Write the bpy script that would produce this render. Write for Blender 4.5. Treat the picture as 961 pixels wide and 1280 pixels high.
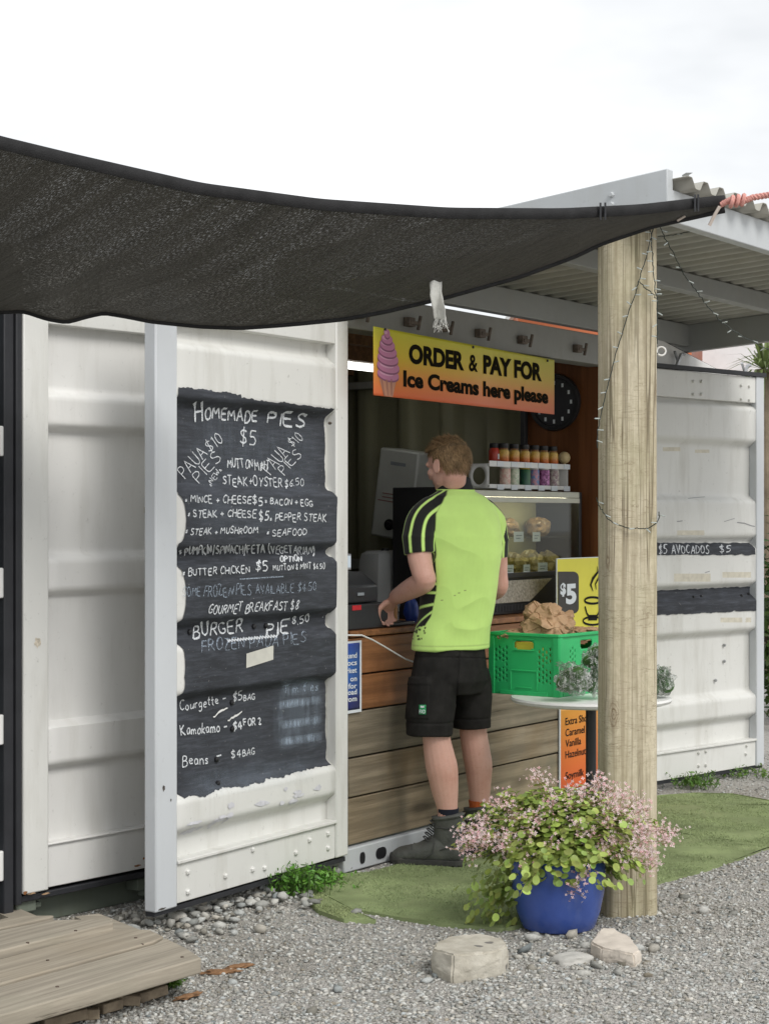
import bpy, bmesh, math, random
import numpy as np
from mathutils import Vector, Matrix, noise
from mathutils.bvhtree import BVHTree
random.seed(7); np.random.seed(7)
S = bpy.context.scene
for _o in list(bpy.data.objects): bpy.data.objects.remove(_o)
R = math.radians
# ---------------------------------------------------------------- camera, sky, sun, exposure
FPX, CX, HY, H = 2300.0, 480.5, 646.0, 1.45      # focal length and horizon measured on the 961x1280 photograph
cam = bpy.data.cameras.new('camera'); camo = bpy.data.objects.new('camera', cam); S.collection.objects.link(camo)
camo.location = (0, 0, H); camo.rotation_euler = (R(90), 0, 0)
cam.sensor_fit = 'VERTICAL'; cam.sensor_height = 36; cam.sensor_width = 27
cam.lens = FPX / 1280 * 36; cam.shift_y = 6 / 1280; cam.clip_start = .1; cam.clip_end = 2000
S.camera = camo
W = bpy.data.worlds.new('World'); S.world = W; W.use_nodes = True
nt = W.node_tree; nt.nodes.clear()
def wn(t, **k):
    n = nt.nodes.new(t)
    for a, b in k.items(): setattr(n, a, b)
    return n
SUN_EL, SUN_ROT = 46, 142
sky = wn('ShaderNodeTexSky', sky_type='NISHITA', sun_disc=False, sun_elevation=R(SUN_EL), sun_rotation=R(SUN_ROT))
tc = wn('ShaderNodeTexCoord'); mp = wn('ShaderNodeMapping'); mp.inputs['Scale'].default_value = (2.0, 2.0, 5.0)
nz = wn('ShaderNodeTexNoise'); nz.inputs['Scale'].default_value = 1.6; nz.inputs['Detail'].default_value = 5; nz.inputs['Roughness'].default_value = .5
rp = wn('ShaderNodeValToRGB'); rp.color_ramp.elements[0].position = .34; rp.color_ramp.elements[1].position = .60
rp.color_ramp.elements[0].color = (.64, .66, .68, 1); rp.color_ramp.elements[1].color = (.97, .975, .98, 1)
ml = wn('ShaderNodeVectorMath', operation='SCALE'); ml.inputs['Scale'].default_value = 8.8
mx = wn('ShaderNodeMix', data_type='RGBA'); mx.inputs[0].default_value = .94
bg = wn('ShaderNodeBackground'); bg.inputs[1].default_value = .1
ow = wn('ShaderNodeOutputWorld')
L = nt.links.new
L(tc.outputs['Generated'], mp.inputs[0]); L(mp.outputs[0], nz.inputs['Vector']); L(nz.outputs['Fac'], rp.inputs[0])
L(rp.outputs[0], ml.inputs[0]); L(sky.outputs[0], mx.inputs[6]); L(ml.outputs[0], mx.inputs[7]); L(mx.outputs[2], bg.inputs[0]); L(bg.outputs[0], ow.inputs[0])
sl = bpy.data.lights.new('sun', 'SUN'); sl.energy = 1.5; sl.angle = R(25); sl.color = (1, .97, .92)
so = bpy.data.objects.new('sun', sl); S.collection.objects.link(so)
_az = R(SUN_ROT); _dir = Vector((math.sin(_az) * math.cos(R(SUN_EL)), math.cos(_az) * math.cos(R(SUN_EL)), math.sin(R(SUN_EL))))
so.rotation_euler = (-_dir).to_track_quat('-Z', 'Y').to_euler()
S.view_settings.view_transform = 'Standard'; S.view_settings.look = 'None'; S.view_settings.exposure = 0.5; S.view_settings.gamma = 1
S.render.engine = 'CYCLES'
S.cycles.max_bounces = 7; S.cycles.transparent_max_bounces = 12
# ---------------------------------------------------------------- measuring helpers
def P(x, y, Y):                                   # the point seen at pixel x, y of the photograph at distance Y
    return Vector(((x - CX) / FPX * Y, Y, H - (y - HY) / FPX * Y))
def G(x, y, z=0.0):                               # the point of the horizontal plane z seen at that pixel
    Y = (H - z) / (y - HY) * FPX
    return Vector(((x - CX) / FPX * Y, Y, z))
class Fr:                                         # an upright frame: s along d, o outwards along n, z up
    def __init__(s, o, d):
        s.o = Vector((o[0], o[1])); s.d = Vector((d[0], d[1])).normalized(); s.n = Vector((s.d.y, -s.d.x))
    def pt(s, u, o, z): 
        q = s.o + s.d * u + s.n * o
        return Vector((q.x, q.y, z))
    def s_at(s, x, o=0.0):
        k = (x - CX) / FPX; b = s.o + s.n * o
        return (k * b.y - b.x) / (s.d.x - k * s.d.y)
    def px(s, x, y, o=0.0):
        u = s.s_at(x, o); Y = s.o.y + s.n.y * o + s.d.y * u
        return u, H - (y - HY) / FPX * Y
B = Fr((-.146, 7.51), (.564, .826))               # open end of the kitchen container
D2 = Fr((-.792, 6.38), (.645, 1.05))              # swung-open door with the blackboard
D1 = Fr((-1.254, 6.40), (.386, .47))              # door of the neighbouring container
RD = Fr((1.20, 9.50), (1.037, 1.0))               # right-hand door
# ---------------------------------------------------------------- object helpers
def root_loc(o):
    while o.parent: o = o.parent
    return Vector(o.location)
def tag(o, label=None, cat=None, group=None, kind=None):
    if label: o['label'] = label
    if cat: o['category'] = cat
    if group: o['group'] = group
    if kind: o['kind'] = kind
    return o
def thing(name, loc, label, cat, group=None):
    o = bpy.data.objects.new(name, None); S.collection.objects.link(o); o.location = loc; o.empty_display_size = .05
    return tag(o, label, cat, group)
class MB:
    def __init__(s): s.v = []; s.f = []; s.m = []; s.uv = None
    def add(s, vs, fs, m=0):
        k = len(s.v); s.v.extend([tuple(v) for v in vs]); s.f.extend([tuple(i + k for i in f) for f in fs]); s.m.extend([m] * len(fs)); return s
    def hexa(s, p, m=0):                          # 8 corners: 4 bottom ring, 4 top ring
        return s.add(p, [(3, 2, 1, 0), (4, 5, 6, 7), (0, 1, 5, 4), (1, 2, 6, 5), (2, 3, 7, 6), (3, 0, 4, 7)], m)
    def box(s, fr, s0, s1, o0, o1, z0, z1, m=0):  # box in an upright frame
        q = [(s0, o0), (s1, o0), (s1, o1), (s0, o1)]
        return s.hexa([fr.pt(a, b, z0) for a, b in q] + [fr.pt(a, b, z1) for a, b in q], m)
    def cube(s, c, d, m=0, rot=None):
        p = [Vector((x * d[0] / 2, y * d[1] / 2, z * d[2] / 2)) for z in (-1, 1) for x, y in ((-1, -1), (1, -1), (1, 1), (-1, 1))]
        if rot is not None: p = [rot @ q for q in p]
        return s.hexa([Vector(c) + q for q in p], m)
    def tube(s, pts, r, n=8, m=0, cap=True):
        pts = [Vector(p) for p in pts]; rr = r if hasattr(r, '__len__') else [r] * len(pts)
        up = None; vs = []
        for i, p in enumerate(pts):
            t = (pts[min(i + 1, len(pts) - 1)] - pts[max(i - 1, 0)]).normalized()
            if up is None: up = t.orthogonal().normalized()
            up = (up - t * up.dot(t)).normalized() if (up - t * up.dot(t)).length > 1e-6 else t.orthogonal().normalized()
            w = t.cross(up)
            for k in range(n):
                a = 2 * math.pi * k / n; vs.append(p + (up * math.cos(a) + w * math.sin(a)) * rr[i])
        fs = [(i * n + k, i * n + (k + 1) % n, (i + 1) * n + (k + 1) % n, (i + 1) * n + k) for i in range(len(pts) - 1) for k in range(n)]
        if cap: fs += [tuple(reversed(range(n))), tuple((len(pts) - 1) * n + k for k in range(n))]
        return s.add(vs, fs, m)
    def loft(s, rings, m=0, cap=True):
        n = len(rings[0]); vs = [p for r in rings for p in r]
        fs = [(i * n + k, i * n + (k + 1) % n, (i + 1) * n + (k + 1) % n, (i + 1) * n + k) for i in range(len(rings) - 1) for k in range(n)]
        if cap: fs += [tuple(reversed(range(n))), tuple((len(rings) - 1) * n + k for k in range(n))]
        return s.add(vs, fs, m)
    def lathe(s, c, prof, n=32, m=0, cap=True):
        c = Vector(c)
        return s.loft([[c + Vector((r * math.cos(2 * math.pi * k / n), r * math.sin(2 * math.pi * k / n), z)) for k in range(n)] for r, z in prof], m, cap)
    def ball(s, c, r, nu=16, nv=10, m=0, rot=None):
        c = Vector(c); r = r if hasattr(r, '__len__') else (r, r, r); rings = []
        for j in range(nv + 1):
            t = -math.pi / 2 + math.pi * (j + .02) / (nv + .04)
            ring = []
            for k in range(nu):
                a = 2 * math.pi * k / nu
                q = Vector((r[0] * math.cos(t) * math.cos(a), r[1] * math.cos(t) * math.sin(a), r[2] * math.sin(t)))
                ring.append(c + (rot @ q if rot is not None else q))
            rings.append(ring)
        return s.loft(rings, m)
    def grid(s, fn, nu, nv, m=0, flip=False):
        vs = [fn(i / nu, j / nv) for j in range(nv + 1) for i in range(nu + 1)]
        w = nu + 1
        fs = [(j * w + i, j * w + i + 1, (j + 1) * w + i + 1, (j + 1) * w + i) for j in range(nv) for i in range(nu)]
        if flip: fs = [f[::-1] for f in fs]
        return s.add(vs, fs, m)
    def prism(s, poly, h, m=0):                   # polygon of 3-D points swept by vector h
        n = len(poly); h = Vector(h); vs = [Vector(p) for p in poly] + [Vector(p) + h for p in poly]
        return s.add(vs, [tuple(reversed(range(n))), tuple(range(n, 2 * n))] + [(i, (i + 1) % n, n + (i + 1) % n, n + i) for i in range(n)], m)
def link_mesh(name, me, mats, parent=None, smooth=40, bevel=0, bseg=2, solid=0):
    o = bpy.data.objects.new(name, me); S.collection.objects.link(o)
    if parent is not None: o.parent = parent
    for m in (mats if isinstance(mats, (list, tuple)) else [mats]): me.materials.append(m)
    if smooth:
        me.polygons.foreach_set('use_smooth', [True] * len(me.polygons)); me.set_sharp_from_angle(angle=R(smooth))
    if solid:
        mo = o.modifiers.new('solid', 'SOLIDIFY'); mo.thickness = solid; mo.offset = 0
    if bevel:
        mo = o.modifiers.new('bevel', 'BEVEL'); mo.width = bevel; mo.segments = bseg; mo.limit_method = 'ANGLE'; mo.angle_limit = R(40)
    return o
def obj(name, mb, mats, parent=None, fix=True, **kw):
    me = bpy.data.meshes.new(name); org = root_loc(parent) if parent is not None else Vector((0, 0, 0))
    va = np.array(mb.v, dtype=float).reshape(-1, 3)
    loc = None
    if parent is None:
        loc = Vector(((va[:, 0].min() + va[:, 0].max()) / 2, (va[:, 1].min() + va[:, 1].max()) / 2, va[:, 2].min())); org = loc
    va = va - np.array(org)
    me.from_pydata(va.tolist(), [], mb.f); me.polygons.foreach_set('material_index', mb.m)
    if fix:
        bm = bmesh.new(); bm.from_mesh(me); bmesh.ops.recalc_face_normals(bm, faces=bm.faces); bm.to_mesh(me); bm.free()
    me.update()
    o = link_mesh(name, me, mats, parent, **kw)
    if loc is not None: o.location = loc
    return o
def npmesh(name, V, Fc, mats, parent=None, loc=(0, 0, 0), smooth=0, col=None, mi=None):   # big numpy meshes, all faces the same size
    me = bpy.data.meshes.new(name); n, k = Fc.shape
    me.vertices.add(len(V)); me.vertices.foreach_set('co', np.asarray(V, dtype=np.float32).ravel())
    me.loops.add(n * k); me.loops.foreach_set('vertex_index', Fc.astype(np.int32).ravel())
    me.polygons.add(n); me.polygons.foreach_set('loop_start', np.arange(0, n * k, k, dtype=np.int32)); me.polygons.foreach_set('loop_total', np.full(n, k, dtype=np.int32))
    if mi is not None: me.polygons.foreach_set('material_index', mi.astype(np.int32))
    me.update(calc_edges=True); me.validate()
    if col is not None:
        a = me.color_attributes.new('tint', 'FLOAT_COLOR', 'POINT'); a.data.foreach_set('color', np.asarray(col, dtype=np.float32).ravel())
    o = link_mesh(name, me, mats, parent, smooth=smooth); o.location = loc
    return o
def remeshed(mb, vox, it=6, fac=.5):              # one continuous skin over overlapping lofts
    me = bpy.data.meshes.new('tmp'); me.from_pydata([tuple(v) for v in mb.v], [], mb.f)
    bm = bmesh.new(); bm.from_mesh(me); bmesh.ops.recalc_face_normals(bm, faces=bm.faces); bm.to_mesh(me); bm.free()
    o = bpy.data.objects.new('tmp', me); S.collection.objects.link(o)
    m = o.modifiers.new('r', 'REMESH'); m.mode = 'VOXEL'; m.voxel_size = vox
    if it:
        k = o.modifiers.new('s', 'SMOOTH'); k.factor = fac; k.iterations = it
    dg = bpy.context.evaluated_depsgraph_get(); ev = o.evaluated_get(dg); r = bpy.data.meshes.new_from_object(ev)
    bpy.data.objects.remove(o); bpy.data.meshes.remove(me)
    return r
# ---------------------------------------------------------------- materials
class NB:
    def __init__(s, name):
        s.m = bpy.data.materials.new(name); s.m.use_nodes = True; s.t = s.m.node_tree; s.t.nodes.clear()
        s.out = s.n('ShaderNodeOutputMaterial'); s.b = s.n('ShaderNodeBsdfPrincipled'); s.l(s.b.outputs[0], s.out.inputs[0]); s.tc = s.n('ShaderNodeTexCoord')
    def n(s, t, **k):
        q = s.t.nodes.new(t)
        for a, b in k.items(): setattr(q, a, b)
        return q
    def l(s, a, b): s.t.links.new(a, b)
    def map(s, scale=(1, 1, 1), src='Object', rot=(0, 0, 0)):
        q = s.n('ShaderNodeMapping'); q.inputs['Scale'].default_value = scale if hasattr(scale, '__len__') else (scale,) * 3; q.inputs['Rotation'].default_value = rot
        s.l(s.tc.outputs[src], q.inputs[0]); return q.outputs[0]
    def uvmap(s, scale):
        q = s.n('ShaderNodeUVMap', uv_map='weave'); w = s.n('ShaderNodeMapping'); w.inputs['Scale'].default_value = scale; s.l(q.outputs[0], w.inputs[0]); return w.outputs[0]
    def map2(s, rot, scale, src='Object'):
        q = s.n('ShaderNodeMapping'); q.inputs['Rotation'].default_value = rot; s.l(s.tc.outputs[src], q.inputs[0]); w = s.n('ShaderNodeMapping'); w.inputs['Scale'].default_value = scale; s.l(q.outputs[0], w.inputs[0]); return w.outputs[0]
    def noise(s, vec, sc=5, det=4, rough=.55, dist=0):
        q = s.n('ShaderNodeTexNoise'); q.inputs['Scale'].default_value = sc; q.inputs['Detail'].default_value = det; q.inputs['Roughness'].default_value = rough; q.inputs['Distortion'].default_value = dist
        s.l(vec, q.inputs['Vector']); return q.outputs['Fac']
    def ramp(s, f, stops):
        q = s.n('ShaderNodeValToRGB'); e = q.color_ramp.elements
        while len(e) < len(stops): e.new(.5)
        for i, (p, c) in enumerate(stops): e[i].position = p; e[i].color = (c[0], c[1], c[2], 1) if hasattr(c, '__len__') else (c, c, c, 1)
        s.l(f, q.inputs[0]); return q.outputs[0]
    def mix(s, f, a, b, mode='MIX'):
        q = s.n('ShaderNodeMix', data_type='RGBA', blend_type=mode)
        for i, v in ((0, f), (6, a), (7, b)):
            if isinstance(v, (int, float)): q.inputs[i].default_value = v if i == 0 else (v, v, v, 1)
            elif hasattr(v, '__len__'): q.inputs[i].default_value = (v[0], v[1], v[2], 1)
            else: s.l(v, q.inputs[i])
        return q.outputs[2]
    def bump(s, f, st=.3, dist=.01, prev=None):
        q = s.n('ShaderNodeBump'); q.inputs['Strength'].default_value = st; q.inputs['Distance'].default_value = dist; s.l(f, q.inputs['Height'])
        if prev is not None: s.l(prev, q.inputs['Normal'])
        return q.outputs[0]
    def math(s, op, a, b=0):
        q = s.n('ShaderNodeMath', operation=op)
        for i, v in ((0, a), (1, b)):
            if isinstance(v, (int, float)): q.inputs[i].default_value = v
            else: s.l(v, q.inputs[i])
        return q.outputs[0]
    def set(s, col=None, rough=None, nrm=None, metal=None, spec=None, **k):
        for nm, v in (('Base Color', col), ('Roughness', rough), ('Normal', nrm), ('Metallic', metal), ('Specular IOR Level', spec)) + tuple(k.items()):
            if v is None: continue
            i = s.b.inputs[nm]
            if isinstance(v, (int, float)): i.default_value = v
            elif hasattr(v, '__len__'): i.default_value = (v[0], v[1], v[2], 1)[:len(i.default_value)]
            else: s.l(v, i)
        return s.m
def plain(name, c, rough=.6, var=.15, sc=8, bump=.1, bsc=60, metal=0, spec=.4, grime=0, gcol=(.12, .10, .07), **k):
    b = NB(name); v = b.map(); f = b.noise(v, sc, 5)
    lo = [x * (1 - var) for x in c]; hi = [min(1, x * (1 + var)) for x in c]
    col = b.ramp(f, [(.3, lo), (.7, hi)])
    if grime:
        g = b.ramp(b.noise(v, sc * .6, 8, .7), [(.52, 0), (.75, grime)]); col = b.mix(g, col, gcol)
    nr = b.bump(b.noise(v, bsc, 3), bump, .004) if bump else None
    return b.set(col, rough, nr, metal, spec, **k)
def painted_steel(name, c, rust=.5, dirt=.35, stain=(.30, .28, .22)):
    b = NB(name); v = b.map(); vz = b.map((7, 7, 1.2))
    col = b.ramp(b.noise(v, 2.2, 4), [(.3, [x * .93 for x in c]), (.7, c)])
    col = b.mix(b.ramp(b.noise(vz, 1.3, 7, .65), [(.5, 0), (.8, dirt)]), col, stain)            # run-down streaks
    col = b.mix(b.ramp(b.noise(v, 38, 6, .7), [(.62, 0), (.72, dirt * .9)]), col, [x * .45 for x in stain])   # scuffs
    r1 = b.noise(v, 5.5, 9, .72); col = b.mix(b.ramp(r1, [(.70, 0), (.745, rust)]), col, (.22, .085, .03))
    nr = b.bump(b.noise(v, 14, 4), .12, .006); nr = b.bump(b.noise(v, 160, 2), .08, .002, nr)
    return b.set(col, b.ramp(b.noise(v, 20, 3), [(.3, .42), (.7, .6)]), nr, 0, .4)
def wood(name, c1, c2, dark, axis='x', sc=1.0, stain=None, rough=.75, knots=True, crack=1.0, gr=.65):
    b = NB(name); st = {'x': (.7, 9, 9), 'y': (9, .7, 9), 'z': (9, 9, .7)}[axis]; st2 = {'x': (1.6, 42, 42), 'y': (42, 1.6, 42), 'z': (42, 42, 1.6)}[axis]
    v = b.map([q * sc for q in st]); v2 = b.map([q * sc for q in st2]); vi = b.map()
    f = b.noise(v, 1.2, 6, .6, 1.2); g = b.noise(v2, 1.0, 5, .65)
    col = b.ramp(f, [(.28, c2), (.7, c1)])
    col = b.mix(b.ramp(g, [(.42, gr), (.6, 0)]), col, [x * .55 for x in c2])
    cr = b.ramp(g, [(.30, crack), (.35, 0)]); col = b.mix(cr, col, dark)
    if stain: col = b.mix(b.ramp(b.noise(vi, 2.6, 6, .6), [(.48, 0), (.7, .65)]), col, stain)
    if knots:
        vo = b.n('ShaderNodeTexVoronoi'); vo.inputs['Scale'].default_value = 1.0
        kv = b.map([q * .38 for q in {'x': (2.6, 9, 9), 'y': (9, 2.6, 9), 'z': (9, 9, 2.6)}[axis]]); b.l(kv, vo.inputs['Vector'])
        col = b.mix(b.ramp(vo.outputs['Distance'], [(.05, .85), (.13, 0)]), col, [x * .3 for x in c2])
    nr = b.bump(g, .5, .004); nr = b.bump(f, .2, .006, nr)
    return b.set(col, rough, nr, 0, .25)
def attr_mat(name, rough=.6, bump=.25, bsc=400, spec=.3, var=.1, vsc=30, nm='tint', **k):
    b = NB(name); a = b.n('ShaderNodeVertexColor', layer_name=nm); v = b.map()
    col = b.mix(1.0, a.outputs[0], b.ramp(b.noise(v, vsc, 4), [(.3, 1 - var), (.7, 1.0)]), 'MULTIPLY')
    return b.set(col, rough, b.bump(b.noise(v, bsc, 3), bump, .002), 0, spec, **k)
M = {}
M['white'] = painted_steel('white painted steel', (.71, .71, .68), .6, .38)
M['white_clean'] = painted_steel('grey white painted steel', (.745, .74, .72), .45, .24)
M['stile'] = painted_steel('blue grey white painted steel', (.58, .605, .63), .3, .15)
M['header'] = painted_steel('dull grey painted steel', (.27, .27, .25), .55, .35, (.2, .19, .15))
M['canopy'] = painted_steel('pale grey zinc_paint', (.52, .545, .56), .2, .2)
M['canopy_shade'] = painted_steel('shaded canopy paint', (.32, .33, .32), .2, .25)  # darker copy of the canopy paint: shade under the roof put into the colour
M['teal'] = painted_steel('dark teal steel', (.055, .085, .095), .1, .3, (.09, .1, .08))
M['sill'] = painted_steel('green grey steel', (.16, .185, .15), .2, .4, (.10, .10, .05))
M['inner'] = painted_steel('olive cream container lining', (.235, .23, .145), .1, .3, (.08, .07, .045))
M['rubber'] = plain('black rubber', (.025, .026, .03), .55, .2)
M['black'] = plain('black plastic', (.018, .018, .02), .4, .2)
M['black_metal'] = plain('black metal', (.03, .03, .032), .45, .2)
M['plastic_white'] = plain('white plastic', (.74, .74, .72), .4, .04)
M['steel'] = plain('galvanised steel', (.42, .43, .44), .4, .2, 30, .05, metal=.7)
M['rusty'] = plain('rusty steel', (.13, .105, .085), .8, .4, 30, .3)
# ================================================================ the setting: ground, gravel
b = NB('gravel ground'); v = b.map()
vo = b.n('ShaderNodeTexVoronoi'); vo.inputs['Scale'].default_value = 95; b.l(v, vo.inputs['Vector'])
vo2 = b.n('ShaderNodeTexVoronoi'); vo2.inputs['Scale'].default_value = 260; b.l(v, vo2.inputs['Vector'])
sep = b.n('ShaderNodeSeparateColor'); b.l(vo.outputs['Color'], sep.inputs[0]); sep2 = b.n('ShaderNodeSeparateColor'); b.l(vo2.outputs['Color'], sep2.inputs[0])
c1 = b.ramp(sep.outputs[0], [(0, (.28, .27, .25)), (.5, (.40, .385, .36)), (1, (.56, .54, .50))])
c2 = b.ramp(sep2.outputs[1], [(0, (.22, .21, .195)), (.6, (.41, .39, .36)), (1, (.60, .575, .54))])
col = b.mix(b.ramp(b.noise(v, 1.6, 4), [(.35, .3), (.65, .8)]), c1, c2)
col = b.mix(b.ramp(b.noise(v, .8, 5, .6), [(.5, 0), (.75, .4)]), col, (.23, .20, .15))
nr = b.bump(vo.outputs['Distance'], .8, .01); nr = b.bump(vo2.outputs['Distance'], .6, .005, nr)
M['gravel'] = b.set(col, .9, nr, 0, .2)
def gz(x, y): return .012 * noise.noise((x * 1.3, y * 1.3, 0)) + .006 * noise.noise((x * 5, y * 5, 3))
mb = MB()
xs = sorted(set([-150, -60, -20, -8, -4] + [round(-3 + .1 * i, 2) for i in range(81)] + [7, 12, 30, 80, 150]))
ys = sorted(set([-40, -10, 0, 3] + [round(4.4 + .1 * i, 2) for i in range(80)] + [14, 18, 26, 40, 90, 200]))
vs = [(x, y, gz(x, y) if -3 < x < 5 and 4.4 < y < 12.3 else 0) for y in ys for x in xs]; w = len(xs)
mb.add(vs, [(j * w + i, j * w + i + 1, (j + 1) * w + i + 1, (j + 1) * w + i) for j in range(len(ys) - 1) for i in range(w - 1)])
tag(obj('ground', mb, M['gravel'], smooth=60, fix=False), kind='structure')
# turf outline on the ground, needed to keep the stones off it
TURF = [G(*p) for p in ((380, 1106), (404, 1126), (440, 1139), (500, 1150), (560, 1158), (625, 1164), (700, 1150), (770, 1128), (826, 1105), (880, 1090), (965, 1061), (1010, 1046),
        (1010, 1010), (965, 1003), (915, 994), (868, 993), (825, 996), (770, 1004), (700, 1022), (640, 1042), (585, 1058), (520, 1077), (460, 1093), (420, 1095))]
def inside(poly, x, y):
    c = False; n = len(poly)
    for i in range(n):
        a, d = poly[i], poly[(i + 1) % n]
        if (a[1] > y) != (d[1] > y) and x < (d[0] - a[0]) * (y - a[1]) / (d[1] - a[1]) + a[0]: c = not c
    return c
# loose stones, far too many to count
ico = bmesh.new(); bmesh.ops.create_icosphere(ico, subdivisions=1, radius=1); IV = np.array([q.co[:] for q in ico.verts]); IF = np.array([[q.index for q in f.verts] for f in ico.faces]); ico.free()
def stones(name, pts, rlo, rhi, pw=2.2, flat=.62, bright=(.22, .62)):
    n = len(pts); r = rlo + (rhi - rlo) * np.random.rand(n) ** pw
    dv = IV[None] * (1 + .24 * np.random.randn(n, len(IV), 1))
    sc = np.stack([r * np.random.uniform(.8, 1.5, n), r * np.random.uniform(.7, 1.1, n), r * flat * np.random.uniform(.7, 1.2, n)], 1)
    dv = dv * sc[:, None]; a = np.random.rand(n) * 6.283; t = np.random.randn(n) * .35
    ca, sa, ct, st = np.cos(a)[:, None], np.sin(a)[:, None], np.cos(t)[:, None], np.sin(t)[:, None]
    x, y, z = dv[..., 0], dv[..., 1] * ct - dv[..., 2] * st, dv[..., 1] * st + dv[..., 2] * ct
    V = np.stack([x * ca - y * sa + pts[:, 0:1], x * sa + y * ca + pts[:, 1:2], z + pts[:, 2:3] + (r * .22)[:, None]], -1).reshape(-1, 3)
    Fc = (IF[None] + (np.arange(n) * len(IV))[:, None, None]).reshape(-1, 3)
    br = np.random.uniform(bright[0], bright[1], n) ; hue = np.random.randn(n) * .012
    col = np.stack([br + hue + .004, br, br * .965 - hue - .016, np.ones(n)], 1).clip(.04, .8); col = np.repeat(col, len(IV), 0)
    return tag(npmesh(name, V, Fc, M['stone'], col=col, smooth=0), kind='stuff')
M['stone'] = attr_mat('loose stone', .85, .3, 300, .2, .25, 120)
pts = []
while len(pts) < 44000:
    py = 900 + (1300 - 900) * random.random(); pxx = random.uniform(-60, 1010)
    if random.random() > ((py - HY) / 640) ** -1.0 * .55 + .2: continue
    g = G(pxx, py)
    if g.y > 11.5 or inside(TURF, g.x, g.y): continue
    q = B.o; s = (Vector((g.x, g.y)) - q).dot(B.d); o = (Vector((g.x, g.y)) - q).dot(B.n)
    if s > -.1 and o < .02 and s < 2.3: continue
    pts.append((g.x, g.y, gz(g.x, g.y)))
stones('gravel', np.array(pts), .0022, .0092, 1.9)
pts = []
for _ in range(330):                                # coarser railway-like stones under and before the blackboard door
    s = random.uniform(-.08, 1.3); o = random.gauss(-.02, .13); q = D2.pt(s, o, 0)
    if not inside(TURF, q.x, q.y): pts.append((q.x, q.y, .012 + .05 * max(0, .12 - abs(o))))
for _ in range(60):
    g = G(random.uniform(500, 830), random.uniform(1168, 1235)); pts.append((g.x, g.y, .004))
for _ in range(60):
    g = G(random.uniform(0, 950), random.uniform(1110, 1275))
    if not inside(TURF, g.x, g.y): pts.append((g.x, g.y, .002))
stones('coarse_gravel', np.array(pts), .007, .026, 1.8, .62, (.2, .56))
# ================================================================ artificial turf
def turf(name, poly, h, label, nbl, col):
    r = thing(name, (poly[0].x, poly[0].y, 0), label, 'turf mat')
    bm = bmesh.new(); vv = [bm.verts.new((p.x, p.y, 0)) for p in poly]; f = bm.faces.new(vv); bmesh.ops.triangulate(bm, faces=[f])
    for _ in range(4): bmesh.ops.subdivide_edges(bm, edges=bm.edges[:], cuts=1)
    m = MB()
    for q in bm.verts: q.co.z = h + gz(q.co.x, q.co.y) + .004 * noise.noise((q.co.x * 3, q.co.y * 3, 9))
    m.add([q.co[:] for q in bm.verts], [[q.index for q in f.verts] for f in bm.faces]) if not bm.verts.index_update() else 0
    bm.free(); n = len(poly)
    for i in range(n):
        a, d = poly[i], poly[(i + 1) % n]; m.add([(a.x, a.y, -.02), (d.x, d.y, -.02), (d.x, d.y, h), (a.x, a.y, h)], [(0, 1, 2, 3)])
    obj('backing', m, M['turf'], r, fix=False)
    xs = [p.x for p in poly]; ys = [p.y for p in poly]; k = []
    while len(k) < nbl:
        x, y = random.uniform(min(xs), max(xs)), random.uniform(min(ys), max(ys))
        if inside(poly, x, y) and noise.noise((x * 4, y * 4, 1)) > -.55 + random.random() * .35: k.append((x, y, h + gz(x, y)))
    k = np.array(k); n = len(k); a = np.random.rand(n) * 6.283; w = .0016; hh = np.random.uniform(.003, .008, n); ln = np.random.randn(n, 2) * .006
    V = np.stack([k + np.stack([np.cos(a) * w, np.sin(a) * w, 0 * a], 1), k - np.stack([np.cos(a) * w, np.sin(a) * w, 0 * a], 1), k + np.stack([ln[:, 0], ln[:, 1], hh], 1)], 1).reshape(-1, 3)
    t = np.random.uniform(.7, 1.3, n)[:, None] * np.array(col)[None]; cl = np.repeat(np.concatenate([t, np.ones((n, 1))], 1), 3, 0)
    o = npmesh('pile', V - np.array(r.location), np.arange(3 * n).reshape(n, 3), M['blade'], r, col=cl); tag(o, kind='stuff')
M['turf'] = plain('turf backing', (.23, .28, .135), .9, .3, 5, .6, 300, spec=.1, grime=.32, gcol=(.28, .27, .17))
M['blade'] = attr_mat('turf pile', .8, 0, 100, .15, .2, 6)
turf('turf_mat', TURF, .010, 'large worn green artificial turf mat under the man and past the post', 42000, (.29, .355, .175))
turf('turf_mat', [G(*p, .012) for p in ((374, 1112), (384, 1107), (450, 1141), (470, 1150), (430, 1149), (398, 1138))], .013, 'small loose strip of green turf at the left end of the mat', 1500, (.32, .37, .18))
# ================================================================ container doors
def prof(z, ridges, amp, sw=.044):
    k = 0
    for a, d in ridges:
        t = min((z - a) / sw + .5, (d - z) / sw + .5); t = max(0, min(1, t)); k = max(k, t * t * (3 - 2 * t))
    return -amp * (1 - k)
def panel(fr, s0, s1, z0, z1, ridges, amp, seed=0, base=0, ns=14, sw=.044):
    m = MB(); nzv = int((z1 - z0) / .012)
    def fn(u, v):
        s = s0 + (s1 - s0) * u; z = z0 + (z1 - z0) * v
        return fr.pt(s, base + prof(z, ridges, amp, sw) + .004 * noise.noise((s * 3 + seed, z * 3, seed)), z)
    return m.grid(fn, ns, nzv)
KR = [(1.86, 2.07), (1.33, 1.55), (1.07, 1.29), (.81, 1.0), (.33, .46)]   # pressed ridges of the kitchen doors
def bolt(fr, s, z, par, o=0, r=.011, m='white'):
    q = MB(); c = fr.pt(s, o, z); n = Vector((fr.n.x, fr.n.y, 0)); q.tube([c - n * .004, c + n * .004, c + n * .009], [r, r, r * .55], 6)
    return obj('bolt', q, M[m], par)
kit = thing('shipping_container', B.pt(1.13, -2.6, 0), 'white shipping container with open end holding the pie counter behind the man', 'shipping container')
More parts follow.
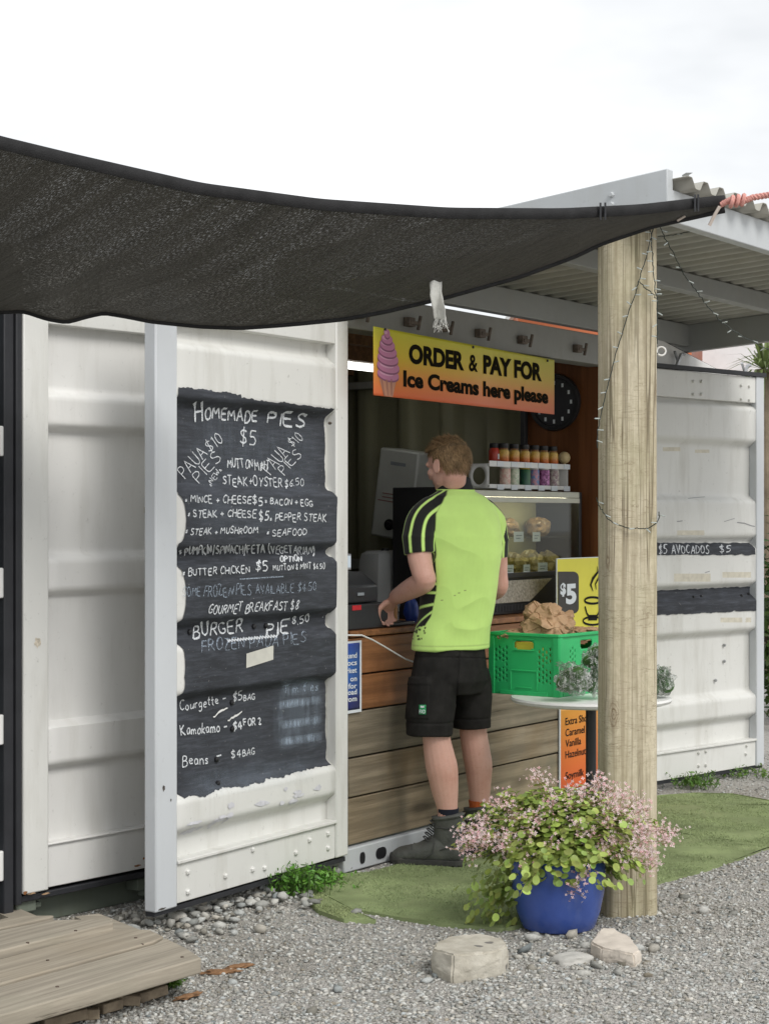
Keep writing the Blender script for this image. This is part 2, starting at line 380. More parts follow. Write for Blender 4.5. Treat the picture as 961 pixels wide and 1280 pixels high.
def kbox(name, s0, s1, o0, o1, z0, z1, mat, par=None, bev=.004): return obj(name, MB().box(B, s0, s1, o0, o1, z0, z1), M[mat] if isinstance(mat, str) else mat, par or kit, bevel=bev)
SW = 2.30                                           # inner width
kbox('floor', -.06, SW + .06, -5.2, -.02, .06, .12, 'sill')
kbox('roof', -.08, SW + .08, -5.3, -.125, 2.33, 2.362, 'header')
kbox('end_wall', -.06, SW + .06, -5.3, -5.2, .06, 2.329, 'inner')
def corr_wall(name, s, sgn):
    m = MB()
    def fn(u, v):
        o = -.45 - 4.75 * u; t = (o / .28) % 1; t = max(0, min(1, (abs(t - .5) - .13) / .12))
        return B.pt(s + sgn * .04 * t, o, .12 + 2.21 * v)
    m.grid(fn, 260, 1); return obj(name, m, M['inner'], kit, solid=.004, smooth=30)
corr_wall('side_wall', SW, 1); corr_wall('side_wall', -.02, -1)
kbox('wall_batten', SW - .05, SW - .004, -5.1, -.62, 1.16, 1.215, 'header')
kbox('wall_batten', SW - .05, SW - .004, -5.1, -.62, 2.16, 2.2, 'header')
kbox('wall_lining', SW - .012, SW + .02, -.49, -.02, .12, 2.325, wood('varnished brown plywood', (.20, .078, .028), (.14, .05, .018), (.05, .02, .01), 'z', .5, None, .45, False, .4))
kbox('wall_lining', SW - .05, SW - .014, -.50, -.472, .12, 2.32, 'black_metal')
hd = kbox('header_beam', -.06, 2.34, -.12, 0, 2.22, 2.37, 'header')
for s in (.02, .40, .66, .98, 1.36, 1.9):           # small latch cleats under the beam
    q = MB(); q.box(B, s, s + .05, .002, .03, 2.262, 2.30); q.box(B, s + .012, s + .085, .02, .034, 2.27, 2.286); q.tube([B.pt(s + .07, .03, 2.25), B.pt(s + .075, .04, 2.31)], .008, 6)
    obj('latch_cleat', q, M['rusty'], hd, bevel=.002)
sill = kbox('sill_rail', -.06, SW + .06, -.14, .02, .005, .10, 'canopy', bev=.006)
for s, w in ((.05, .035), (.165, .075)):
    q = MB(); q.prism([B.pt(s + w * (.5 + .5 * math.cos(a) * abs(math.cos(a)) ** -.4), .0205, .05 + .024 * math.sin(a)) for a in [math.pi * 2 * k / 14 + .1 for k in range(14)]], Vector((B.n.x, B.n.y, 0)) * .003)
    obj('fork_slot', q, M['black'], sill)
# wood joist ends and dark battens under the ceiling
for k, o in enumerate((-.5, -1.0, -1.6, -2.3, -3.1)):
    kbox('ceiling_joist', 0, SW, o - .05, o, 2.24, 2.328, wood('ceiling timber', (.24, .13, .06), (.16, .085, .04), (.06, .04, .02), 'x', .6) if k == 0 else bpy.data.materials['ceiling timber'])
# right jamb, and the white flashing that runs on past the hinge
kbox('corner_post', SW + .02, SW + .14, -.10, -.005, .02, 2.37, 'white')
fl = MB(); fl.prism([B.pt(SW + .05, .0, 2.18), B.pt(SW + 2.0, .0, 2.06), B.pt(SW + 2.0, .0, 2.19), B.pt(SW + .62, .0, 2.40), B.pt(SW + .05, .0, 2.42)], Vector((-B.n.x, -B.n.y, 0)) * .06)
fo = obj('eave_flashing', fl, M['white_clean'], kit, bevel=.004)
fl = MB(); fl.tube([B.pt(SW + .05, -.03, 2.425), B.pt(SW + .62, -.03, 2.405), B.pt(SW + 1.3, -.03, 2.30), B.pt(SW + 2.0, -.03, 2.195)], .012, 6)
obj('cap_strip', fl, M['rubber'], fo)
for s in (SW + .72, SW + 1.62):
    q = MB(); q.box(B, s, s + .10, .0, .03, 2.25 if s < SW + 1 else 2.20, 2.275 if s < SW + 1 else 2.215); q.tube([B.pt(s + .02, .02, 2.27), B.pt(s + .05, .035, 2.335), B.pt(s + .10, .03, 2.34)], .010, 6); q.tube([B.pt(s + .04, .02, 2.30), B.pt(s - .02, .03, 2.345)], .008, 6)
    obj('latch_cleat', q, M['steel'], fo)
# --- blackboard door
dw = 1.232
door = obj('door', panel(D2, .10, dw - .06, .20, 2.16, KR, .044, 1, -.004), M['white'], kit, fix=False, smooth=50, solid=.003)
tag(door, 'left door swung out flat, with a hand-lettered pie menu on black paint')
q = MB().box(D2, 0, .122, -.052, 0, .075, 2.29); obj('edge_stile', q, M['stile'], door, bevel=.006)
q = MB().box(D2, dw - .088, dw, -.05, .002, .085, 2.29); obj('edge_stile', q, M['white'], door, bevel=.006)
q = MB().box(D2, .122, dw - .088, -.05, -.006, .085, .225); q.box(D2, .122, dw - .088, -.05, .006, .225, .238); obj('rail', q, M['white'], door, bevel=.003)
q = MB().box(D2, .122, dw - .088, -.05, -.003, 2.14, 2.29); obj('rail', q, M['white'], door, bevel=.004)
q = MB().box(D2, .005, dw - .005, -.048, -.01, .060, .078); obj('seal', q, M['rubber'], door)
for px, py in ((236, 1090), (317, 1062), (236, 1115), (283, 1095), (317, 1087), (332, 1085), (388, 1050), (371, 1066), (411, 1042), (411, 1060)):
    s, z = D2.px(px, py); bolt(D2, s, z, door, -.004)
for px, py in ((411, 529),): s, z = D2.px(px, py); bolt(D2, s, z, door, .004, .006, 'rusty')
def surf2(px, py, lift):
    s, z = D2.px(px, py)
    for _ in range(4): s, z = D2.px(px, py, prof(z, KR, .044) - .004 + lift)
    return s, z
def d2pt(s, z, lift): return D2.pt(s, prof(z, KR, .044) - .004 + .004 * noise.noise((s * 3 + 1, z * 3, 1)) + lift, z)
# painted board: ragged outline kept to the recess, unpainted scallops at its left edge
M['board'] = None
b = NB('blackboard paint'); v = b.map()
col = b.ramp(b.noise(v, 2.5, 5, .6), [(.3, (.030, .032, .037)), (.7, (.052, .057, .068))])
col = b.mix(b.ramp(b.noise(b.map((3, 3, 30)), 3, 6, .7), [(.46, 0), (.8, .45)]), col, (.15, .165, .20))
col = b.mix(b.ramp(b.noise(v, 70, 4, .7), [(.66, 0), (.72, .8)]), col, (.3, .3, .29))
M['board'] = b.set(col, .7, b.bump(b.noise(v, 90, 3), .2, .003), 0, .25)
zt = [2.10 - .004 * i for i in range(600)]
def board_mesh(top, bot, lf, rt):                   # top/bot: z as a function of s; lf/rt: s as a function of z
    m = MB(); ns = 150; zs = [z for z in np.arange(.36, 1.98, .007)]
    def fn(u, v):
        z = .36 + (1.96 - .36) * v; a, d = lf(z), rt(z); s = a + (d - a) * u
        z = max(bot(s), min(top(s), z)); return d2pt(s, z, .0055)
    return m.grid(fn, ns, 230)
nn = lambda a, k, q=0: noise.noise((a * k, q, q * 1.7))
sA, zA = surf2(224, 488, 0); sB, zB = surf2(402, 510, 0); sC, zC = surf2(226, 998, 0); sD, zD = surf2(405, 958, 0)
top = lambda s: zA + (zB - zA) * (s - sA) / (sB - sA) + .006 * nn(s, 16, 1) + .004 * nn(s, 90, 2) + .002 * nn(s, 260, 2) + (.012 if s < .5 else 0)
bot = lambda s: zC + (zD - zC) * (s - sC) / (sD - sC) + .012 * nn(s, 9, 4) + .005 * nn(s, 60, 5) + .003 * nn(s, 200, 5) + (.04 * max(0, (.17 - s) / .04) if s < .17 else 0)
def lf(z):
    k = 0
    for zc, w in ((1.44, .085), (1.17, .10), (.92, .09), (.86, .05)):
        d = abs(z - zc) / w
        if d < 1: k = max(k, math.sqrt(1 - d * d))
    return .1235 + .045 * k + .002 * nn(z, 60, 6)
sR = surf2(404, 540, 0)[0]; sR2 = surf2(406, 930, 0)[0]
rt = lambda z: sR + (sR2 - sR) * (1.8 - z) / 1.2 + .006 * nn(z, 14, 7) + .003 * nn(z, 80, 8) + .024 * (1 if prof(z, KR, .044) > -.024 and .7 < z < 1.6 else 0)
bo = obj('blackboard_panel', board_mesh(top, bot, lf, rt), M['board'], door, fix=False, smooth=50)
# --- right door
rw = 1.31
door_r = obj('door', panel(RD, .06, rw - .06, .19, 2.11, KR, .044, 5, -.004), M['white'], kit, fix=False, smooth=50, solid=.003)
tag(door_r, 'right door, swung out, with two short strips of black paint')
obj('edge_stile', MB().box(RD, rw - .075, rw, -.05, .004, .045, 2.24), M['stile'], door_r, bevel=.006)
obj('edge_stile', MB().box(RD, 0, .07, -.05, .002, .05, 2.23), M['white'], door_r, bevel=.006)
obj('rail', MB().box(RD, .07, rw - .075, -.05, -.004, .05, .19).box(RD, .07, rw - .075, -.05, .008, .19, .203), M['white'], door_r, bevel=.003)
obj('rail', MB().box(RD, .07, rw - .075, -.05, -.003, 2.09, 2.235), M['white'], door_r, bevel=.004)
obj('seal', MB().box(RD, -.02, rw + .01, -.03, .012, 2.24, 2.262), M['rubber'], door_r)
obj('seal', MB().box(RD, .0, rw, -.05, -.01, .03, .05), M['rubber'], door_r)
for px, py in ((865, 477), (875, 477), (865, 493), (875, 493), (925, 482), (935, 483), (925, 499), (935, 500), (872, 941), (881, 939), (932, 932), (931, 942), (872, 957), (881, 956), (911, 807), (911, 827), (900, 851), (900, 872)):
    s, z = RD.px(px, py, -.004)
    bolt(RD, s, z, door_r, (-.001 if py < 520 or py > 900 else -.038), .009, 'white' if py < 520 or py > 900 else 'steel')
def rdpt(s, z, lift): return RD.pt(s, prof(z, KR, .044) - .004 + .004 * noise.noise((s * 3 + 5, z * 3, 5)) + lift, z)
for (x0, y0, x1, y1, h) in ((800, 686, 937, 686, 15), (800, 754, 940, 748, 30)):
    sa, za = RD.px(x0, y0 - h / 2, -.03); sb, zb = RD.px(x1, y1 - h / 2, -.03); _, zc = RD.px(x1, y1 + h / 2, -.03); _, zc0 = RD.px(x0, y0 + h / 2, -.03)
    m = MB()
    def fn(u, v):
        s = sa + (sb - sa) * u; t = za + (zb - za) * u + .006 * nn(s, 25, y0) ; d = zc0 + (zc - zc0) * u + .007 * nn(s, 18, y0 + 3) + .004 * nn(s, 70, y0 + 1)
        z = d + (t - d) * v; return rdpt(s + .006 * nn(z, 60, y0), z, .006)
    m.grid(fn, 60, 20); o = obj('blackboard_strip', m, M['board'], door_r, fix=False, smooth=50)
for px, py in ((869, 747), (879, 746), (928, 745), (938, 743)):
    s, z = RD.px(px, py, -.02); bolt(RD, s, z, door_r, prof(z, KR, .044), .010, 'black')
# ================================================================ the neighbouring container, left
nb = thing('shipping_container', D1.pt(-.3, -1.5, 0), 'white shipping container with dark frame standing left of the menu door', 'shipping container')
AR = [(1.765, 1.89), (1.18, 1.31), (.565, .715)]
d1 = obj('door', panel(D1, .09, 1.0, .28, 2.16, AR, .040, 9, -.004, 12, .028), M['white_clean'], nb, fix=False, smooth=50, solid=.003)
obj('edge_stile', MB().box(D1, 0, .112, -.05, .002, .135, 2.30), M['white'], d1, bevel=.005)
obj('edge_stile', MB().box(D1, .95, 1.06, -.05, .002, .135, 2.30), M['white'], d1, bevel=.005)
obj('rail', MB().box(D1, .112, .95, -.05, -.012, .14, .29).box(D1, .112, .95, -.05, -.002, .29, .298), M['white_clean'], d1, bevel=.003)
obj('rail', MB().box(D1, .112, .95, -.05, .0, 2.13, 2.30), M['white'], d1, bevel=.004)
obj('gasket', MB().box(D1, -.028, -.002, -.06, -.004, .10, 2.32).box(D1, -.028, 1.06, -.06, -.012, .105, .128), M['rubber'], d1, bevel=.004)
obj('door_frame', MB().box(D1, -.075, -.032, -.09, -.012, .05, 2.40), M['rubber'], nb, bevel=.004)
obj('wall', MB().box(D1, -1.6, -.080, -.14, -.05, .10, 2.45), M['teal'], nb, bevel=.004)
obj('wall', MB().box(D1, -1.6, 1.3, -2.6, -.145, .16, 2.42), M['white_clean'], nb, bevel=.004)
obj('sill', MB().box(D1, -1.6, 1.2, -.22, -.10, .0, .135), M['sill'], nb, bevel=.004)
for y in (551, 729, 913, 1084):
    z = H - (y - HY) / FPX * 6.33
    q = MB().box(D1, -.30, -.079, -.047, -.02, z - .038, z + .038); q.tube([D1.pt(-.085, -.025, z - .052), D1.pt(-.085, -.025, z + .052)], .014, 10)
    obj('hinge', q, M['white_clean'], nb, bevel=.004)
for px in (28, 178):
    s, z = D1.px(px, 1130 if px < 100 else 1102, -.06)
    q = MB().box(D1, s - .05, s + .04, -.095, -.03, z - .025, z + .02); q.tube([D1.pt(s + .0, -.06, z - .05), D1.pt(s + .0, -.06, z + .035)], .018, 8); q.box(D1, s + .02, s + .075, -.08, -.045, z - .02, z)
    obj('lock_bracket', q, M['sill'], nb, bevel=.004)
def stain(par, fr, s, z, w, h, off, seed, col=(.24, .10, .035)):
    m = MB(); n = 26; pts = []
    for k in range(n):
        a = 2 * math.pi * k / n; q = 1 + .5 * noise.noise((math.cos(a) * 1.6, math.sin(a) * 1.6, seed)) + .25 * noise.noise((math.cos(a) * 5, math.sin(a) * 5, seed)); pts.append(fr.pt(s + w * q * math.cos(a), off, z + h * q * math.sin(a)))
    m.add(pts, [tuple(range(n))]); nm = 'rust stain %.2f' % col[0]
    obj('rust_stain', m, bpy.data.materials[nm] if nm in bpy.data.materials else plain(nm, col, .9, .5, 60, .3), par, fix=False, smooth=0)
for x, y, w, h in ((186, 1078, .022, .008), (172, 1082, .015, .004), (181, 1073, .009, .004)): s, z = D1.px(x, y, -.009); stain(d1, D1, s, z, w, h, -.0095, x)
for x, y, w, h, c in ((47, 803, .014, .020, (.62, .56, .46)), (32, 1116, .008, .006, (.24, .10, .035)), (40, 1117, .02, .003, (.30, .2, .12)), (58, 1117, .02, .003, (.3, .2, .12))): s, z = D1.px(x, y, .003); stain(d1, D1, s, z, w, h, .0032, x, c)
for x, y, w, h in ((205, 985, .006, .011), (203, 1136, .02, .003), (214, 1000, .003, .005)): s, z = D2.px(x, y, .001); stain(door, D2, s, z, w, h, .0012, x, (.07, .06, .05))
# ================================================================ lean-to canopy over the counter
can = thing('lean_to_canopy', B.pt(1.6, .7, 2.4), 'grey steel lean-to roof of corrugated sheets above the counter and post', 'canopy')
S0, S1, N0, N1 = -.10, 3.3, -.25, 1.50
zr = lambda o: 2.515 + .07 * o                     # underside of the roof sheet
m = MB()
def fn(u, v):
    s = S0 - .02 + (S1 - S0 + .04) * u; o = N0 + (N1 + .06 - N0) * v
    return B.pt(s, o, zr(o) + .018 + .018 * max(-1, min(1, 1.5 * math.sin(s / .135 * 2 * math.pi))))
m.grid(fn, 460, 3)
obj('roof_sheet', m, plain('weathered corrugated roofing', (.36, .355, .32), .6, .15, 3, .15, 60, grime=.6, gcol=(.24, .22, .16)), can, solid=.003, smooth=60)
def beam(name, s0, s1, o0, o1, zf, h, mat='canopy'):
    q = [(s0, o0), (s1, o0), (s1, o1), (s0, o1)]; m = MB()
    m.hexa([B.pt(a, d, zf(d) - h) for a, d in q] + [B.pt(a, d, zf(d)) for a, d in q]); return obj(name, m, M[mat], can, bevel=.004)
f1 = beam('fascia', S0 - .06, S0 - .012, N0, N1, lambda o: 2.53 + .105 * o, .155)
f2 = beam('fascia', S0 - .012, S1, N1 - .05, N1, lambda o: zr(N1) - .002, .115)
beam('purlin', S0, S1, .70, .76, lambda o: zr(.73) - .001, .085, 'canopy_shade')
beam('purlin', S0, S1, -.06, .0, lambda o: zr(0) - .001, .12, 'canopy_shade')
beam('rafter', S1 - .06, S1 - .005, N0, N1 - .06, lambda o: zr(o) - .001, .15, 'canopy_shade')
for dz in (.02, .055, .09):
    for s, fr_, par in ((.0, 0, f1),):
        c = B.pt(S0 - .06, 1.28, 2.53 + .105 * 1.28 - .03 - dz); q = MB(); q.tube([c + Vector((B.d.x, B.d.y, 0)) * .003, c - Vector((B.d.x, B.d.y, 0)) * .012], [.012, .007], 8); obj('bolt', q, M['canopy'], par)
q = MB()                                             # bent strap bracket on the roof corner
pp = [P(850, 252, 6.75), P(853, 236, 6.75), P(858, 224, 6.74), P(856, 219, 6.72), P(861, 216, 6.70)]
for i in range(len(pp) - 1):
    a, d = pp[i], pp[i + 1]; w = Vector((.012, 0, 0)); t = Vector((0, .004, 0)); q.hexa([a - w - t, a + w - t, a + w + t, a - w + t, d - w - t, d + w - t, d + w + t, d - w + t])
obj('strap_bracket', q, M['canopy'], can)
q = MB().box(B, .15, .25, N1 + .002, N1 + .03, zr(N1) - .02, zr(N1) + .02); obj('strap_bracket', q, M['canopy'], can, bevel=.004)
# ================================================================ timber post
bx, by = 785, 6.68
pc = P(787.5, 1145, by); pc = Vector((pc.x, pc.y + .09, 0))
M['post'] = wood('weathered grey post timber', (.50, .43, .30), (.36, .30, .20), (.10, .085, .05), 'z', 1.0, (.26, .26, .13), .8, True, .75)
b = NB('post wood'); v = b.map()
f = b.noise(b.map((11, 11, .8)), 1.2, 6, .6, .8); col = b.ramp(f, [(.25, (.52, .455, .32)), (.5, (.58, .52, .385)), (.75, (.635, .58, .445))])
col = b.mix(b.ramp(b.noise(b.map((75, 75, 1.1)), 1, 5, .6), [(.40, .55), (.52, 0)]), col, (.25, .205, .135))
g = b.noise(b.map((30, 30, .55)), 1.0, 3, .5, .4); ck = b.ramp(g, [(.476, 0), (.492, .8), (.508, .8), (.524, 0)])
ck = b.mix(b.ramp(b.noise(b.map((4, 4, 1.3)), 1.0, 3), [(.36, 0), (.52, 1)]), 0.0, ck); col = b.mix(ck, col, (.085, .065, .04))
h = b.noise(b.map((5, 5, 34)), 1.0, 4, .6, 1.2); hk = b.ramp(h, [(.486, 0), (.497, .6), (.503, .6), (.514, 0)])
hk = b.mix(b.ramp(b.noise(v, 3.2, 3), [(.42, 0), (.58, 1)]), 0.0, hk); col = b.mix(hk, col, (.14, .10, .06))
col = b.mix(b.ramp(b.noise(b.map((3, 3, 1.5)), 1.4, 5, .6), [(.48, 0), (.72, .5)]), col, (.33, .32, .18))
vo = b.n('ShaderNodeTexVoronoi'); b.l(b.map((5.5, 5.5, 2.1)), vo.inputs['Vector']); vo.inputs['Scale'].default_value = 1.0
rg = b.math('SINE', b.math('MULTIPLY', b.math('ADD', vo.outputs['Distance'], b.math('MULTIPLY', b.noise(v, 22, 4), .10)), 150)); kn = b.ramp(vo.outputs['Distance'], [(.05, .75), (.15, 0)])
col = b.mix(b.ramp(b.noise(b.map((60, 60, 26)), 1, 5, .7), [(.40, .35), (.62, 0)]), col, (.30, .25, .165))
col = b.mix(b.math('MULTIPLY', kn, b.ramp(rg, [(.2, .25), (.8, 1)])), col, (.15, .095, .05))
nr = b.bump(ck, -.35, .005); nr = b.bump(f, .3, .006, nr); nr = b.bump(hk, -.4, .004, nr)
M['post'] = b.set(col, .82, nr, 0, .2)
ang = R(6)
rings = []
for i in range(60):
    z = -.1 + (2.56 + .1) * i / 59; ring = []
    for k in range(32):
        a = 2 * math.pi * k / 32 + ang
        e = 5.5; c, s_ = math.cos(a - ang), math.sin(a - ang); rr = (abs(c) ** e + abs(s_) ** e) ** (-1 / e) * .0955
        rr *= 1 + .022 * noise.noise((c * 1.5, s_ * 1.5, z * 1.2)) + .008 * noise.noise((c * 4, s_ * 4, z * 6)); rr *= 1.01 + .05 * max(0, (1.2 - z)) / 1.2 * .6
        ring.append(Vector((pc.x + rr * math.cos(a), pc.y + rr * math.sin(a), z)))
    rings.append(ring)
post = thing('timber_post', (pc.x, pc.y, 0), 'weathered square timber post wound with fairy lights, standing beside the blue pot', 'post')
obj('shaft', MB().loft(rings), M['post'], post, smooth=50)
q = MB(); cc = P(826, 439, pc.y - .02)
q.tube([cc + Vector((.016 * math.cos(a), .003 * math.sin(a * .5), .016 * math.sin(a))) for a in [R(200) - R(340) * k / 16 for k in range(17)]], .0035, 8); q.tube([cc + Vector((-.016, 0, 0)), cc + Vector((-.07, 0, -.004))], .0035, 8)
obj('eye_bolt', q, M['plastic_white'], post)
# ================================================================ lettering
_tc = {}
def textmesh(txt, bold=0.0, shear=0.0):
    k = (txt, bold, shear)
    if k in _tc: return _tc[k]
    c = bpy.data.curves.new('t', 'FONT'); c.body = txt; c.offset = bold; c.shear = shear; c.resolution_u = 4
    o = bpy.data.objects.new('t', c); S.collection.objects.link(o)
    me = o.evaluated_get(bpy.context.evaluated_depsgraph_get()).to_mesh()
    V = [(q.co.x, q.co.y) for q in me.vertices]; Fc = [tuple(p.vertices) for p in me.polygons]
    bpy.data.objects.remove(o); bpy.data.curves.remove(c)
    _tc[k] = (V, Fc); return _tc[k]
def printed(mb, fr, txt, p0, p1, cap, off, m=0, bold=.012, caph=.73, raw=None):
    """one line of type; p0, p1 = (s, z) of the baseline's ends, cap = letter height in metres"""
    V, Fc = textmesh(txt, bold); x0 = min(v[0] for v in V); x1 = max(v[0] for v in V); pts = []
    for x, y in V:
        u = (x - x0) / (x1 - x0); s = p0[0] + (p1[0] - p0[0]) * u; z = p0[1] + (p1[1] - p0[1]) * u + y / caph * cap
        pts.append(fr.pt(s, off, z))
    mb.add(pts, Fc, m)
GL = {
'A': [[(0,0),(.28,1),(.56,0)],[(.1,.36),(.47,.38)]], 'B': [[(0,0),(.02,1),(.36,.95),(.42,.74),(.3,.55),(.02,.52)],[(.3,.54),(.5,.36),(.44,.08),(.25,0),(0,0)]],
'C': [[(.5,.86),(.3,1),(.1,.85),(0,.5),(.08,.14),(.28,0),(.5,.14)]], 'D': [[(0,0),(.02,1),(.3,.92),(.5,.6),(.46,.25),(.26,.02),(0,0)]],
'E': [[(.46,1),(0,1),(0,0),(.48,0)],[(0,.52),(.4,.54)]], 'F': [[(.46,1),(0,1),(0,0)],[(0,.54),(.38,.55)]],
'G': [[(.5,.84),(.3,1),(.08,.84),(0,.46),(.1,.1),(.3,0),(.5,.14),(.5,.42),(.3,.42)]], 'H': [[(0,1),(0,0)],[(.48,1),(.48,0)],[(0,.5),(.48,.53)]],
'I': [[(.06,1),(.06,0)]], 'J': [[(.4,1),(.38,.2),(.2,0),(0,.15)]], 'K': [[(0,1),(0,0)],[(.46,1),(.02,.48),(.5,0)]], 'L': [[(0,1),(0,0),(.44,0)]],
'M': [[(0,0),(.06,1),(.32,.35),(.58,1),(.66,0)]], 'N': [[(0,0),(.02,1),(.48,.02),(.5,1)]],
'O': [[(.27,1),(.08,.85),(0,.48),(.1,.1),(.28,0),(.48,.14),(.54,.52),(.44,.88),(.24,1)]], 'P': [[(0,0),(.02,1),(.36,.97),(.46,.76),(.36,.52),(.02,.46)]],
'R': [[(0,0),(.02,1),(.36,.97),(.44,.76),(.34,.54),(.02,.48)],[(.2,.48),(.5,0)]], 'S': [[(.46,.86),(.26,1),(.06,.86),(.08,.62),(.4,.42),(.46,.18),(.26,0),(0,.12)]],
'T': [[(0,1),(.54,1)],[(.27,1),(.25,0)]], 'U': [[(0,1),(.02,.2),(.22,0),(.44,.16),(.48,1)]], 'V': [[(0,1),(.25,0),(.5,1)]], 'W': [[(0,1),(.14,0),(.32,.7),(.5,0),(.66,1)]],
'X': [[(0,1),(.48,0)],[(.48,1),(0,0)]], 'Y': [[(0,1),(.25,.5),(.5,1)],[(.25,.5),(.23,0)]], 'Z': [[(0,1),(.46,1),(0,0),(.48,0)]],
'0': [[(.22,1),(.04,.78),(.02,.24),(.2,0),(.38,.22),(.4,.74),(.22,1)]], '1': [[(.04,.8),(.16,1),(.14,0)]], '2': [[(.02,.8),(.2,1),(.4,.8),(.3,.5),(0,0),(.44,.02)]], '4': [[(.3,0),(.32,1),(0,.34),(.46,.36)]],
'5': [[(.42,1),(.08,1),(.04,.56),(.28,.62),(.44,.36),(.32,.06),(.02,.06)]], '6': [[(.36,1),(.08,.6),(.02,.24),(.18,0),(.38,.16),(.36,.44),(.08,.4)]], '8': [[(.22,.54),(.04,.76),(.22,1),(.4,.78),(.22,.54),(.02,.24),(.22,0),(.44,.24),(.22,.54)]],
'$': [[(.42,.84),(.22,.94),(.04,.8),(.08,.6),(.36,.42),(.4,.2),(.2,.06),(0,.18)],[(.26,1.14),(.18,-.14)]], '+': [[(0,.42),(.42,.44)],[(.21,.74),(.21,.12)]], '/': [[(0,-.15),(.3,1.2)]], '-': [[(0,.42),(.36,.44)]],
'*': [[(.02,.2),(.26,.62)],[(.26,.24),(.04,.58)],[(.14,.14),(.14,.6)]], '(': [[(.2,1.2),(.02,.7),(.04,.2),(.2,-.2)]], ')': [[(0,1.2),(.18,.7),(.16,.2),(0,-.2)]], "'": [[(.06,1.05),(.02,.75)]], '.': [[(.02,.02),(.07,.05)]], '^': [[(0,.0),(.1,.5),(.2,.02)]], '&': [[(.44,.0),(.06,.72),(.2,1),(.32,.78),(.02,.3),(.16,0),(.44,.4)]],
'o': [[(.2,.55),(.04,.42),(.02,.14),(.18,0),(.36,.14),(.38,.42),(.2,.55)]], 'u': [[(0,.55),(.02,.12),(.16,0),(.34,.14),(.36,.55)],[(.36,.55),(.38,0)]], 'r': [[(.02,.55),(.04,0)],[(.04,.34),(.16,.52),(.3,.5)]],
'g': [[(.36,.5),(.16,.55),(.02,.34),(.1,.06),(.34,.12),(.38,.55),(.34,-.3),(.16,-.42),(0,-.3)]], 'e': [[(.02,.3),(.36,.34),(.3,.54),(.12,.55),(.01,.3),(.1,.04),(.36,.06)]], 't': [[(.14,.95),(.12,.1),(.26,0)],[(0,.58),(.3,.6)]],
'a': [[(.34,.5),(.14,.55),(.01,.3),(.1,.02),(.3,.1),(.36,.55),(.38,0)]], 'm': [[(0,.55),(.02,0)],[(.02,.36),(.16,.55),(.26,.4),(.26,0)],[(.26,.36),(.4,.55),(.5,.4),(.52,0)]], 'n': [[(0,.55),(.02,0)],[(.02,.36),(.18,.55),(.34,.4),(.36,0)]],
'k': [[(0,1),(0,0)],[(.32,.55),(.02,.24),(.36,0)]], 's': [[(.3,.48),(.12,.55),(.04,.4),(.26,.22),(.22,.02),(0,.06)]], '~': [[(.15*i, .30*(-1)**i) for i in range(5)]], '_': [[(0,0),(.5,0)]],
}
GL['Q'] = GL['O']
def gw(c): 
    if c == ' ': return .34
    return max(p[0] for st in GL[c] for p in st) + (0 if c in '~_' else .17)
def chalk_line(fr_px, mb, txt, p0, p1, h, wid=.0042, jit=.07, slant=0.0, small=1.0, lift=.0085):
    """hand lettering: baseline from pixel p0 to p1 of the photograph, capital height h; measured into the door's own (s, z)"""
    tot = sum(gw(c) for c in txt) - .17; x = 0; L0 = Vector((p1[0] - p0[0], p1[1] - p0[1])); ln = L0.length; ex = L0 / ln; ey = Vector((ex.y, -ex.x)) if abs(ex.y) > .35 else Vector((0, -1))
    sx = ln / tot
    for c in txt:
        if c != ' ':
            jy = random.gauss(0, jit) * h; js = 1 + random.gauss(0, jit); tilt = slant + random.gauss(0, jit)
            for st in GL[c]:
                pp = []
                for a, d in zip(st[:-1], st[1:]):
                    for k in range(5): pp.append((a[0] + (d[0] - a[0]) * k / 5, a[1] + (d[1] - a[1]) * k / 5))
                pp.append(st[-1])
                for _ in range(2 if len(st) > 3 else 0): pp = [pp[0]] + [((pp[i - 1][0] + 2 * pp[i][0] + pp[i + 1][0]) / 4, (pp[i - 1][1] + 2 * pp[i][1] + pp[i + 1][1]) / 4) for i in range(1, len(pp) - 1)] + [pp[-1]]
                q = []
                for gx, gy in pp:
                    w = Vector(p0) + ex * ((x + gx) * sx) + ey * (gy * h * js + jy) + ex * (gy * h * tilt)
                    q.append(fr_px(w.x, w.y))
                VS = []
                for i in range(len(q)):
                    a, d = q[max(0, i - 1)], q[min(len(q) - 1, i + 1)]; t = Vector((d[0] - a[0], d[1] - a[1]))
                    t = t.normalized() if t.length > 1e-7 else Vector((1, 0)); nn_ = Vector((-t.y, t.x)) * wid * .43 * random.uniform(.7, 1.25)
                    VS += [(q[i][0] + nn_.x, q[i][1] + nn_.y), (q[i][0] - nn_.x, q[i][1] - nn_.y)]
                mb.add([mb.surf(s, z, lift) for s, z in VS], [(2 * i, 2 * i + 1, 2 * i + 3, 2 * i + 2) for i in range(len(q) - 1)])
        x += gw(c)
b = NB('white chalk pen'); v = b.map()
tr = b.n('ShaderNodeBsdfTransparent'); ms = b.n('ShaderNodeMixShader'); b.l(b.ramp(b.noise(v, 260, 3, .7), [(.36, .25), (.52, 1)]), ms.inputs[0]); b.l(tr.outputs[0], ms.inputs[1]); b.l(b.b.outputs[0], ms.inputs[2]); b.l(ms.outputs[0], b.out.inputs[0])
M['chalk'] = b.set((.74, .77, .80), .9, None, 0, .1)
b = NB('faded blue chalk'); v = b.map()
tr = b.n('ShaderNodeBsdfTransparent'); ms = b.n('ShaderNodeMixShader'); b.l(b.ramp(b.noise(v, 220, 4, .7), [(.40, .08), (.62, .85)]), ms.inputs[0]); b.l(tr.outputs[0], ms.inputs[1]); b.l(b.b.outputs[0], ms.inputs[2]); b.l(ms.outputs[0], b.out.inputs[0])
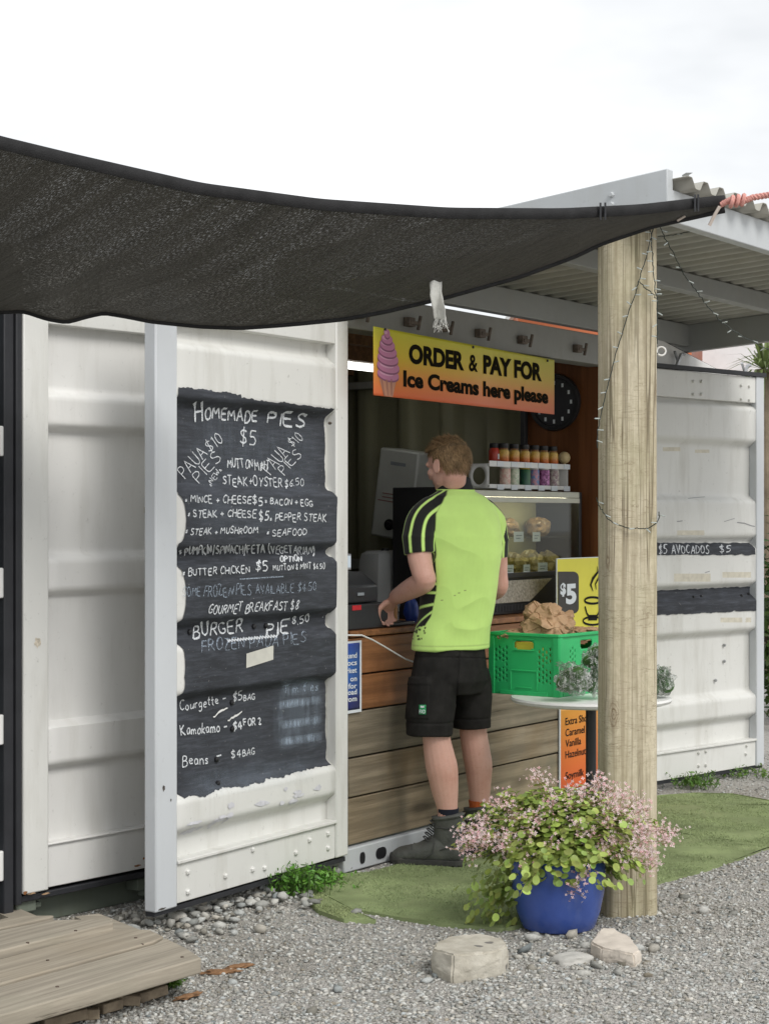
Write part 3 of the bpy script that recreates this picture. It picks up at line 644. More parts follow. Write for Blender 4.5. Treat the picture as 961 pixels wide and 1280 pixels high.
M['chalk2'] = b.set((.44, .52, .62), .9, None, 0, .1)
def chalk(txt, p0, p1, h, wid=.0042, mat='chalk', **k):
    m = MB(); m.surf = d2pt; chalk_line(lambda x, y: surf2(x, y, .0085), m, txt, p0, p1, h, wid, **k)
    return obj('chalk_lettering', m, M[mat], door, fix=False, smooth=0)
chalk('H', (244, 526), (253, 525), 24, .010); chalk('OMEMADE', (256, 524), (322, 526), 15, .0085); chalk('PIES', (335, 530), (380, 535), 17, .0095)
chalk('$5', (301, 554), (320, 557), 19, .007)
chalk('PAUA', (231, 598), (260, 568), 17, .0045, jit=.03); chalk('$10', (263, 566), (281, 553), 15, .0045, jit=.03); chalk('PIES', (249, 604), (278, 574), 15, .0045, jit=.03)
chalk('PAUA', (339, 594), (363, 566), 17, .0045, jit=.03); chalk('$10', (367, 560), (380, 549), 12, .004); chalk('PIES', (356, 594), (378, 570), 13, .0045, jit=.03)
chalk('^NEW^', (264, 608), (278, 588), 7, .004)
chalk("MUTTON'", (285, 585), (318, 586), 11, .0055); chalk('MINT', (319, 588), (336, 588), 12, .006)
chalk('STEAK+OYSTER', (279, 606), (353, 608), 11, .0055); chalk('$6.50', (356, 608), (380, 607), 9, .0045)
chalk('* MINCE + CHEESE', (231, 628), (314, 630), 9, .0055); chalk('$5', (316, 631), (328, 631), 11, .006); chalk('* BACON + EGG', (331, 630), (391, 633), 8, .0055)
chalk('* STEAK + CHEESE', (234, 647), (320, 647), 9, .0055); chalk('$5', (324, 651), (335, 651), 12, .007); chalk('* PEPPER STEAK', (337, 651), (408, 652), 9, .0055)
chalk('* STEAK + MUSHROOM', (231, 669), (322, 666), 8, .005, slant=.15); chalk('* SEAFOOD', (333, 670), (383, 669), 8, .005, slant=.12)
chalk('* PUMPKIN/SPINACH/FETA', (224, 693), (331, 691), 10, .005); chalk('(VEGETARIAN)', (336, 691), (393, 693), 9, .0045); chalk('OPTION', (350, 702), (377, 702), 7, .0045)
chalk('* BUTTER CHICKEN', (228, 720), (313, 716), 9, .0055); chalk('$5', (320, 714), (335, 714), 12, .006); chalk('MUTTON & MINT $6.50', (342, 713), (406, 711), 7, .005)
chalk('SOME', (229, 746), (250, 745), 11, .0045, 'chalk2'); chalk('FROZEN PIES', (254, 746), (314, 743), 13, .005, 'chalk2'); chalk('AVAILABLE', (320, 743), (367, 741), 11, .0045, 'chalk2'); chalk('$4.50', (372, 740), (395, 738), 11, .0045, 'chalk2')
chalk('GOURMET BREAKFAST $8', (260, 768), (372, 762), 11, .0055, slant=.22)
chalk('BURGER', (242, 797), (303, 790), 17, .0075); chalk('PIE', (334, 794), (360, 791), 15, .008); chalk("'8.50", (362, 782), (386, 777), 10, .006)
chalk('~~~~~~~~~', (284, 801), (345, 795), 7, .005, jit=.0); chalk('FROZEN PAUA PIES', (253, 815), (382, 804), 14, .0045, 'chalk2')
chalk('Courgette -', (226, 889), (283, 879), 12, .005); chalk('$5', (291, 877), (303, 875), 11, .006); chalk('BAG', (305, 876), (319, 874), 7, .0055)
chalk('Kamokamo -', (227, 920), (284, 914), 13, .006); chalk('$4', (291, 913), (303, 911), 11, .008); chalk('FOR 2', (305, 908), (327, 905), 9, .0065)
chalk('Beans', (228, 958), (260, 954), 13, .0055); chalk('- ', (270, 949), (282, 946), 8, .0055); chalk('$4', (289, 948), (301, 946), 11, .005); chalk('BAG', (303, 946), (318, 943), 8, .005)
chalk('T m t es', (354, 868), (398, 862), 11, .006, 'chalk2')
chalk('___', (300, 724), (348, 721), 4, .006, 'chalk2', jit=0)
# wiped-out lines at the lower right of the board: smears of chalk dust
b = NB('wiped chalk smear'); v = b.map((60, 60, 9))
tr = b.n('ShaderNodeBsdfTransparent'); ms = b.n('ShaderNodeMixShader'); at = b.n('ShaderNodeVertexColor', layer_name='tint'); sp = b.n('ShaderNodeSeparateColor'); b.l(at.outputs[0], sp.inputs[0])
b.l(b.math('MULTIPLY', b.ramp(b.noise(v, 1.2, 5, .7), [(.34, .15), (.62, .8)]), sp.outputs[0]), ms.inputs[0]); b.l(tr.outputs[0], ms.inputs[1]); b.l(b.b.outputs[0], ms.inputs[2]); b.l(ms.outputs[0], b.out.inputs[0])
M['smear'] = b.set((.40, .48, .58), .9, None, 0, .1)
def smear(x0, y0, x1, y1, h, st=1.0):
    V, C = [], []
    nu, nv = 24, 8
    for j in range(nv + 1):
        for i in range(nu + 1):
            u, w = i / nu, j / nv; s, z = surf2(x0 + (x1 - x0) * u, y0 + (y1 - y0) * u + (w - .5) * h, .007); V.append(d2pt(s, z, .007) - root_loc(door))
            k = min(1, 6 * u, 6 * (1 - u)) * math.sin(math.pi * w) ** .7 * st * (.6 + .5 * noise.noise((s * 20, z * 14, 2))); C.append((k, k, k, 1))
    w_ = nu + 1; Fc = np.array([(j * w_ + i, j * w_ + i + 1, (j + 1) * w_ + i + 1, (j + 1) * w_ + i) for j in range(nv) for i in range(nu)])
    npmesh('chalk_smear', np.array([tuple(q) for q in V]), Fc, M['smear'], door, col=np.array(C).clip(0, 1))
for q in ((350, 860, 402, 857, 22, .8), (345, 882, 404, 874, 12, 1.2), (347, 907, 404, 899, 12, 1.2), (347, 928, 404, 920, 12, 1.2), (340, 900, 405, 892, 90, .42), (228, 560, 404, 575, 110, .16), (228, 640, 404, 640, 60, .12), (226, 985, 400, 958, 40, .25)): smear(*q)
q = MB(); sa, za = surf2(307, 817, .004); sb, zb = surf2(341, 831, .004)
q.grid(lambda u, v: d2pt(sa + (sb - sa) * u, zb + (za - zb) * v + .02 * u, .0085), 8, 6); obj('masking_tape', q, plain('masking tape', (.62, .61, .55), .7, .08, 20), door, fix=False)
for px, py in ((235, 790), (315, 783), (330, 782), (288, 878), (288, 911), (268, 949), (270, 979)):
    s, z = surf2(px, py, 0); q = MB(); c = d2pt(s, z, .006); nv3 = Vector((D2.n.x, D2.n.y, 0)); q.tube([c - nv3 * .003, c + nv3 * .007, c + nv3 * .010], [.011, .010, .005], 8); obj('bolt', q, M['black'], door)
for px, py in ((294, 895), (276, 890)):
    q = MB(); q.grid(lambda u, v: d2pt(*surf2(px + (u - .5) * 18, py - (u - .5) * 12 + (v - .5) * 3 * (1 - abs(u - .5)) + 3 * nn(u, 5, px), .009), .009), 8, 2); obj('paint_chip', q, M['plastic_white'], door, fix=False)
wear = plain('lavender grey undercoat', (.60, .60, .635), .8, .15, 40)
for k in range(26):
    s = random.uniform(.15, dw - .12); z = .345 + .06 * s + random.uniform(-.05, .02) if random.random() < .8 else random.uniform(.9, 1.9)
    if z > .6: s = random.uniform(dw - .15, dw - .095)
    w, h = random.uniform(.008, .045) * (1 if z < .6 else .35), random.uniform(.003, .013); m = MB(); m.add([d2pt(s + w * (1 + .6 * noise.noise((math.cos(a) * 2, math.sin(a) * 2, k))) * math.cos(a), z + h * (1 + .7 * noise.noise((math.cos(a) * 3, math.sin(a) * 3, k + 9))) * math.sin(a), .0042) for a in [2 * math.pi * i / 22 for i in range(22)]], [tuple(range(22))]); obj('paint_wear', m, wear, door, fix=False, smooth=0)
# avocado strip on the right door
def surfR(px, py, lift=.004):
    s, z = RD.px(px, py)
    for _ in range(4): s, z = RD.px(px, py, prof(z, KR, .044) - .004 + lift)
    return s, z
for t, p0, p1, h in (('$5', (822, 693), (832, 692), 11), ('AVOCADOS', (838, 692), (884, 692), 10), ('$5', (898, 691), (911, 690), 9)):
    m = MB(); m.surf = rdpt; chalk_line(surfR, m, t, p0, p1, h, .006, lift=.0095); obj('chalk_lettering', m, M['chalk'], door_r, fix=False, smooth=0)
for x0, y0, w, h in ((842, 717, 45, 10), (902, 715, 36, 7), (846, 663, 34, 6), (828, 559, 22, 5), (868, 562, 18, 4), (900, 772, 40, 6), (830, 552, 10, 4)):
    q = MB(); q.grid(lambda u, v: rdpt(*surfR(x0 + w * u, y0 + h * v, .002), .0016), 10, 4); obj('tape_residue', q, plain('yellowed tape glue', (.60, .565, .47), .8, .12, 30) if 'yellowed tape glue' not in bpy.data.materials else bpy.data.materials['yellowed tape glue'], door_r, fix=False)
def scratch(pts, w=.003):
    q = MB(); VS = []
    for i, (x, y) in enumerate(pts):
        s, z = surfR(x, y); VS += [rdpt(s, z + w * .5, .003), rdpt(s, z - w * .5, .003)]
    q.add(VS, [(2 * i, 2 * i + 1, 2 * i + 3, 2 * i + 2) for i in range(len(pts) - 1)]); obj('scuff_mark', q, plain('grey scuff', (.30, .30, .31), .8, .3) if 'grey scuff' not in bpy.data.materials else bpy.data.materials['grey scuff'], door_r, fix=False)
scratch([(860, 623), (868, 622), (881, 621)]); scratch([(921, 653), (930, 654), (938, 657), (943, 658)], .005); scratch([(846, 652), (853, 651)], .004); scratch([(905, 652), (918, 648)], .003); scratch([(880, 716), (886, 714)], .004)
# tape stripe on the neighbour's door
q = MB(); q.grid(lambda u, v: D1.pt(.60 + .2 * u, -.033, 1.47 + .022 * v - .006), 4, 1)
obj('tape_residue', q, bpy.data.materials['yellowed tape glue'], d1, fix=False)
# ================================================================ service counter
ctr = thing('service_counter', B.pt(1.13, -.3, .1), 'timber counter of horizontal boards, upper ones varnished brown and lower ones weathered grey', 'counter')
varn = wood('varnished pine', (.37, .17, .072), (.26, .112, .044), (.05, .025, .012), 'x', .7, (.13, .05, .02), .38, True, .4)
def wgrey(i, a, c): return wood('weathered board', a, c, (.07, .055, .035), 'x', .75 + .1 * i, (.21, .145, .075) if i % 2 else (.16, .15, .11), .8, True, .7)
wg = [wgrey(0, (.36, .29, .195), (.25, .195, .125)), wgrey(1, (.33, .275, .195), (.22, .18, .125)), wgrey(2, (.31, .26, .19), (.20, .17, .12))]
zb = [.105, .30, .462, .652, .80, .955]
for i in range(5):
    m = MB(); m.box(B, 0, SW, -.03, .0 + (.003 if i % 2 else 0), zb[i] + .004, zb[i + 1] - .003)
    o = obj('plank', m, varn if i > 2 else wg[i], None, bevel=.004)
    # lay the grain along the counter: keep the mesh in the counter's own axes
    rot = Matrix.Rotation(math.atan2(B.d.y, B.d.x), 4, 'Z'); 
    me = o.data; wl = Vector(o.location); ctrl = Vector(ctr.location)
    me.transform(Matrix.Translation(wl - ctrl)); me.transform(rot.inverted()); me.transform(Matrix.Translation((i * 3.7, i * 1.3, i * .9)))
    o.parent = ctr; o.rotation_euler = (0, 0, math.atan2(B.d.y, B.d.x)); o.location = -(rot @ Vector((i * 3.7, i * 1.3, i * .9)))
m = MB().box(B, 0, SW, -.62, .012, .957, .982); obj('countertop', m, varn, ctr, bevel=.004)
m = MB().box(B, 0, SW, -.60, -.035, .12, .95); obj('carcass', m, M['black'], ctr)
m = MB(); m.tube([P(433, 794, 7.46), P(452, 794, 7.52), P(466, 800, 7.58), P(480, 808, 7.64), P(495, 817, 7.70), P(507, 824, 7.74), P(530, 832, 7.84)], .0035, 6)
for i in range(len(m.v)):
    pass
tag(obj('power_cord', m, M['plastic_white']), 'thin white cord drooping across the varnished counter boards', 'cord')
# ================================================================ things on and behind the counter
def bthing(name, px, o, z, label, cat, group=None): return thing(name, B.pt(B.s_at(px, o), o, z), label, cat, group)
ZC = .983
# pie cabinet
cs0, cs1, co0, co1 = B.s_at(553, -.12), B.s_at(723, -.12), -.12, -.38
cab = thing('display_cabinet', B.pt((cs0 + cs1) / 2, -.3, ZC), 'black framed glass food cabinet with bags of baking, beside the man at the counter', 'display cabinet')
b = NB('cabinet glass'); tr = b.n('ShaderNodeBsdfTransparent'); tr.inputs[0].default_value = (.86, .88, .84, 1); gl = b.n('ShaderNodeBsdfGlossy'); gl.inputs['Roughness'].default_value = .03
lw = b.n('ShaderNodeLayerWeight'); lw.inputs[0].default_value = .5; ms = b.n('ShaderNodeMixShader'); b.l(b.math('ADD', b.math('MULTIPLY', b.math('POWER', lw.outputs['Facing'], 4), .5), .035), ms.inputs[0]); b.l(tr.outputs[0], ms.inputs[1]); b.l(gl.outputs[0], ms.inputs[2]); b.l(ms.outputs[0], b.out.inputs[0]); M['glass'] = b.m
zg0, zg1, zt1 = 1.165, 1.545, 1.575
M['olive'] = plain('olive cabinet lining', (.40, .37, .22), .6, .12, 6)
obj('base', MB().box(B, cs0, cs1, co1, co0, ZC, zg0), M['black'], cab, bevel=.006)
obj('end_panel', MB().box(B, cs0 - .02, cs0, co1, co0 + .02, ZC - .0, zt1 + .01), M['black'], cab, bevel=.004)
obj('end_panel', MB().box(B, cs1, cs1 + .025, co1, co0 + .005, ZC, zt1), M['black'], cab, bevel=.004)
obj('back_panel', MB().box(B, cs0, cs1, co1, co1 + .01, zg0, zg1), M['olive'], cab)
obj('glass_front', MB().box(B, cs0 + .004, cs1 - .004, co0 - .006, co0, zg0 + .02, zg1 - .005), M['glass'], cab)
obj('top_frame', MB().box(B, cs0, cs1, co1, co0 + .004, zg1, zt1), plain('pale cabinet top', (.50, .50, .42), .4, .1), cab, bevel=.003)
obj('top_frame', MB().box(B, cs0, cs1, co0 - .003, co0 + .006, zg1 - .026, zg1 - .001), bpy.data.materials['pale cabinet top'], cab, bevel=.002)
obj('glass_shelf', MB().box(B, cs0 + .01, cs1 - .01, co1 + .02, co0 - .03, 1.345, 1.353), M['glass'], cab)
obj('door_rail', MB().box(B, cs0, cs1, co0 - .004, co0 + .008, zg0 - .008, zg0 + .016), M['black_metal'], cab, bevel=.002)
s0, s1 = B.s_at(600, -.11), B.s_at(690, -.11)
obj('front_panel', MB().prism([B.pt(s0, co0 + .003, 1.04), B.pt(s1 - .22, co0 + .003, 1.04), B.pt(s1, co0 + .003, 1.145), B.pt(s0, co0 + .003, 1.145)], Vector((B.n.x, B.n.y, 0)) * .006), plain('speckled stone panel', (.34, .31, .25), .5, .45, 90, .1), cab)
m = MB()
for k in range(34): m.box(B, s0 + .02 + k * .014, s0 + .027 + k * .014, co0 + .002, co0 + .012, 1.0, 1.03)
obj('vent_grille', m, M['black_metal'], cab)
lum = MB().box(B, cs0 + .05, cs1 - .08, co0 - .05, co0 - .03, zg1 - .018, zg1 - .006); em = NB('cabinet lamp'); em.set((1, .95, .8), .5, None, 0, .2, **{'Emission Color': (1, .93, .72), 'Emission Strength': 9}); obj('lamp_strip', lum, em.m, cab)
M['card'] = plain('white card', (.70, .74, .77), .7, .03); M['ink'] = plain('printed ink', (.02, .02, .02), .9, .1, spec=.08); M['inkgrey'] = plain('faint print', (.3, .33, .36), .8, .2)
def price_card(px, py, w, h, lab, o=-.14):
    s, z = B.px(px, py, o); sw = w / 2 * .0062; hh = h / 2 * .0038
    t = thing('price_card', B.pt(s, o, z - hh), lab, 'price card', 'price cards in the food cabinet')
    obj('card', MB().box(B, s - sw, s + sw, o - .001, o + .001, z - hh, z + hh), M['card'], t)
    m = MB()
    for k in range(2): m.box(B, s - sw * .6, s + sw * (.6 - .3 * k), o + .0012, o + .002, z + hh * (.15 - .55 * k), z + hh * (.35 - .55 * k))
    obj('print', m, M['inkgrey'], t)
price_card(648, 671, 15, 13, 'wider white price card on the upper cabinet shelf'); price_card(670, 671, 12, 12, 'narrower white price card on the upper cabinet shelf, right of the wider one')
price_card(637, 712, 11, 12, 'white price card on the cabinet floor nearest the man'); price_card(658, 711, 10, 11, 'narrow white price card in the middle of the cabinet floor'); price_card(678, 709, 15, 12, 'wide bluish price card at the right end of the cabinet floor')
M['bag_clear'] = None
b = NB('clear plastic bag'); tr = b.n('ShaderNodeBsdfTransparent'); tr.inputs[0].default_value = (.93, .94, .92, 1); gl = b.n('ShaderNodeBsdfGlossy'); gl.inputs['Roughness'].default_value = .12
v = b.map(); nr = b.bump(b.noise(v, 17, 4, .6, 2.5), 1.0, .04); b.l(nr, gl.inputs['Normal']); df = b.n('ShaderNodeBsdfDiffuse'); df.inputs[0].default_value = (.75, .77, .74, 1); b.l(nr, df.inputs['Normal'])
m1 = b.n('ShaderNodeMixShader'); b.l(b.ramp(b.noise(b.map((34, 34, 9), rot=(.5, .3, 0)), 1.0, 4, .6, 2.0), [(.47, .05), (.60, .72)]), m1.inputs[0]); b.l(tr.outputs[0], m1.inputs[1]); b.l(df.outputs[0], m1.inputs[2])  # stretched white diffuse streaks: reflections on the film painted in
lw = b.n('ShaderNodeLayerWeight'); lw.inputs[0].default_value = .5; b.l(nr, lw.inputs[1]); m2 = b.n('ShaderNodeMixShader'); b.l(b.math('ADD', b.math('MULTIPLY', b.math('POWER', lw.outputs['Facing'], 3), .6), .05), m2.inputs[0]); b.l(m1.outputs[0], m2.inputs[1]); b.l(gl.outputs[0], m2.inputs[2]); b.l(m2.outputs[0], b.out.inputs[0]); M['bag_clear'] = b.m
def crumple(c, r, seed, amp=.16, sub=4, rot=0, flat=0):
    bm = bmesh.new(); bmesh.ops.create_icosphere(bm, subdivisions=sub, radius=1); m = MB(); ca, sa = math.cos(rot), math.sin(rot)
    for q in bm.verts:
        p = q.co.normalized(); k = 1 + amp * (noise.noise(p * 1.7 + Vector((seed, 0, 0))) * 1.3 + .7 * (abs(noise.noise(p * 3.6 + Vector((0, seed, 0)))) - .25) * 2 + .35 * noise.noise(p * 8 + Vector((0, 0, seed))))
        p = Vector((p.x * r[0], p.y * r[1], max(p.z * r[2], -r[2] * (1 - flat))) ) * k; q.co = (c[0] + p.x * ca - p.y * sa, c[1] + p.x * sa + p.y * ca, c[2] + p.z)
    bm.verts.index_update(); m.add([q.co[:] for q in bm.verts], [[q.index for q in f.verts] for f in bm.faces]); bm.free(); return m
pie = plain('baked goods in film', (.42, .33, .16), .3, .4, 14, .4, 40, spec=.7); pie2 = plain('dark baking in film', (.30, .19, .09), .3, .45, 18, .4, 40, spec=.7)
for px, py, o, w, h, mt, lab in ((633, 655, -.3, .075, .05, pie2, 'brown wrapped baking left on the upper cabinet shelf'), (672, 655, -.3, .075, .055, pie2, 'brown wrapped baking right on the upper cabinet shelf'),
        (641, 694, -.28, .085, .06, pie, 'pale wrapped baking on the cabinet floor nearest the man'), (662, 692, -.26, .09, .066, pie, 'biggest pale wrapped bundle in the middle of the cabinet floor'), (683, 693, -.28, .08, .06, pie, 'pale wrapped baking at the right of the cabinet floor')):
    s, z = B.px(px, py, o); z = 1.353 + h * .8 if z > 1.3 else zg0 + h * .8
    tag(obj('food_bag', crumple(B.pt(s, o, z), (w, .06, h), px, .2, 3, R(55), .2), mt, smooth=0), lab, 'food bag', 'wrapped baking in the cabinet')
# display rack with canisters, jars on top
ro = -.22; rs0, rs1 = B.s_at(604, ro), B.s_at(703, ro)
rack = thing('tabletop_rack', B.pt((rs0 + rs1) / 2, ro, zt1 + .012), 'white two-tier card rack with price strips standing on the glass cabinet', 'rack')
rz = zt1 + .012; rt_ = rz + .118
obj('shelf_tray', MB().box(B, rs0, rs1, ro - .08, ro + .03, rz, rz + .008).box(B, rs0, rs1, ro + .03, ro + .034, rz, rz + .02), M['plastic_white'], rack, bevel=.002)
obj('shelf_tray', MB().box(B, rs0, rs1, ro - .08, ro + .03, rt_ - .008, rt_).box(B, rs0, rs1, ro + .03, ro + .034, rt_ - .014, rt_ + .014), M['plastic_white'], rack, bevel=.002)
m = MB(); oc = ro - .025; mid = (rz + rt_) / 2; N_ = 20
outer, inner = [], []
for k in range(N_):
    a = 2 * math.pi * k / N_; c, s_ = math.cos(a), math.sin(a); rr = 1 / max(abs(c), abs(s_))
    outer.append(B.pt(rs0, oc + .055 * c * rr, mid + .058 * s_ * rr)); inner.append(B.pt(rs0, oc + .036 * c, mid + .042 * s_))
m.add(outer + inner, [(k, (k + 1) % N_, N_ + (k + 1) % N_, N_ + k) for k in range(N_)]); obj('side_panel', m, M['plastic_white'], rack, solid=.004)
m = MB().box(B, rs1 - .004, rs1, ro - .08, ro + .03, rz, rt_); obj('side_panel', m, M['plastic_white'], rack)
for k in range(6):
    for zz in (rt_, rz + .006):
        s = rs0 + .10 + (rs1 - rs0 - .12) * k / 5; obj('price_strip', MB().box(B, s - .032, s + .03, ro + .035, ro + .037, zz - .012, zz + .013), M['card'], rack)
lid = M['black']; M['spice'] = None
def zmat(name, stops, z0, z1, rough=.25):
    b = NB(name); sp = b.n('ShaderNodeSeparateXYZ'); b.l(b.tc.outputs['Object'], sp.inputs[0]); f = b.math('DIVIDE', b.math('SUBTRACT', sp.outputs[2], z0), z1 - z0)
    r = b.ramp(f, stops); r = b.mix(.35, r, b.ramp(b.noise(b.map(), 130, 4), [(.35, .2), (.65, 1)]), 'MULTIPLY'); return b.set(r, rough, None, 0, .5)
jarm = zmat('jar with orange label', [(0, (.10, .02, .01)), (.1, (.55, .10, .02)), (.35, (.62, .17, .03)), (.6, (.70, .40, .07)), (.85, (.62, .42, .10)), (.95, (.25, .12, .05))], 0, .078)
b = NB('red jar label'); jred = b.set((.45, .04, .02), .3, None, 0, .5)
xs_ = [617.5, 629, 642, 655, 667.5, 679, 690.5]; ordn = ['', 'leftmost', 'second', 'third', 'fourth', 'fifth', 'sixth']
for i, x in enumerate(xs_):
    o = ro + (.0 if i else -.035)
    c = B.pt(B.s_at(x, o), o, rt_ + .001)
    t = thing('spice_jar', c, ('red-labelled jar with black lid and white square, left end of the top row' if i == 0 else 'orange-labelled jar with black lid, %s of the orange ones on the rack' % (ordn[i] if i < 6 else 'last and rightmost')), 'jar', 'jars along the top of the rack')
    m = MB().lathe(c, [(.025, 0), (.0275, .004), (.0275, .062), (.022, .074), (.021, .08)], 20); obj('glass_body', m, jred if i == 0 else jarm, t)
    m = MB().lathe(c, [(.0225, .079), (.0238, .081), (.0238, .100), (.022, .102)], 20); obj('lid', m, M['black'], t)
    if i == 0: obj('label_patch', MB().box(B, B.s_at(x, o) - .012, B.s_at(x, o) + .010, o + .0265, o + .0285, c.z + .024, c.z + .050), M['card'], t)
can_c = [((.62, .36, .30), (.70, .58, .48), 'pink and cream patterned canister nearest the oval side hole'), ((.42, .52, .36), (.66, .68, .55), 'pale green floral canister on the lower rack tier'), ((.02, .09, .06), (.05, .16, .06), 'dark green canister with a yellow band on the lower rack tier'),
         ((.10, .22, .42), (.55, .25, .30), 'blue and red patterned canister on the lower rack tier'), ((.60, .25, .52), (.20, .05, .16), 'purple canister with dark spots on the lower rack tier'), ((.58, .55, .48), (.30, .20, .22), 'cream speckled canister at the right of the lower rack tier')]
for i, (x, (a, d, lab)) in enumerate(zip((631, 642, 656, 667, 680, 692), can_c)):
    c = B.pt(B.s_at(x, ro - .01), ro - .01, rz + .0085); b = NB('canister print'); f = b.noise(b.map(), 55 if i != 2 else 8, 3, .6, .6)
    mt = b.set(b.ramp(f, [(.42, a), (.56, d)]), .35, None, 0, .5)
    t = thing('canister', c, lab, 'canister', 'canisters in the lower tier of the rack')
    obj('tube', MB().lathe(c, [(.025, 0), (.027, .002), (.027, .088), (.0255, .09)], 22), mt, t); obj('lid', MB().lathe(c, [(.0235, .0905), (.0245, .091), (.0245, .098), (.022, .099)], 22), M['plastic_white'] if i != 2 else plain('yellow lid', (.6, .45, .05)), t)
c = B.pt(B.s_at(705, ro - .01), ro - .01, rz); m = MB().ball(c + Vector((0, 0, .168)), .031, 20, 14); m.lathe(c, [(.03, 0), (.03, .008), (.006, .012), (.006, .14)], 12)
tag(obj('cream_globe', m, plain('cream globe', (.66, .52, .28), .4, .1, 25)), 'round cream coloured globe on a thin stem at the right of the jars', 'globe')
# water boiler on the inner side wall
Wf = Fr(B.pt(SW, 0, 0).xy, (-B.n.x, -B.n.y))
sx0, z0 = Wf.px(470, 617, -.22); sx1, _ = Wf.px(519, 612, -.22); cz = z0; w = abs(sx1 - sx0); sc_ = (sx0 + sx1) / 2
bo_ = thing('water_boiler', Wf.pt(sc_, -.12, cz - .25), 'crooked white wall-mounted water boiler with a black dial', 'water boiler')
rotm = Matrix.Translation(Wf.pt(sc_, -.12, cz)) @ Matrix.Rotation(R(-8), 4, Vector((-Wf.n.x, -Wf.n.y, 0)).normalized()) @ Matrix.Translation(-Wf.pt(sc_, -.12, cz))
def rbox(a0, a1, o0, o1, z0, z1): 
    m = MB().box(Wf, a0, a1, o0, o1, z0, z1); m.v = [tuple(rotm @ Vector(p)) for p in m.v]; return m
wb = plain('off white enamel', (.60, .62, .58), .4, .06)
obj('case', rbox(sc_ - w / 2, sc_ + w / 2, -.23, -.03, cz - .245, cz + .235), wb, bo_, bevel=.012)
m = rbox(sc_ - w * .12, sc_ - w * .28, -.233, -.2305, cz + .145, cz + .16)
m2 = MB()
for k, (a, d) in enumerate(((.30, -.32), (.30, -.1), (.4, -.38))): q = rbox(sc_ + w * a, sc_ + w * d, -.233, -.2305, cz - .01 - k * .02, cz - .004 - k * .02); m2.add(q.v, q.f)
obj('print', m2, plain('faint red print', (.35, .2, .18), .7), bo_)
m2 = MB(); printed(m2, Wf, 'OIII', (0, 0), (1, 0), .5, 0); m2 = rbox(sc_ + w * .18, sc_ - w * .2, -.233, -.2305, cz + .15, cz + .168); obj('nameplate', m2, M['inkgrey'], bo_)
c = rotm @ Wf.pt(sc_ + w * .02, -.232, cz - .17); nn3 = Vector((-Wf.n.x, -Wf.n.y, 0)); m = MB(); m.tube([c, c + nn3 * .012], .03, 16); m.tube([c + nn3 * .012, c + nn3 * .025], [.018, .015], 12); obj('dial', m, M['black'], bo_)
# grey dispenser, cash register, small screen
s0, s1 = B.s_at(452, -.50), B.s_at(497, -.50)
m = MB(); rings = []
for t, k in ((0, 1), (.55, 1), (.85, .96), (.96, .88), (1, .70)):
    z = ZC + .31 * t; ring = []
    for i in range(20):
        a = 2 * math.pi * i / 20; c, s_ = math.cos(a), math.sin(a); e = (abs(c) ** 4 + abs(s_) ** 4) ** -.25
        ring.append(B.pt((s0 + s1) / 2 + (s1 - s0) / 2 * c * e * k, -.47 + .08 * s_ * e * k, z))
    rings.append(ring)
m.loft(rings); t = thing('plastic_dispenser', B.pt((s0 + s1) / 2, -.47, ZC), 'grey plastic dispenser with rounded top behind the cash register', 'dispenser')
obj('case', m, plain('mid grey plastic', (.30, .31, .31), .45, .06), t); obj('button', MB().lathe(B.pt((s0 + s1) / 2, -.47, ZC + .31), [(.02, 0), (.018, .01)], 12), M['black'], t)
reg = bthing('cash_register', 452, -.2, ZC, 'black cash register with red sticker at the left end of the counter', 'cash register')
s1 = B.s_at(476, -.04)
regm = plain('charcoal plastic', (.035, .037, .04), .4, .1)
obj('drawer', MB().box(B, .01, s1 + .05, -.34, -.02, ZC, ZC + .105), regm, reg, bevel=.006)
obj('printer', MB().prism([B.pt(.01, -.04, ZC + .108), B.pt(.01, -.30, ZC + .108), B.pt(.01, -.30, ZC + .235), B.pt(.01, -.12, ZC + .235), B.pt(.01, -.04, ZC + .18)], Vector((B.d.x, B.d.y, 0)) * (s1 - .03)), regm, reg, bevel=.008)
obj('sticker', MB().box(B, B.s_at(440, -.02), B.s_at(451, -.02), -.0195, -.0175, ZC + .082, ZC + .102), plain('red sticker', (.55, .03, .04), .5), reg)
obj('nameplate', MB().box(B, B.s_at(447, -.035), B.s_at(455, -.035), -.036, -.034, ZC + .14, ZC + .152), M['inkgrey'], reg)
em = NB('screen'); em.set((.3, .35, .38), .2, None, 0, .5, **{'Emission Color': (.75, .86, .95), 'Emission Strength': .35})
t = bthing('customer_display', 436, -.28, ZC + .236, 'small tilted pale screen on top of the cash register', 'screen')
u0, u1 = B.s_at(426, -.2), B.s_at(443, -.2)
obj('housing', MB().box(B, u0, u1, -.24, -.215, ZC + .238, ZC + .31), M['steel'], t, bevel=.004); obj('screen', MB().box(B, u0 + .012, u1 - .01, -.2145, -.2125, ZC + .25, ZC + .30), em.m, t)
t = bthing('wooden_block', 494, -.12, ZC, 'small upright orange wooden block beside the man\'s hand', 'block'); s = B.s_at(494, -.1); 
m = MB().box(B, s - .012, s + .012, -.125, -.095, ZC, ZC + .085); bpy.data.objects.remove(t); tag(obj('wooden_block', m, plain('orange wood', (.50, .22, .06), .5), bevel=.003), 'small upright orange wooden block beside the man\'s hand', 'block')
s = B.s_at(523, -.1); tag(obj('blue_pouch', crumple(B.pt(s, -.14, ZC + .05), (.035, .03, .06), 3, .12, 3), plain('blue pouch', (.02, .05, .25), .4), smooth=30), 'small blue pouch on the counter in front of the man', 'pouch')
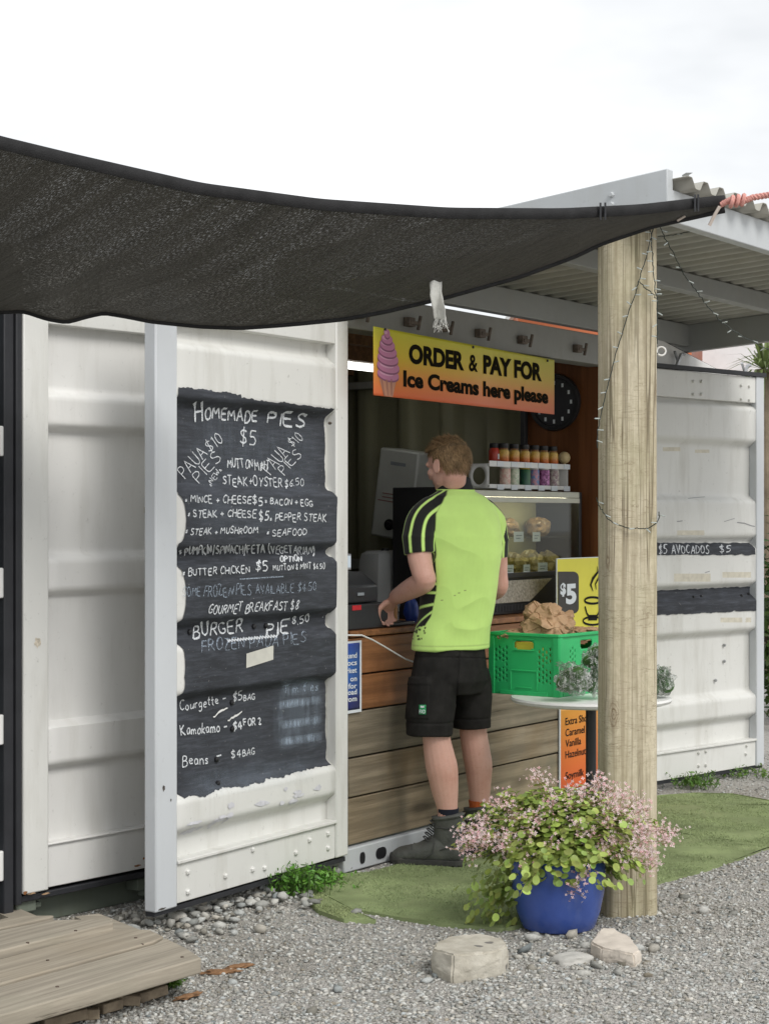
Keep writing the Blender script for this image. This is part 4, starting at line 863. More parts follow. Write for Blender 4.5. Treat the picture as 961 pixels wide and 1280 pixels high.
s = B.s_at(505, -.1); tag(obj('clear_cup', MB().lathe(B.pt(s, -.16, ZC), [(.026, 0), (.03, .07), (.034, .09), (.030, .088), (.027, .07), (.024, .006)], 20), M['bag_clear']), 'clear plastic cup on the counter by the man\'s hand', 'cup')
tag(obj('card_reader', MB().box(B, B.s_at(478, -.06), B.s_at(512, -.06), -.13, -.03, ZC, ZC + .016), M['black'], bevel=.005), 'flat black card tray on the counter edge in front of the man', 'tray')
# fluorescent strip and wall clock
t = thing('strip_light', P(440, 458, 9.4), 'white fluorescent strip light glowing under the container ceiling', 'strip light')
em = NB('fluorescent tube'); em.set((1, 1, 1), .4, None, 0, .2, **{'Emission Color': (1, .98, .93), 'Emission Strength': 2.2})
c0 = P(440, 458, 9.4); dv = Vector((B.d.x, B.d.y, 0)); m = MB(); m.tube([c0 - dv * .75, c0 + dv * .62], .016, 10); obj('tube', m, em.m, t)
m = MB(); k = [c0 + dv * a + Vector((B.n.x, B.n.y, 0)) * e + Vector((0, 0, .02)) for a, e in ((-.8, -.04), (.66, -.04), (.66, .04), (-.8, .04))]; m.hexa([p for p in k] + [p + Vector((0, 0, .045)) for p in k]); obj('housing', m, M['plastic_white'], t, bevel=.004)
sx, z0 = Wf.px(693, 503, -.03); c = Wf.pt(sx, -.016, z0)
t = thing('wall_clock', c, 'round black wall clock on the brown panel, half hidden behind the order banner', 'clock')
def disc(r, o, n=32): return [Wf.pt(sx + r * math.cos(2 * math.pi * k / n), o, z0 + r * math.sin(2 * math.pi * k / n)) for k in range(n)]
m = MB().loft([disc(.145, -.014), disc(.15, -.03), disc(.145, -.045), disc(.125, -.045), disc(.122, -.036)]); obj('case', m, M['black'], t)
m = MB().add(disc(.1215, -.0375), [tuple(range(32))]); obj('dial_face', m, plain('dark dial', (.03, .03, .035), .5), t, fix=False)
m = MB()
for k in range(12):
    a = math.pi * 2 * k / 12; ctr_ = (sx + .10 * math.sin(a), z0 + .10 * math.cos(a)); m.box(Wf, ctr_[0] - .006, ctr_[0] + .006, -.0395, -.0385, ctr_[1] - .010, ctr_[1] + .010)
obj('hour_marks', m, M['card'], t)
for a, l in ((.6, .06), (2.2, .09)):
    m = MB(); m.tube([Wf.pt(sx, -.042, z0), Wf.pt(sx + l * math.sin(a), -.042, z0 + l * math.cos(a))], .0025, 5); obj('hand', m, M['card'], t)
# ================================================================ signs
def tinted_panel(fr, s0, s1, z0a, z0b, z1a, z1b, off, cols, name, par, th=.004):
    V, C = [], []; nu, nv = 2, 24
    for j in range(nv + 1):
        for i in range(nu + 1):
            u, v = i / nu, j / nv; za = z0a + (z0b - z0a) * u; zb_ = z1a + (z1b - z1a) * u
            V.append(tuple(fr.pt(s0 + (s1 - s0) * u, off, za + (zb_ - za) * v) - root_loc(par)))
            for (p, c), (p2, c2) in zip(cols[:-1], cols[1:]):
                if p <= v <= p2 + 1e-9: k = (v - p) / (p2 - p); C.append([c[q] + (c2[q] - c[q]) * k for q in range(3)] + [1]); break
    w = nu + 1; Fc = np.array([(j * w + i, j * w + i + 1, (j + 1) * w + i + 1, (j + 1) * w + i) for j in range(nv) for i in range(nu)])
    o = npmesh(name, np.array(V), Fc, M['print'], par, col=np.array(C)); mo = o.modifiers.new('solid', 'SOLIDIFY'); mo.thickness = th; mo.offset = 0; return o
M['print'] = attr_mat('printed sign face', .45, .05, 20, .4, .03, 12)
p467 = B.pt(B.s_at(467, .16), .16, 0); SG = Fr(p467.xy, (.565, 1.0))
sL, zTL = SG.px(467, 408); _, zBL = SG.px(467, 494); sRt, zTR = SG.px(692, 450); _, zBR = SG.px(692, 518)
ban = thing('banner_sign', SG.pt((sL + sRt) / 2, 0, zBL), 'yellow to orange ice cream order banner hung under the container beam', 'sign')
tinted_panel(SG, sL, sRt, zBL, zBR, zTL, zTR, 0, [(0, (.72, .14, .045)), (.3, (.74, .25, .04)), (.6, (.66, .46, .03)), (1, (.60, .56, .04))], 'panel', ban)
m = MB()
def lin(fr, mbb, txt, a, d, capl, off, **k):
    p0, p1 = fr.px(*a, off), fr.px(*d, off); cap = fr.px(a[0], a[1] - capl, off)[1] - p0[1]; printed(mbb, fr, txt, p0, p1, cap, off, **k)
lin(SG, m, 'ORDER', (511, 452.5), (580, 462), 23, .0035, bold=.05); lin(SG, m, '&', (586, 463), (597, 464.5), 21.5, .0035, bold=.022); lin(SG, m, 'PAY FOR', (604, 465.5), (677, 475.5), 22, .0035, bold=.05); lin(SG, m, 'Ice Creams here please', (504, 482), (685, 504), 19.5, .0035, bold=.045)
obj('lettering', m, plain('dark brown print', (.012, .010, .006), .9, spec=.05), ban, fix=False, smooth=0)
# printed soft-serve cone: flat shapes stacked a hair apart
V, Fc, C = [], [], []
def blob(pts, col, off):
    k = len(V); V.extend([tuple(SG.pt(*((SG.px(x, y))[0], off, (SG.px(x, y))[1])) - root_loc(ban)) for x, y in pts]); Fc.append(tuple(range(k, k + len(pts)))); C.extend([tuple(col) + (1,)] * len(pts))
blob([(473, 474), (494, 477), (490, 496.2), (479, 495)], (.50, .22, .12), .0035); 
for k in range(3): blob([(475 + 6 * k, 474), (477 + 6 * k, 474), (480 + 4.5 * k, 495), (479 + 4.5 * k, 495)], (.33, .12, .07), .0038)
tiers = [(484, 468, 13.5, 7.5), (484, 458, 14, 8), (483.5, 448, 13, 8), (483, 439, 11.5, 7.5), (482.5, 431, 9.5, 7), (482, 424, 7, 6), (482, 417, 3.5, 5.5)]
for i, (x, y, a, h) in enumerate(tiers):
    e = [(x + a * math.cos(t) , y + h * math.sin(t) + .22 * a * math.cos(t)) for t in [2 * math.pi * k / 24 for k in range(24)]]
    blob([(p[0], p[1] + 2.2) for p in e], (.22, .05, .12), .0036 + .0005 * i); blob(e, (.50, .17, .30), .0038 + .0005 * i)
    blob([(x - 2 + a * .62 * math.cos(t), y - 1.5 + h * .42 * math.sin(t) + .15 * a * math.cos(t)) for t in [2 * math.pi * k / 20 for k in range(20)]], (.64, .32, .45), .0040 + .0005 * i)
mbx = MB(); mbx.v = V; mbx.f = Fc; mbx.m = [0] * len(Fc); me = bpy.data.meshes.new('printed_cone'); me.from_pydata(V, [], Fc); a = me.color_attributes.new('tint', 'FLOAT_COLOR', 'POINT'); a.data.foreach_set('color', np.array(C, dtype=np.float32).ravel()); link_mesh('printed_cone', me, M['print'], ban, smooth=0)
for x, y in ((590, 434), (683, 451), (480, 412)):
    s, z = SG.px(x, y); c = SG.pt(s, .002, z); m = MB(); m.tube([c, c + Vector((SG.n.x, SG.n.y, 0)) * .006], .006, 8); obj('screw', m, M['black'], ban)
# coffee sign
o_ = .035; a0, zt_ = B.px(696, 699, o_); a1, _ = B.px(768, 698, o_); zb_ = B.px(696, 790, o_)[1]
cof = thing('coffee_sign', B.pt((a0 + a1) / 2, o_, zb_), 'yellow coffee price sign with a steaming cup, behind the green crate', 'sign')
obj('panel', MB().box(B, a0, a1, o_ - .004, o_, zb_, zt_), plain('yellow sign board', (.72, .66, .06), .45, .04), cof); obj('rim', MB().box(B, a0 - .004, a0, o_ - .005, o_ + .001, zb_, zt_ + .003).box(B, a0 - .004, a1, o_ - .005, o_ + .001, zt_, zt_ + .004), M['card'], cof)
def rr2(x0, y0, x1, y1, r):
    out = []
    for cx_, cy_, a in ((x1 - r, y0 + r, -90), (x1 - r, y1 - r, 0), (x0, y1, 90), (x0, y0, 180)):
        if cx_ == x0: out.append((cx_, cy_)); continue
        for k in range(7): t = R(a + 15 * k); out.append((cx_ + r * math.cos(t), cy_ + r * math.sin(t)))
    return out
def flat(fr, pts, off, par, mat, name='print'):
    m = MB(); m.add([fr.pt(fr.px(x, y, off)[0], off, fr.px(x, y, off)[1]) for x, y in pts], [tuple(range(len(pts)))]); return obj(name, m, mat, par, fix=False, smooth=0)
flat(B, rr2(697, 714.5, 723, 767, 7), o_ + .002, cof, plain('dark sign print', (.035, .033, .028), .5), 'price_block')
m = MB()
for t, x0, x1, y, h in (('$', 700, 707, 743, 14), ('5', 707, 720, 754, 24)):
    s0, z0 = B.px(x0, y, o_ + .004); s1, _ = B.px(x1, y, o_ + .004); zz = B.px(x0, y - h, o_ + .004)[1]; printed(m, B, t, (s0, z0), (s1, z0), zz - z0, o_ + .004, bold=.045)
obj('lettering', m, M['card'], cof, fix=False, smooth=0)
m = MB()
def ribbon(pts, w, off=o_ + .003):
    q = [B.px(x, y, off) for x, y in pts]; VS = []
    for i in range(len(q)):
        a, d = Vector(q[max(0, i - 1)]), Vector(q[min(len(q) - 1, i + 1)]); t = (d - a).normalized(); n_ = Vector((-t.y, t.x)) * (w[i] if hasattr(w, '__len__') else w) / 2
        VS += [B.pt(q[i][0] + n_.x, off, q[i][1] + n_.y), B.pt(q[i][0] - n_.x, off, q[i][1] - n_.y)]
    m.add(VS, [(2 * i, 2 * i + 1, 2 * i + 3, 2 * i + 2) for i in range(len(q) - 1)])
ribbon([(741, 739), (738, 731), (741, 723), (747, 715), (746, 708)], [.004, .016, .018, .014, .003]); ribbon([(745, 737), (744, 730), (747, 724), (750, 719)], [.004, .011, .011, .004])
ribbon([(740.5 + 10 * math.cos(t), 750.5 + 4 * math.sin(t)) for t in [2 * math.pi * k / 24 for k in range(25)]], .011)
ribbon([(731, 758), (733, 766), (737, 772.5)], .011); ribbon([(750, 758), (748, 766), (744, 772.5)], .011); ribbon([(735, 772), (746, 772)], .028); ribbon([(740.5 + 12 * math.cos(t), 776 + 5 * math.sin(t)) for t in [math.pi * 2 * k / 24 for k in range(25)]], .010)
obj('cup_print', m, M['ink'], cof, fix=False, smooth=0)
# orange extras sign on the counter front
o_ = .012; a0 = B.px(699.5, 900, o_)[0]; a1 = B.px(775, 900, o_)[0]; zt_ = B.px(699.5, 886, o_)[1]; zb_ = B.px(700, 990, o_)[1]
org = thing('extras_sign', B.pt((a0 + a1) / 2, o_, zb_), 'tall orange list of coffee extras fixed low on the weathered counter boards', 'sign')
tinted_panel(B, a0, a1, zb_, zb_, zt_, zt_, o_, [(0, (.66, .11, .035)), (.5, (.70, .19, .035)), (1, (.70, .33, .05))], 'panel', org, .005)
m = MB()
for t, y, w in (('Extra Shot', 906.5, 29.5), ('Caramel', 920.5, 24), ('Vanilla', 934, 19.5), ('Hazelnut', 948, 25.5), ('Soymilk', 974.5, 23)):
    sl_ = -(y - HY) / 1380.0; lin(B, m, t, (706.5, y), (706.5 + w, y + sl_ * w), 9.5, o_ + .005, bold=.008)
obj('lettering', m, M['ink'], org, fix=False, smooth=0); m = MB().box(B, a0 - .006, a0, o_ - .004, o_ + .004, zb_ - .006, zt_).box(B, a0 - .006, a1, o_ - .004, o_ + .004, zb_ - .010, zb_ - .001); obj('rim', m, M['card'], org)
# blue market poster at the door edge
kbox('corner_post', -.16, -.004, -.10, -.006, .02, 2.37, 'header')
o_ = .010; a1, zt_ = B.px(449.5, 803, o_); zb_ = B.px(451, 886, o_)[1]; a0 = a1 - .21
pos = thing('market_poster', B.pt((a0 + a1) / 2, o_, zb_), 'blue market poster with white type, half hidden behind the menu door', 'poster')
tinted_panel(B, a0, a1, zb_, zb_, zt_, zt_, o_, [(0, (.02, .025, .14)), (.2, (.02, .03, .20)), (.25, (.03, .10, .38)), (.7, (.03, .15, .50)), (1, (.025, .06, .34))], 'sheet', pos, .002)
m = MB()
for t, y, w in (('weekend', 822, 30), ('docs', 831, 20), ('market', 840.5, 27), ('on', 851, 10), ('for', 860, 13), ('road', 867.5, 17), ('from', 876, 20)):
    s1, z1 = B.px(446, y, o_ + .003); printed(m, B, t, (s1 - w * .0046, z1 + .001), (s1, z1), .022, o_ + .003, bold=.02)
obj('lettering', m, M['card'], pos, fix=False, smooth=0)
m = MB().box(B, a1, a1 + .012, o_ - .002, o_ + .001, zb_ - .012, zt_ + .008).box(B, a0, a1, o_ - .002, o_ + .001, zt_, zt_ + .008).box(B, a0, a1, o_ - .002, o_ + .001, zb_ - .012, zb_); obj('border', m, M['card'], pos)
# ================================================================ round table, crate, produce
tcn = Vector((.863, 7.70, 0)); TZ = .70
tab = thing('round_table', tcn, 'round white garden table with a black leg, carrying the green crate', 'table')
obj('tabletop', MB().lathe(tcn, [(.05, TZ - .03), (.31, TZ - .028), (.330, TZ - .022), (.337, TZ - .011), (.333, TZ - .002), (.32, TZ)], 64), M['plastic_white'], tab, smooth=30)
m = MB(); m.tube([tcn + Vector((0, 0, .02)), tcn + Vector((0, 0, TZ - .03))], .022, 14); obj('leg', m, M['black_metal'], tab)
obj('base_plate', MB().lathe(tcn, [(.20, .004), (.20, .014), (.19, .02), (.03, .03), (.024, .05)], 40), M['black_metal'], tab)
CW, CL, CH = .336, .44, .262
co = Vector((.72, 7.63)); e1 = Vector((-.8, .6)); e2 = Vector((.6, .8))
crate = thing('plastic_crate', (co.x + (e1.x * CW + e2.x * CL) / 2, co.y + (e1.y * CW + e2.y * CL) / 2, TZ), 'green folding plastic crate on the white table holding paper bags', 'crate')
M['green'] = plain('green crate plastic', (.025, .42, .13), .42, .10, 6, .12, 200, grime=.12, gcol=(.10, .22, .10))
def cp(a, d, z): q = co + e1 * a + e2 * d; return Vector((q.x, q.y, TZ + z))
def crate_wall(name, L, fn, hole_c):
    c = .006; nx, nz_ = int(L / c), int(CH / c); m = MB(); keep = np.ones((nz_, nx), bool)
    for j in range(nz_):
        for i in range(nx):
            x, z = (i + .5) * c, (j + .5) * c; xr = abs(x - hole_c)
            if xr < .048 and abs(z - .212) < .019 and (xr - .030 < 0 or (xr - .030) ** 2 + (z - .212) ** 2 < .019 ** 2): keep[j, i] = False
            side = xr - .075
            if 0 < side < .07 and .055 < z < .205:
                if i % 3 == 0 and (j + 2 * ((i // 3) % 2)) % 4 < 2 and not (.115 < z < .14 and side > .03): keep[j, i] = False
    vid = {}
    def v(i, j):
        if (i, j) not in vid: vid[i, j] = len(m.v); m.v.append(tuple(fn(min(i * c, L), j * c)))
        return vid[i, j]
    for j in range(nz_):
        for i in range(nx):
            if keep[j, i]: m.f.append((v(i, j), v(i + 1, j), v(i + 1, j + 1), v(i, j + 1))); m.m.append(0)
    return obj(name, m, M['green'], crate, fix=False, solid=.004, smooth=30)
crate_wall('end_wall', CW, lambda x, z: cp(x, 0, z), CW / 2); crate_wall('end_wall', CW, lambda x, z: cp(x, CL, z), CW / 2)
crate_wall('side_wall', CL, lambda x, z: cp(0, x, z), CL / 2); crate_wall('side_wall', CL, lambda x, z: cp(CW, x, z), CL / 2)
def cbox(name, a0, a1, d0, d1, z0, z1): 
    q = [(a0, d0), (a1, d0), (a1, d1), (a0, d1)]; return MB().hexa([cp(a, d, z0) for a, d in q] + [cp(a, d, z1) for a, d in q])
def cadd(m, *a): 
    k = cbox('', *a); m.add(k.v, k.f); return m
m = MB()
for a in ((-.008, CW + .008, -.010, .004, CH - .014, CH), (-.008, CW + .008, CL - .004, CL + .010, CH - .014, CH), (-.010, .004, -.004, CL + .004, CH - .0141, CH - .0005), (CW - .004, CW + .010, -.004, CL + .004, CH - .0141, CH - .0005)): cadd(m, *a)
obj('rim', m, M['green'], crate, bevel=.003)
m = MB()
for a in ((-.006, .022, -.008, .0, .0, CH - .015), (CW - .022, CW + .006, -.008, .0, .0, CH - .015), (-.008, .0, .0, .024, .0, CH - .015), (-.008, .0, CL - .024, CL + .006, .0, CH - .015)): cadd(m, *a)
for a in ((.05, CW - .05, -.007, -.001, .0, .018), (.10, .106, -.006, -.001, .02, .105), (CW - .106, CW - .10, -.006, -.001, .02, .105), (.10, CW - .10, -.006, -.001, .10, .107), (.13, CW - .13, -.006, -.001, .03, .036), (-.007, -.001, .03, CL - .03, 0, .016), (-.006, -.001, .10, .106, .02, .14), (-.006, -.001, CL - .106, CL - .10, .02, .14), (.115, CW - .115, -.006, -.001, .186, .191), (.115, CW - .115, -.006, -.001, .233, .238)): cadd(m, *a)
obj('rib', m, M['green'], crate, bevel=.002)
obj('bottom', cadd(MB(), .003, CW - .003, .003, CL - .003, .004, .012), M['green'], crate)
tag(obj('yellow_carton', cadd(MB(), .10, CW - .10, .012, .16, .013, .222), plain('yellow carton', (.66, .55, .06), .6), bevel=.004), 'yellow carton inside the green crate, showing through its handle hole', 'carton')
def kraft(c, r, seed, rot):
    bm = bmesh.new(); bmesh.ops.create_icosphere(bm, subdivisions=6, radius=1); m = MB(); ca, sa = math.cos(rot), math.sin(rot); sv = Vector((seed, seed * .7, 0))
    rg = random.Random(seed); pln = []
    for _ in range(64):
        nv_ = Vector((rg.gauss(0, 1), rg.gauss(0, 1), rg.gauss(0, 1))).normalized(); pln.append((nv_, rg.uniform(.66, 1.0)))
    for q in bm.verts:
        p = q.co.normalized(); w = (p + .10 * Vector((noise.noise(p * 3 + sv), noise.noise(p * 3 - sv), noise.noise(p * 3 + 2 * sv)))).normalized()
        h = sorted(d_ / max(n_.dot(w), .05) for n_, d_ in pln)[:3]; k = h[0] if noise.noise(p * 1.9 + sv) < .12 else h[1] + .5 * (h[1] - h[0])
        k = min(k, 1.25) * (1 + .10 * noise.noise(p * 1.3 + sv)) - .05 * (1 - min(1, abs(noise.noise(w * 2.6 + sv)) * 9)) - .010 * (1 - min(1, abs(noise.noise(w * 5.5 - sv)) * 7))
        p = Vector((p.x * r[0], p.y * r[1], max(p.z, -.8) * r[2])) * k; q.co = (c[0] + p.x * ca - p.y * sa, c[1] + p.x * sa + p.y * ca, c[2] + p.z)
    bm.verts.index_update(); m.add([q.co[:] for q in bm.verts], [[q.index for q in f.verts] for f in bm.faces]); bm.free(); return m
M['paper'] = plain('brown kraft paper', (.40, .255, .145), .7, .14, 12, .5, 60)
cb = cp(CW * .45, .16, .28); bag = kraft(cb, (.15, .16, .115), 11, .3)
tag(obj('paper_bag', bag, M['paper'], smooth=24), 'big crumpled brown paper bag heaped on top of the green crate', 'paper bag')
cb = cp(CW * .78, .09, .245); tag(obj('paper_bag', kraft(cb, (.11, .07, .035), 23, .9), M['paper'], smooth=18), 'flatter piece of crumpled brown paper at the left rim of the green crate', 'paper bag')
cb = cp(CW * .3, .36, .245); tag(obj('paper_bag', kraft(cb, (.11, .07, .04), 31, .2), M['paper'], smooth=18), 'small fold of brown paper at the far end of the green crate', 'paper bag')
avo = plain('dark green avocado skin', (.05, .125, .03), .4, .35, 20, .5, 90)
def produce(c, r, seed, lab, spots):
    c = Vector(c); m = crumple(c, (r[0] * 1.08, r[1], r[2] * 1.05), seed, .27, 5, .4, .15)
    nk = c + Vector((r[0] * random.uniform(-.5, .4), -.02, r[2] * 1.02))
    nk = c + Vector((-.3 * r[0], -.6 * r[1], r[2] * .72))
    for k in range(9):                                # gathered neck: a fan of creased film
        a = 2.5 + 1.9 * k / 8 + .1 * math.sin(seed + k); l = random.uniform(.04, .075); d_ = Vector((math.cos(a * 1.3 + seed), -.5, .55 * math.sin(a + k))).normalized(); w_ = d_.cross(Vector((0, .3, 1))).normalized() * random.uniform(.012, .024)
        m.add([nk, nk + d_ * l * .5 + w_ * .6, nk + d_ * l + w_, nk + d_ * l * .95 - w_ * .2 + Vector((0, -.008, .006)), nk + d_ * l * .9 - w_, nk + d_ * l * .5 - w_ * .5], [(0, 1, 2, 3), (0, 3, 4, 5)])
    tag(obj('produce_bag', m, M['bag_clear'], smooth=25), lab, 'produce bag')
    for i, (dx, dy, dz, a) in enumerate(spots):
        q = MB(); rings = []
        rot = Matrix.Rotation(a, 3, 'Z') @ Matrix.Rotation(R(80 + 15 * math.sin(a * 3)), 3, 'Y')
        for j in range(11):
            t = j / 10; z = -.055 + .11 * t; rr = .038 * math.sqrt(max(0.0004, 1 - (2 * t - 1) ** 2)) * (1.05 - .30 * t)
            rings.append([c + Vector((dx, dy, dz)) + rot @ Vector((rr * math.cos(2 * math.pi * k / 16), rr * math.sin(2 * math.pi * k / 16), z)) for k in range(16)])
        tag(obj('avocado', q.loft(rings), avo), 'dark green avocado ' + lab_in[lab], 'avocado', 'avocados ' + lab_in[lab])
lab_in = {'clear plastic bag of avocados lying low in front of the crate corner': 'in the lower bag in front of the crate corner', 'clear plastic bag of avocados standing tall behind the lower bag, beside the post': 'in the upright bag heaped beside the post',
          'clear plastic bag of avocados at the right edge of the white table': 'in the bag at the right edge of the table'}
L1, L2, L3 = list(lab_in)
produce(P(716, 850, 7.47), (.062, .07, .060), 4, L1, [(-.02, -.012, -.012, .4), (.025, .02, -.008, 1.6), (.0, -.01, .022, 2.5)])
produce(P(744, 838, 7.56), (.060, .07, .092), 15, L2, [(-.012, -.01, -.05, .2), (.012, -.01, -.005, 1.2), (-.005, -.02, .04, 2.8), (.02, .015, .065, .6)])
produce(P(822, 852, 7.62), (.062, .06, .060), 27, L3, [(-.02, -.01, -.02, 1), (.02, .0, -.012, 2.2), (.0, .01, .03, .3)])
# ================================================================ shade sail
b = NB('black shade cloth'); v = b.uvmap((52, 3.2, 1))
w1 = b.noise(v, 1.0, 3, .6); w2 = b.noise(b.uvmap((260, 62, 1)), 1.0, 3, .6); w3 = b.noise(b.uvmap((11, .9, 1)), 1.0, 4, .55)
col = b.ramp(w1, [(.3, (.018, .0175, .016)), (.7, (.060, .058, .052))]); col = b.mix(b.ramp(w2, [(.48, 0), (.68, .5)]), col, (.15, .146, .135))
b.set(col, .55, b.bump(w1, .5, .004, b.bump(w2, .5, .002)), 0, .35)
tr = b.n('ShaderNodeBsdfTransparent'); ms = b.n('ShaderNodeMixShader')
op = b.math('MULTIPLY', b.ramp(w2, [(.53, 0), (.72, .30)]), b.ramp(w3, [(.40, .10), (.64, 1)])); b.l(op, ms.inputs[0]); b.l(b.b.outputs[0], ms.inputs[1]); b.l(tr.outputs[0], ms.inputs[2])
tl = b.n('ShaderNodeBsdfTranslucent'); tl.inputs[0].default_value = (.05, .045, .035, 1); m2 = b.n('ShaderNodeMixShader'); m2.inputs[0].default_value = .22; b.l(ms.outputs[0], m2.inputs[1]); b.l(tl.outputs[0], m2.inputs[2]); b.l(m2.outputs[0], b.out.inputs[0]); M['sail'] = b.m
M['hem'] = plain('black webbing', (.022, .022, .023), .7, .25, 20, .5, 220, spec=.2)
near = [(-700, -40, 4.2), (-300, 98, 4.6), (-80, 154, 4.9), (0, 177, 5.0), (100, 201, 5.15), (250, 235, 5.4), (400, 255, 5.65), (560, 266, 5.9), (700, 267, 6.1), (800, 262, 6.25), (860, 255, 6.33), (905, 250, 6.38)]
far = [(-700, 330, 6.0), (-300, 372, 6.05), (-80, 388, 6.1), (-20, 391, 6.12), (30, 389, 6.12), (60, 399, 6.1), (84, 403, 6.09), (108, 396, 6.1), (130, 391, 6.12), (160, 396, 6.12), (190, 402, 6.12), (250, 408, 6.12), (300, 410, 6.13), (345, 407, 6.14), (380, 404, 6.15), (430, 399, 6.17), (480, 390, 6.2), (560, 371, 6.24), (650, 346, 6.29), (720, 320, 6.33), (750, 305, 6.35), (815, 283, 6.39), (860, 273, 6.40), (905, 263, 6.40)]
def interp(tbl, x):
    xs_ = np.array([t[0] for t in tbl], float)
    def ev(xx): return np.interp(xx, xs_, [t[1] for t in tbl]), np.interp(xx, xs_, [t[2] for t in tbl])
    k = [ev(x + d) for d in (-14, -7, 0, 7, 14)] if tbl is near else [ev(x + d) for d in (-6, -3, 0, 3, 6)]
    return sum(a[0] for a in k) / 5, sum(a[1] for a in k) / 5
sail = thing('shade_sail', P(300, 330, 5.9), 'black woven shade sail sagging across the whole front and tied off by the roof corner', 'shade sail')
def sf(u, v):
    x = -700 + 1605 * u; y0, Y0 = interp(near, x); y1, Y1 = interp(far, x)
    a, d = P(x, y0, Y0), P(x, y1, Y1); p = a.lerp(d, v)
    sag = .10 * math.sin(math.pi * v) * min(1, (905 - x) / 400)
    p.z -= sag * .35
    p.z += (.014 * noise.noise((p.x * 2.2 + p.y * 1.1, (p.y - p.x * .5) * .8, 1)) + .006 * noise.noise((p.x * 9 + p.y * 4, (p.y - .4 * p.x) * 1.4, 5))) * min(1, v * 3, (1 - v) * 4)
    return p
m = MB(); m.grid(sf, 260, 46); cl = obj('cloth', m, M['sail'], sail, fix=False, smooth=180)
uvl = cl.data.uv_layers.new(name='weave'); li = np.empty(len(cl.data.loops), np.int32); cl.data.loops.foreach_get('vertex_index', li)
gu, gv = (li % 261) / 260.0, (li // 261) / 46.0; uvl.data.foreach_set('uv', np.stack([gu * 1605 / FPX * 5.8 + .75 * gv, gv * 1.25], 1).astype(np.float32).ravel())
def hem(v, r, name, lift=0):
    m = MB(); pts = [sf(i / 200, v) + Vector((0, 0, lift)) for i in range(201)]; rings = []
    for i, p in enumerate(pts):
        t = (pts[min(200, i + 1)] - pts[max(0, i - 1)]).normalized(); n_ = t.cross(Vector((0, 0, 1))).normalized(); w_ = n_.cross(t)
        rings.append([p + n_ * (r[0] * math.cos(a)) + w_ * (r[1] * math.sin(a)) for a in [2 * math.pi * k / 10 for k in range(10)]])
    m.loft(rings); return obj(name, m, M['hem'], sail)
hem(0.004, (.009, .019), 'hem'); hem(.996, (.010, .009), 'hem')
m = MB()
for x in (750, 756, 868, 872):
    y0, Y0 = interp(near, x); c = P(x, y0, Y0 - .02); m.cube(c, (.006, .01, .058))
obj('stitching', m, M['rubber'], sail)
# frayed white strap
m = MB(); sx0, sx1 = 538, 553
def sfn(u, v):
    y = 347 + 52 * v; x = sx0 + (sx1 - sx0) * u + 3.5 * v * v - 1.5 * math.sin(v * 5); return P(x + 1.2 * noise.noise((u * 3, v * 5, 0)), y, 6.13 - .02 * math.sin(v * 4) - .012 * math.sin(u * 5 + v * 3))
st = thing('webbing_strap', P(546, 399, 6.12), 'short frayed white strap hanging from the lower edge of the shade sail', 'strap')
obj('strap', MB().grid(sfn, 8, 24), plain('white webbing', (.66, .66, .62), .8, .1, 40, .6, 300), st, fix=False, solid=.002, smooth=60)
m = MB()
for k in range(26):
    u = random.random(); a = sfn(u, .98); m.tube([a, a + Vector((random.gauss(0, .004), random.gauss(0, .003), -random.uniform(.01, .03))), a + Vector((random.gauss(0, .012), random.gauss(0, .004), -random.uniform(.025, .05)))], .0009, 4)
obj('frayed_end', m, bpy.data.materials['white webbing'], st)
# pink rope
rp_ = [P(900, 256, 6.37), P(912, 250, 6.35), P(925, 253, 6.34), P(940, 247, 6.33), P(965, 243, 6.30), P(1010, 236, 6.25), P(1100, 222, 6.1)]
m = MB()
def twist(pts, r, n=60, tw=60, ph=0):
    out = []
    for i in range(n + 1):
        t = i / n * (len(pts) - 1); k = min(int(t), len(pts) - 2); p = pts[k].lerp(pts[k + 1], t - k); a = i / n * tw + ph; out.append(p + Vector((0, r * math.cos(a), r * math.sin(a))))
    return out
for ph in (0, 2.1, 4.2): m.tube(twist(rp_, .006, 150, 70, ph), .0058, 6)
for k in range(3): c = P(914 + 7 * k, 252 - k, 6.34); m.tube([c + Vector((.004 * math.sin(a) , .016 * math.cos(a), .018 * math.sin(a))) for a in [2 * math.pi * i / 12 for i in range(13)]], .007, 6)
tag(obj('pink_rope', m, plain('faded pink rope', (.62, .30, .26), .8, .2, 60, .4, 200)), 'faded pink rope knotted to the sail corner by the roof edge', 'rope')
m = MB(); m.tube([P(886, 282, 6.36), P(893, 268, 6.35), P(899, 258, 6.34)], .006, 6); m.tube([P(846, 276, 6.38), P(856, 270, 6.37)], .004, 6); tag(obj('tie_cord', m, plain('pale cord', (.6, .52, .46), .8)), 'short pale cord end hanging beneath the sail corner', 'cord')
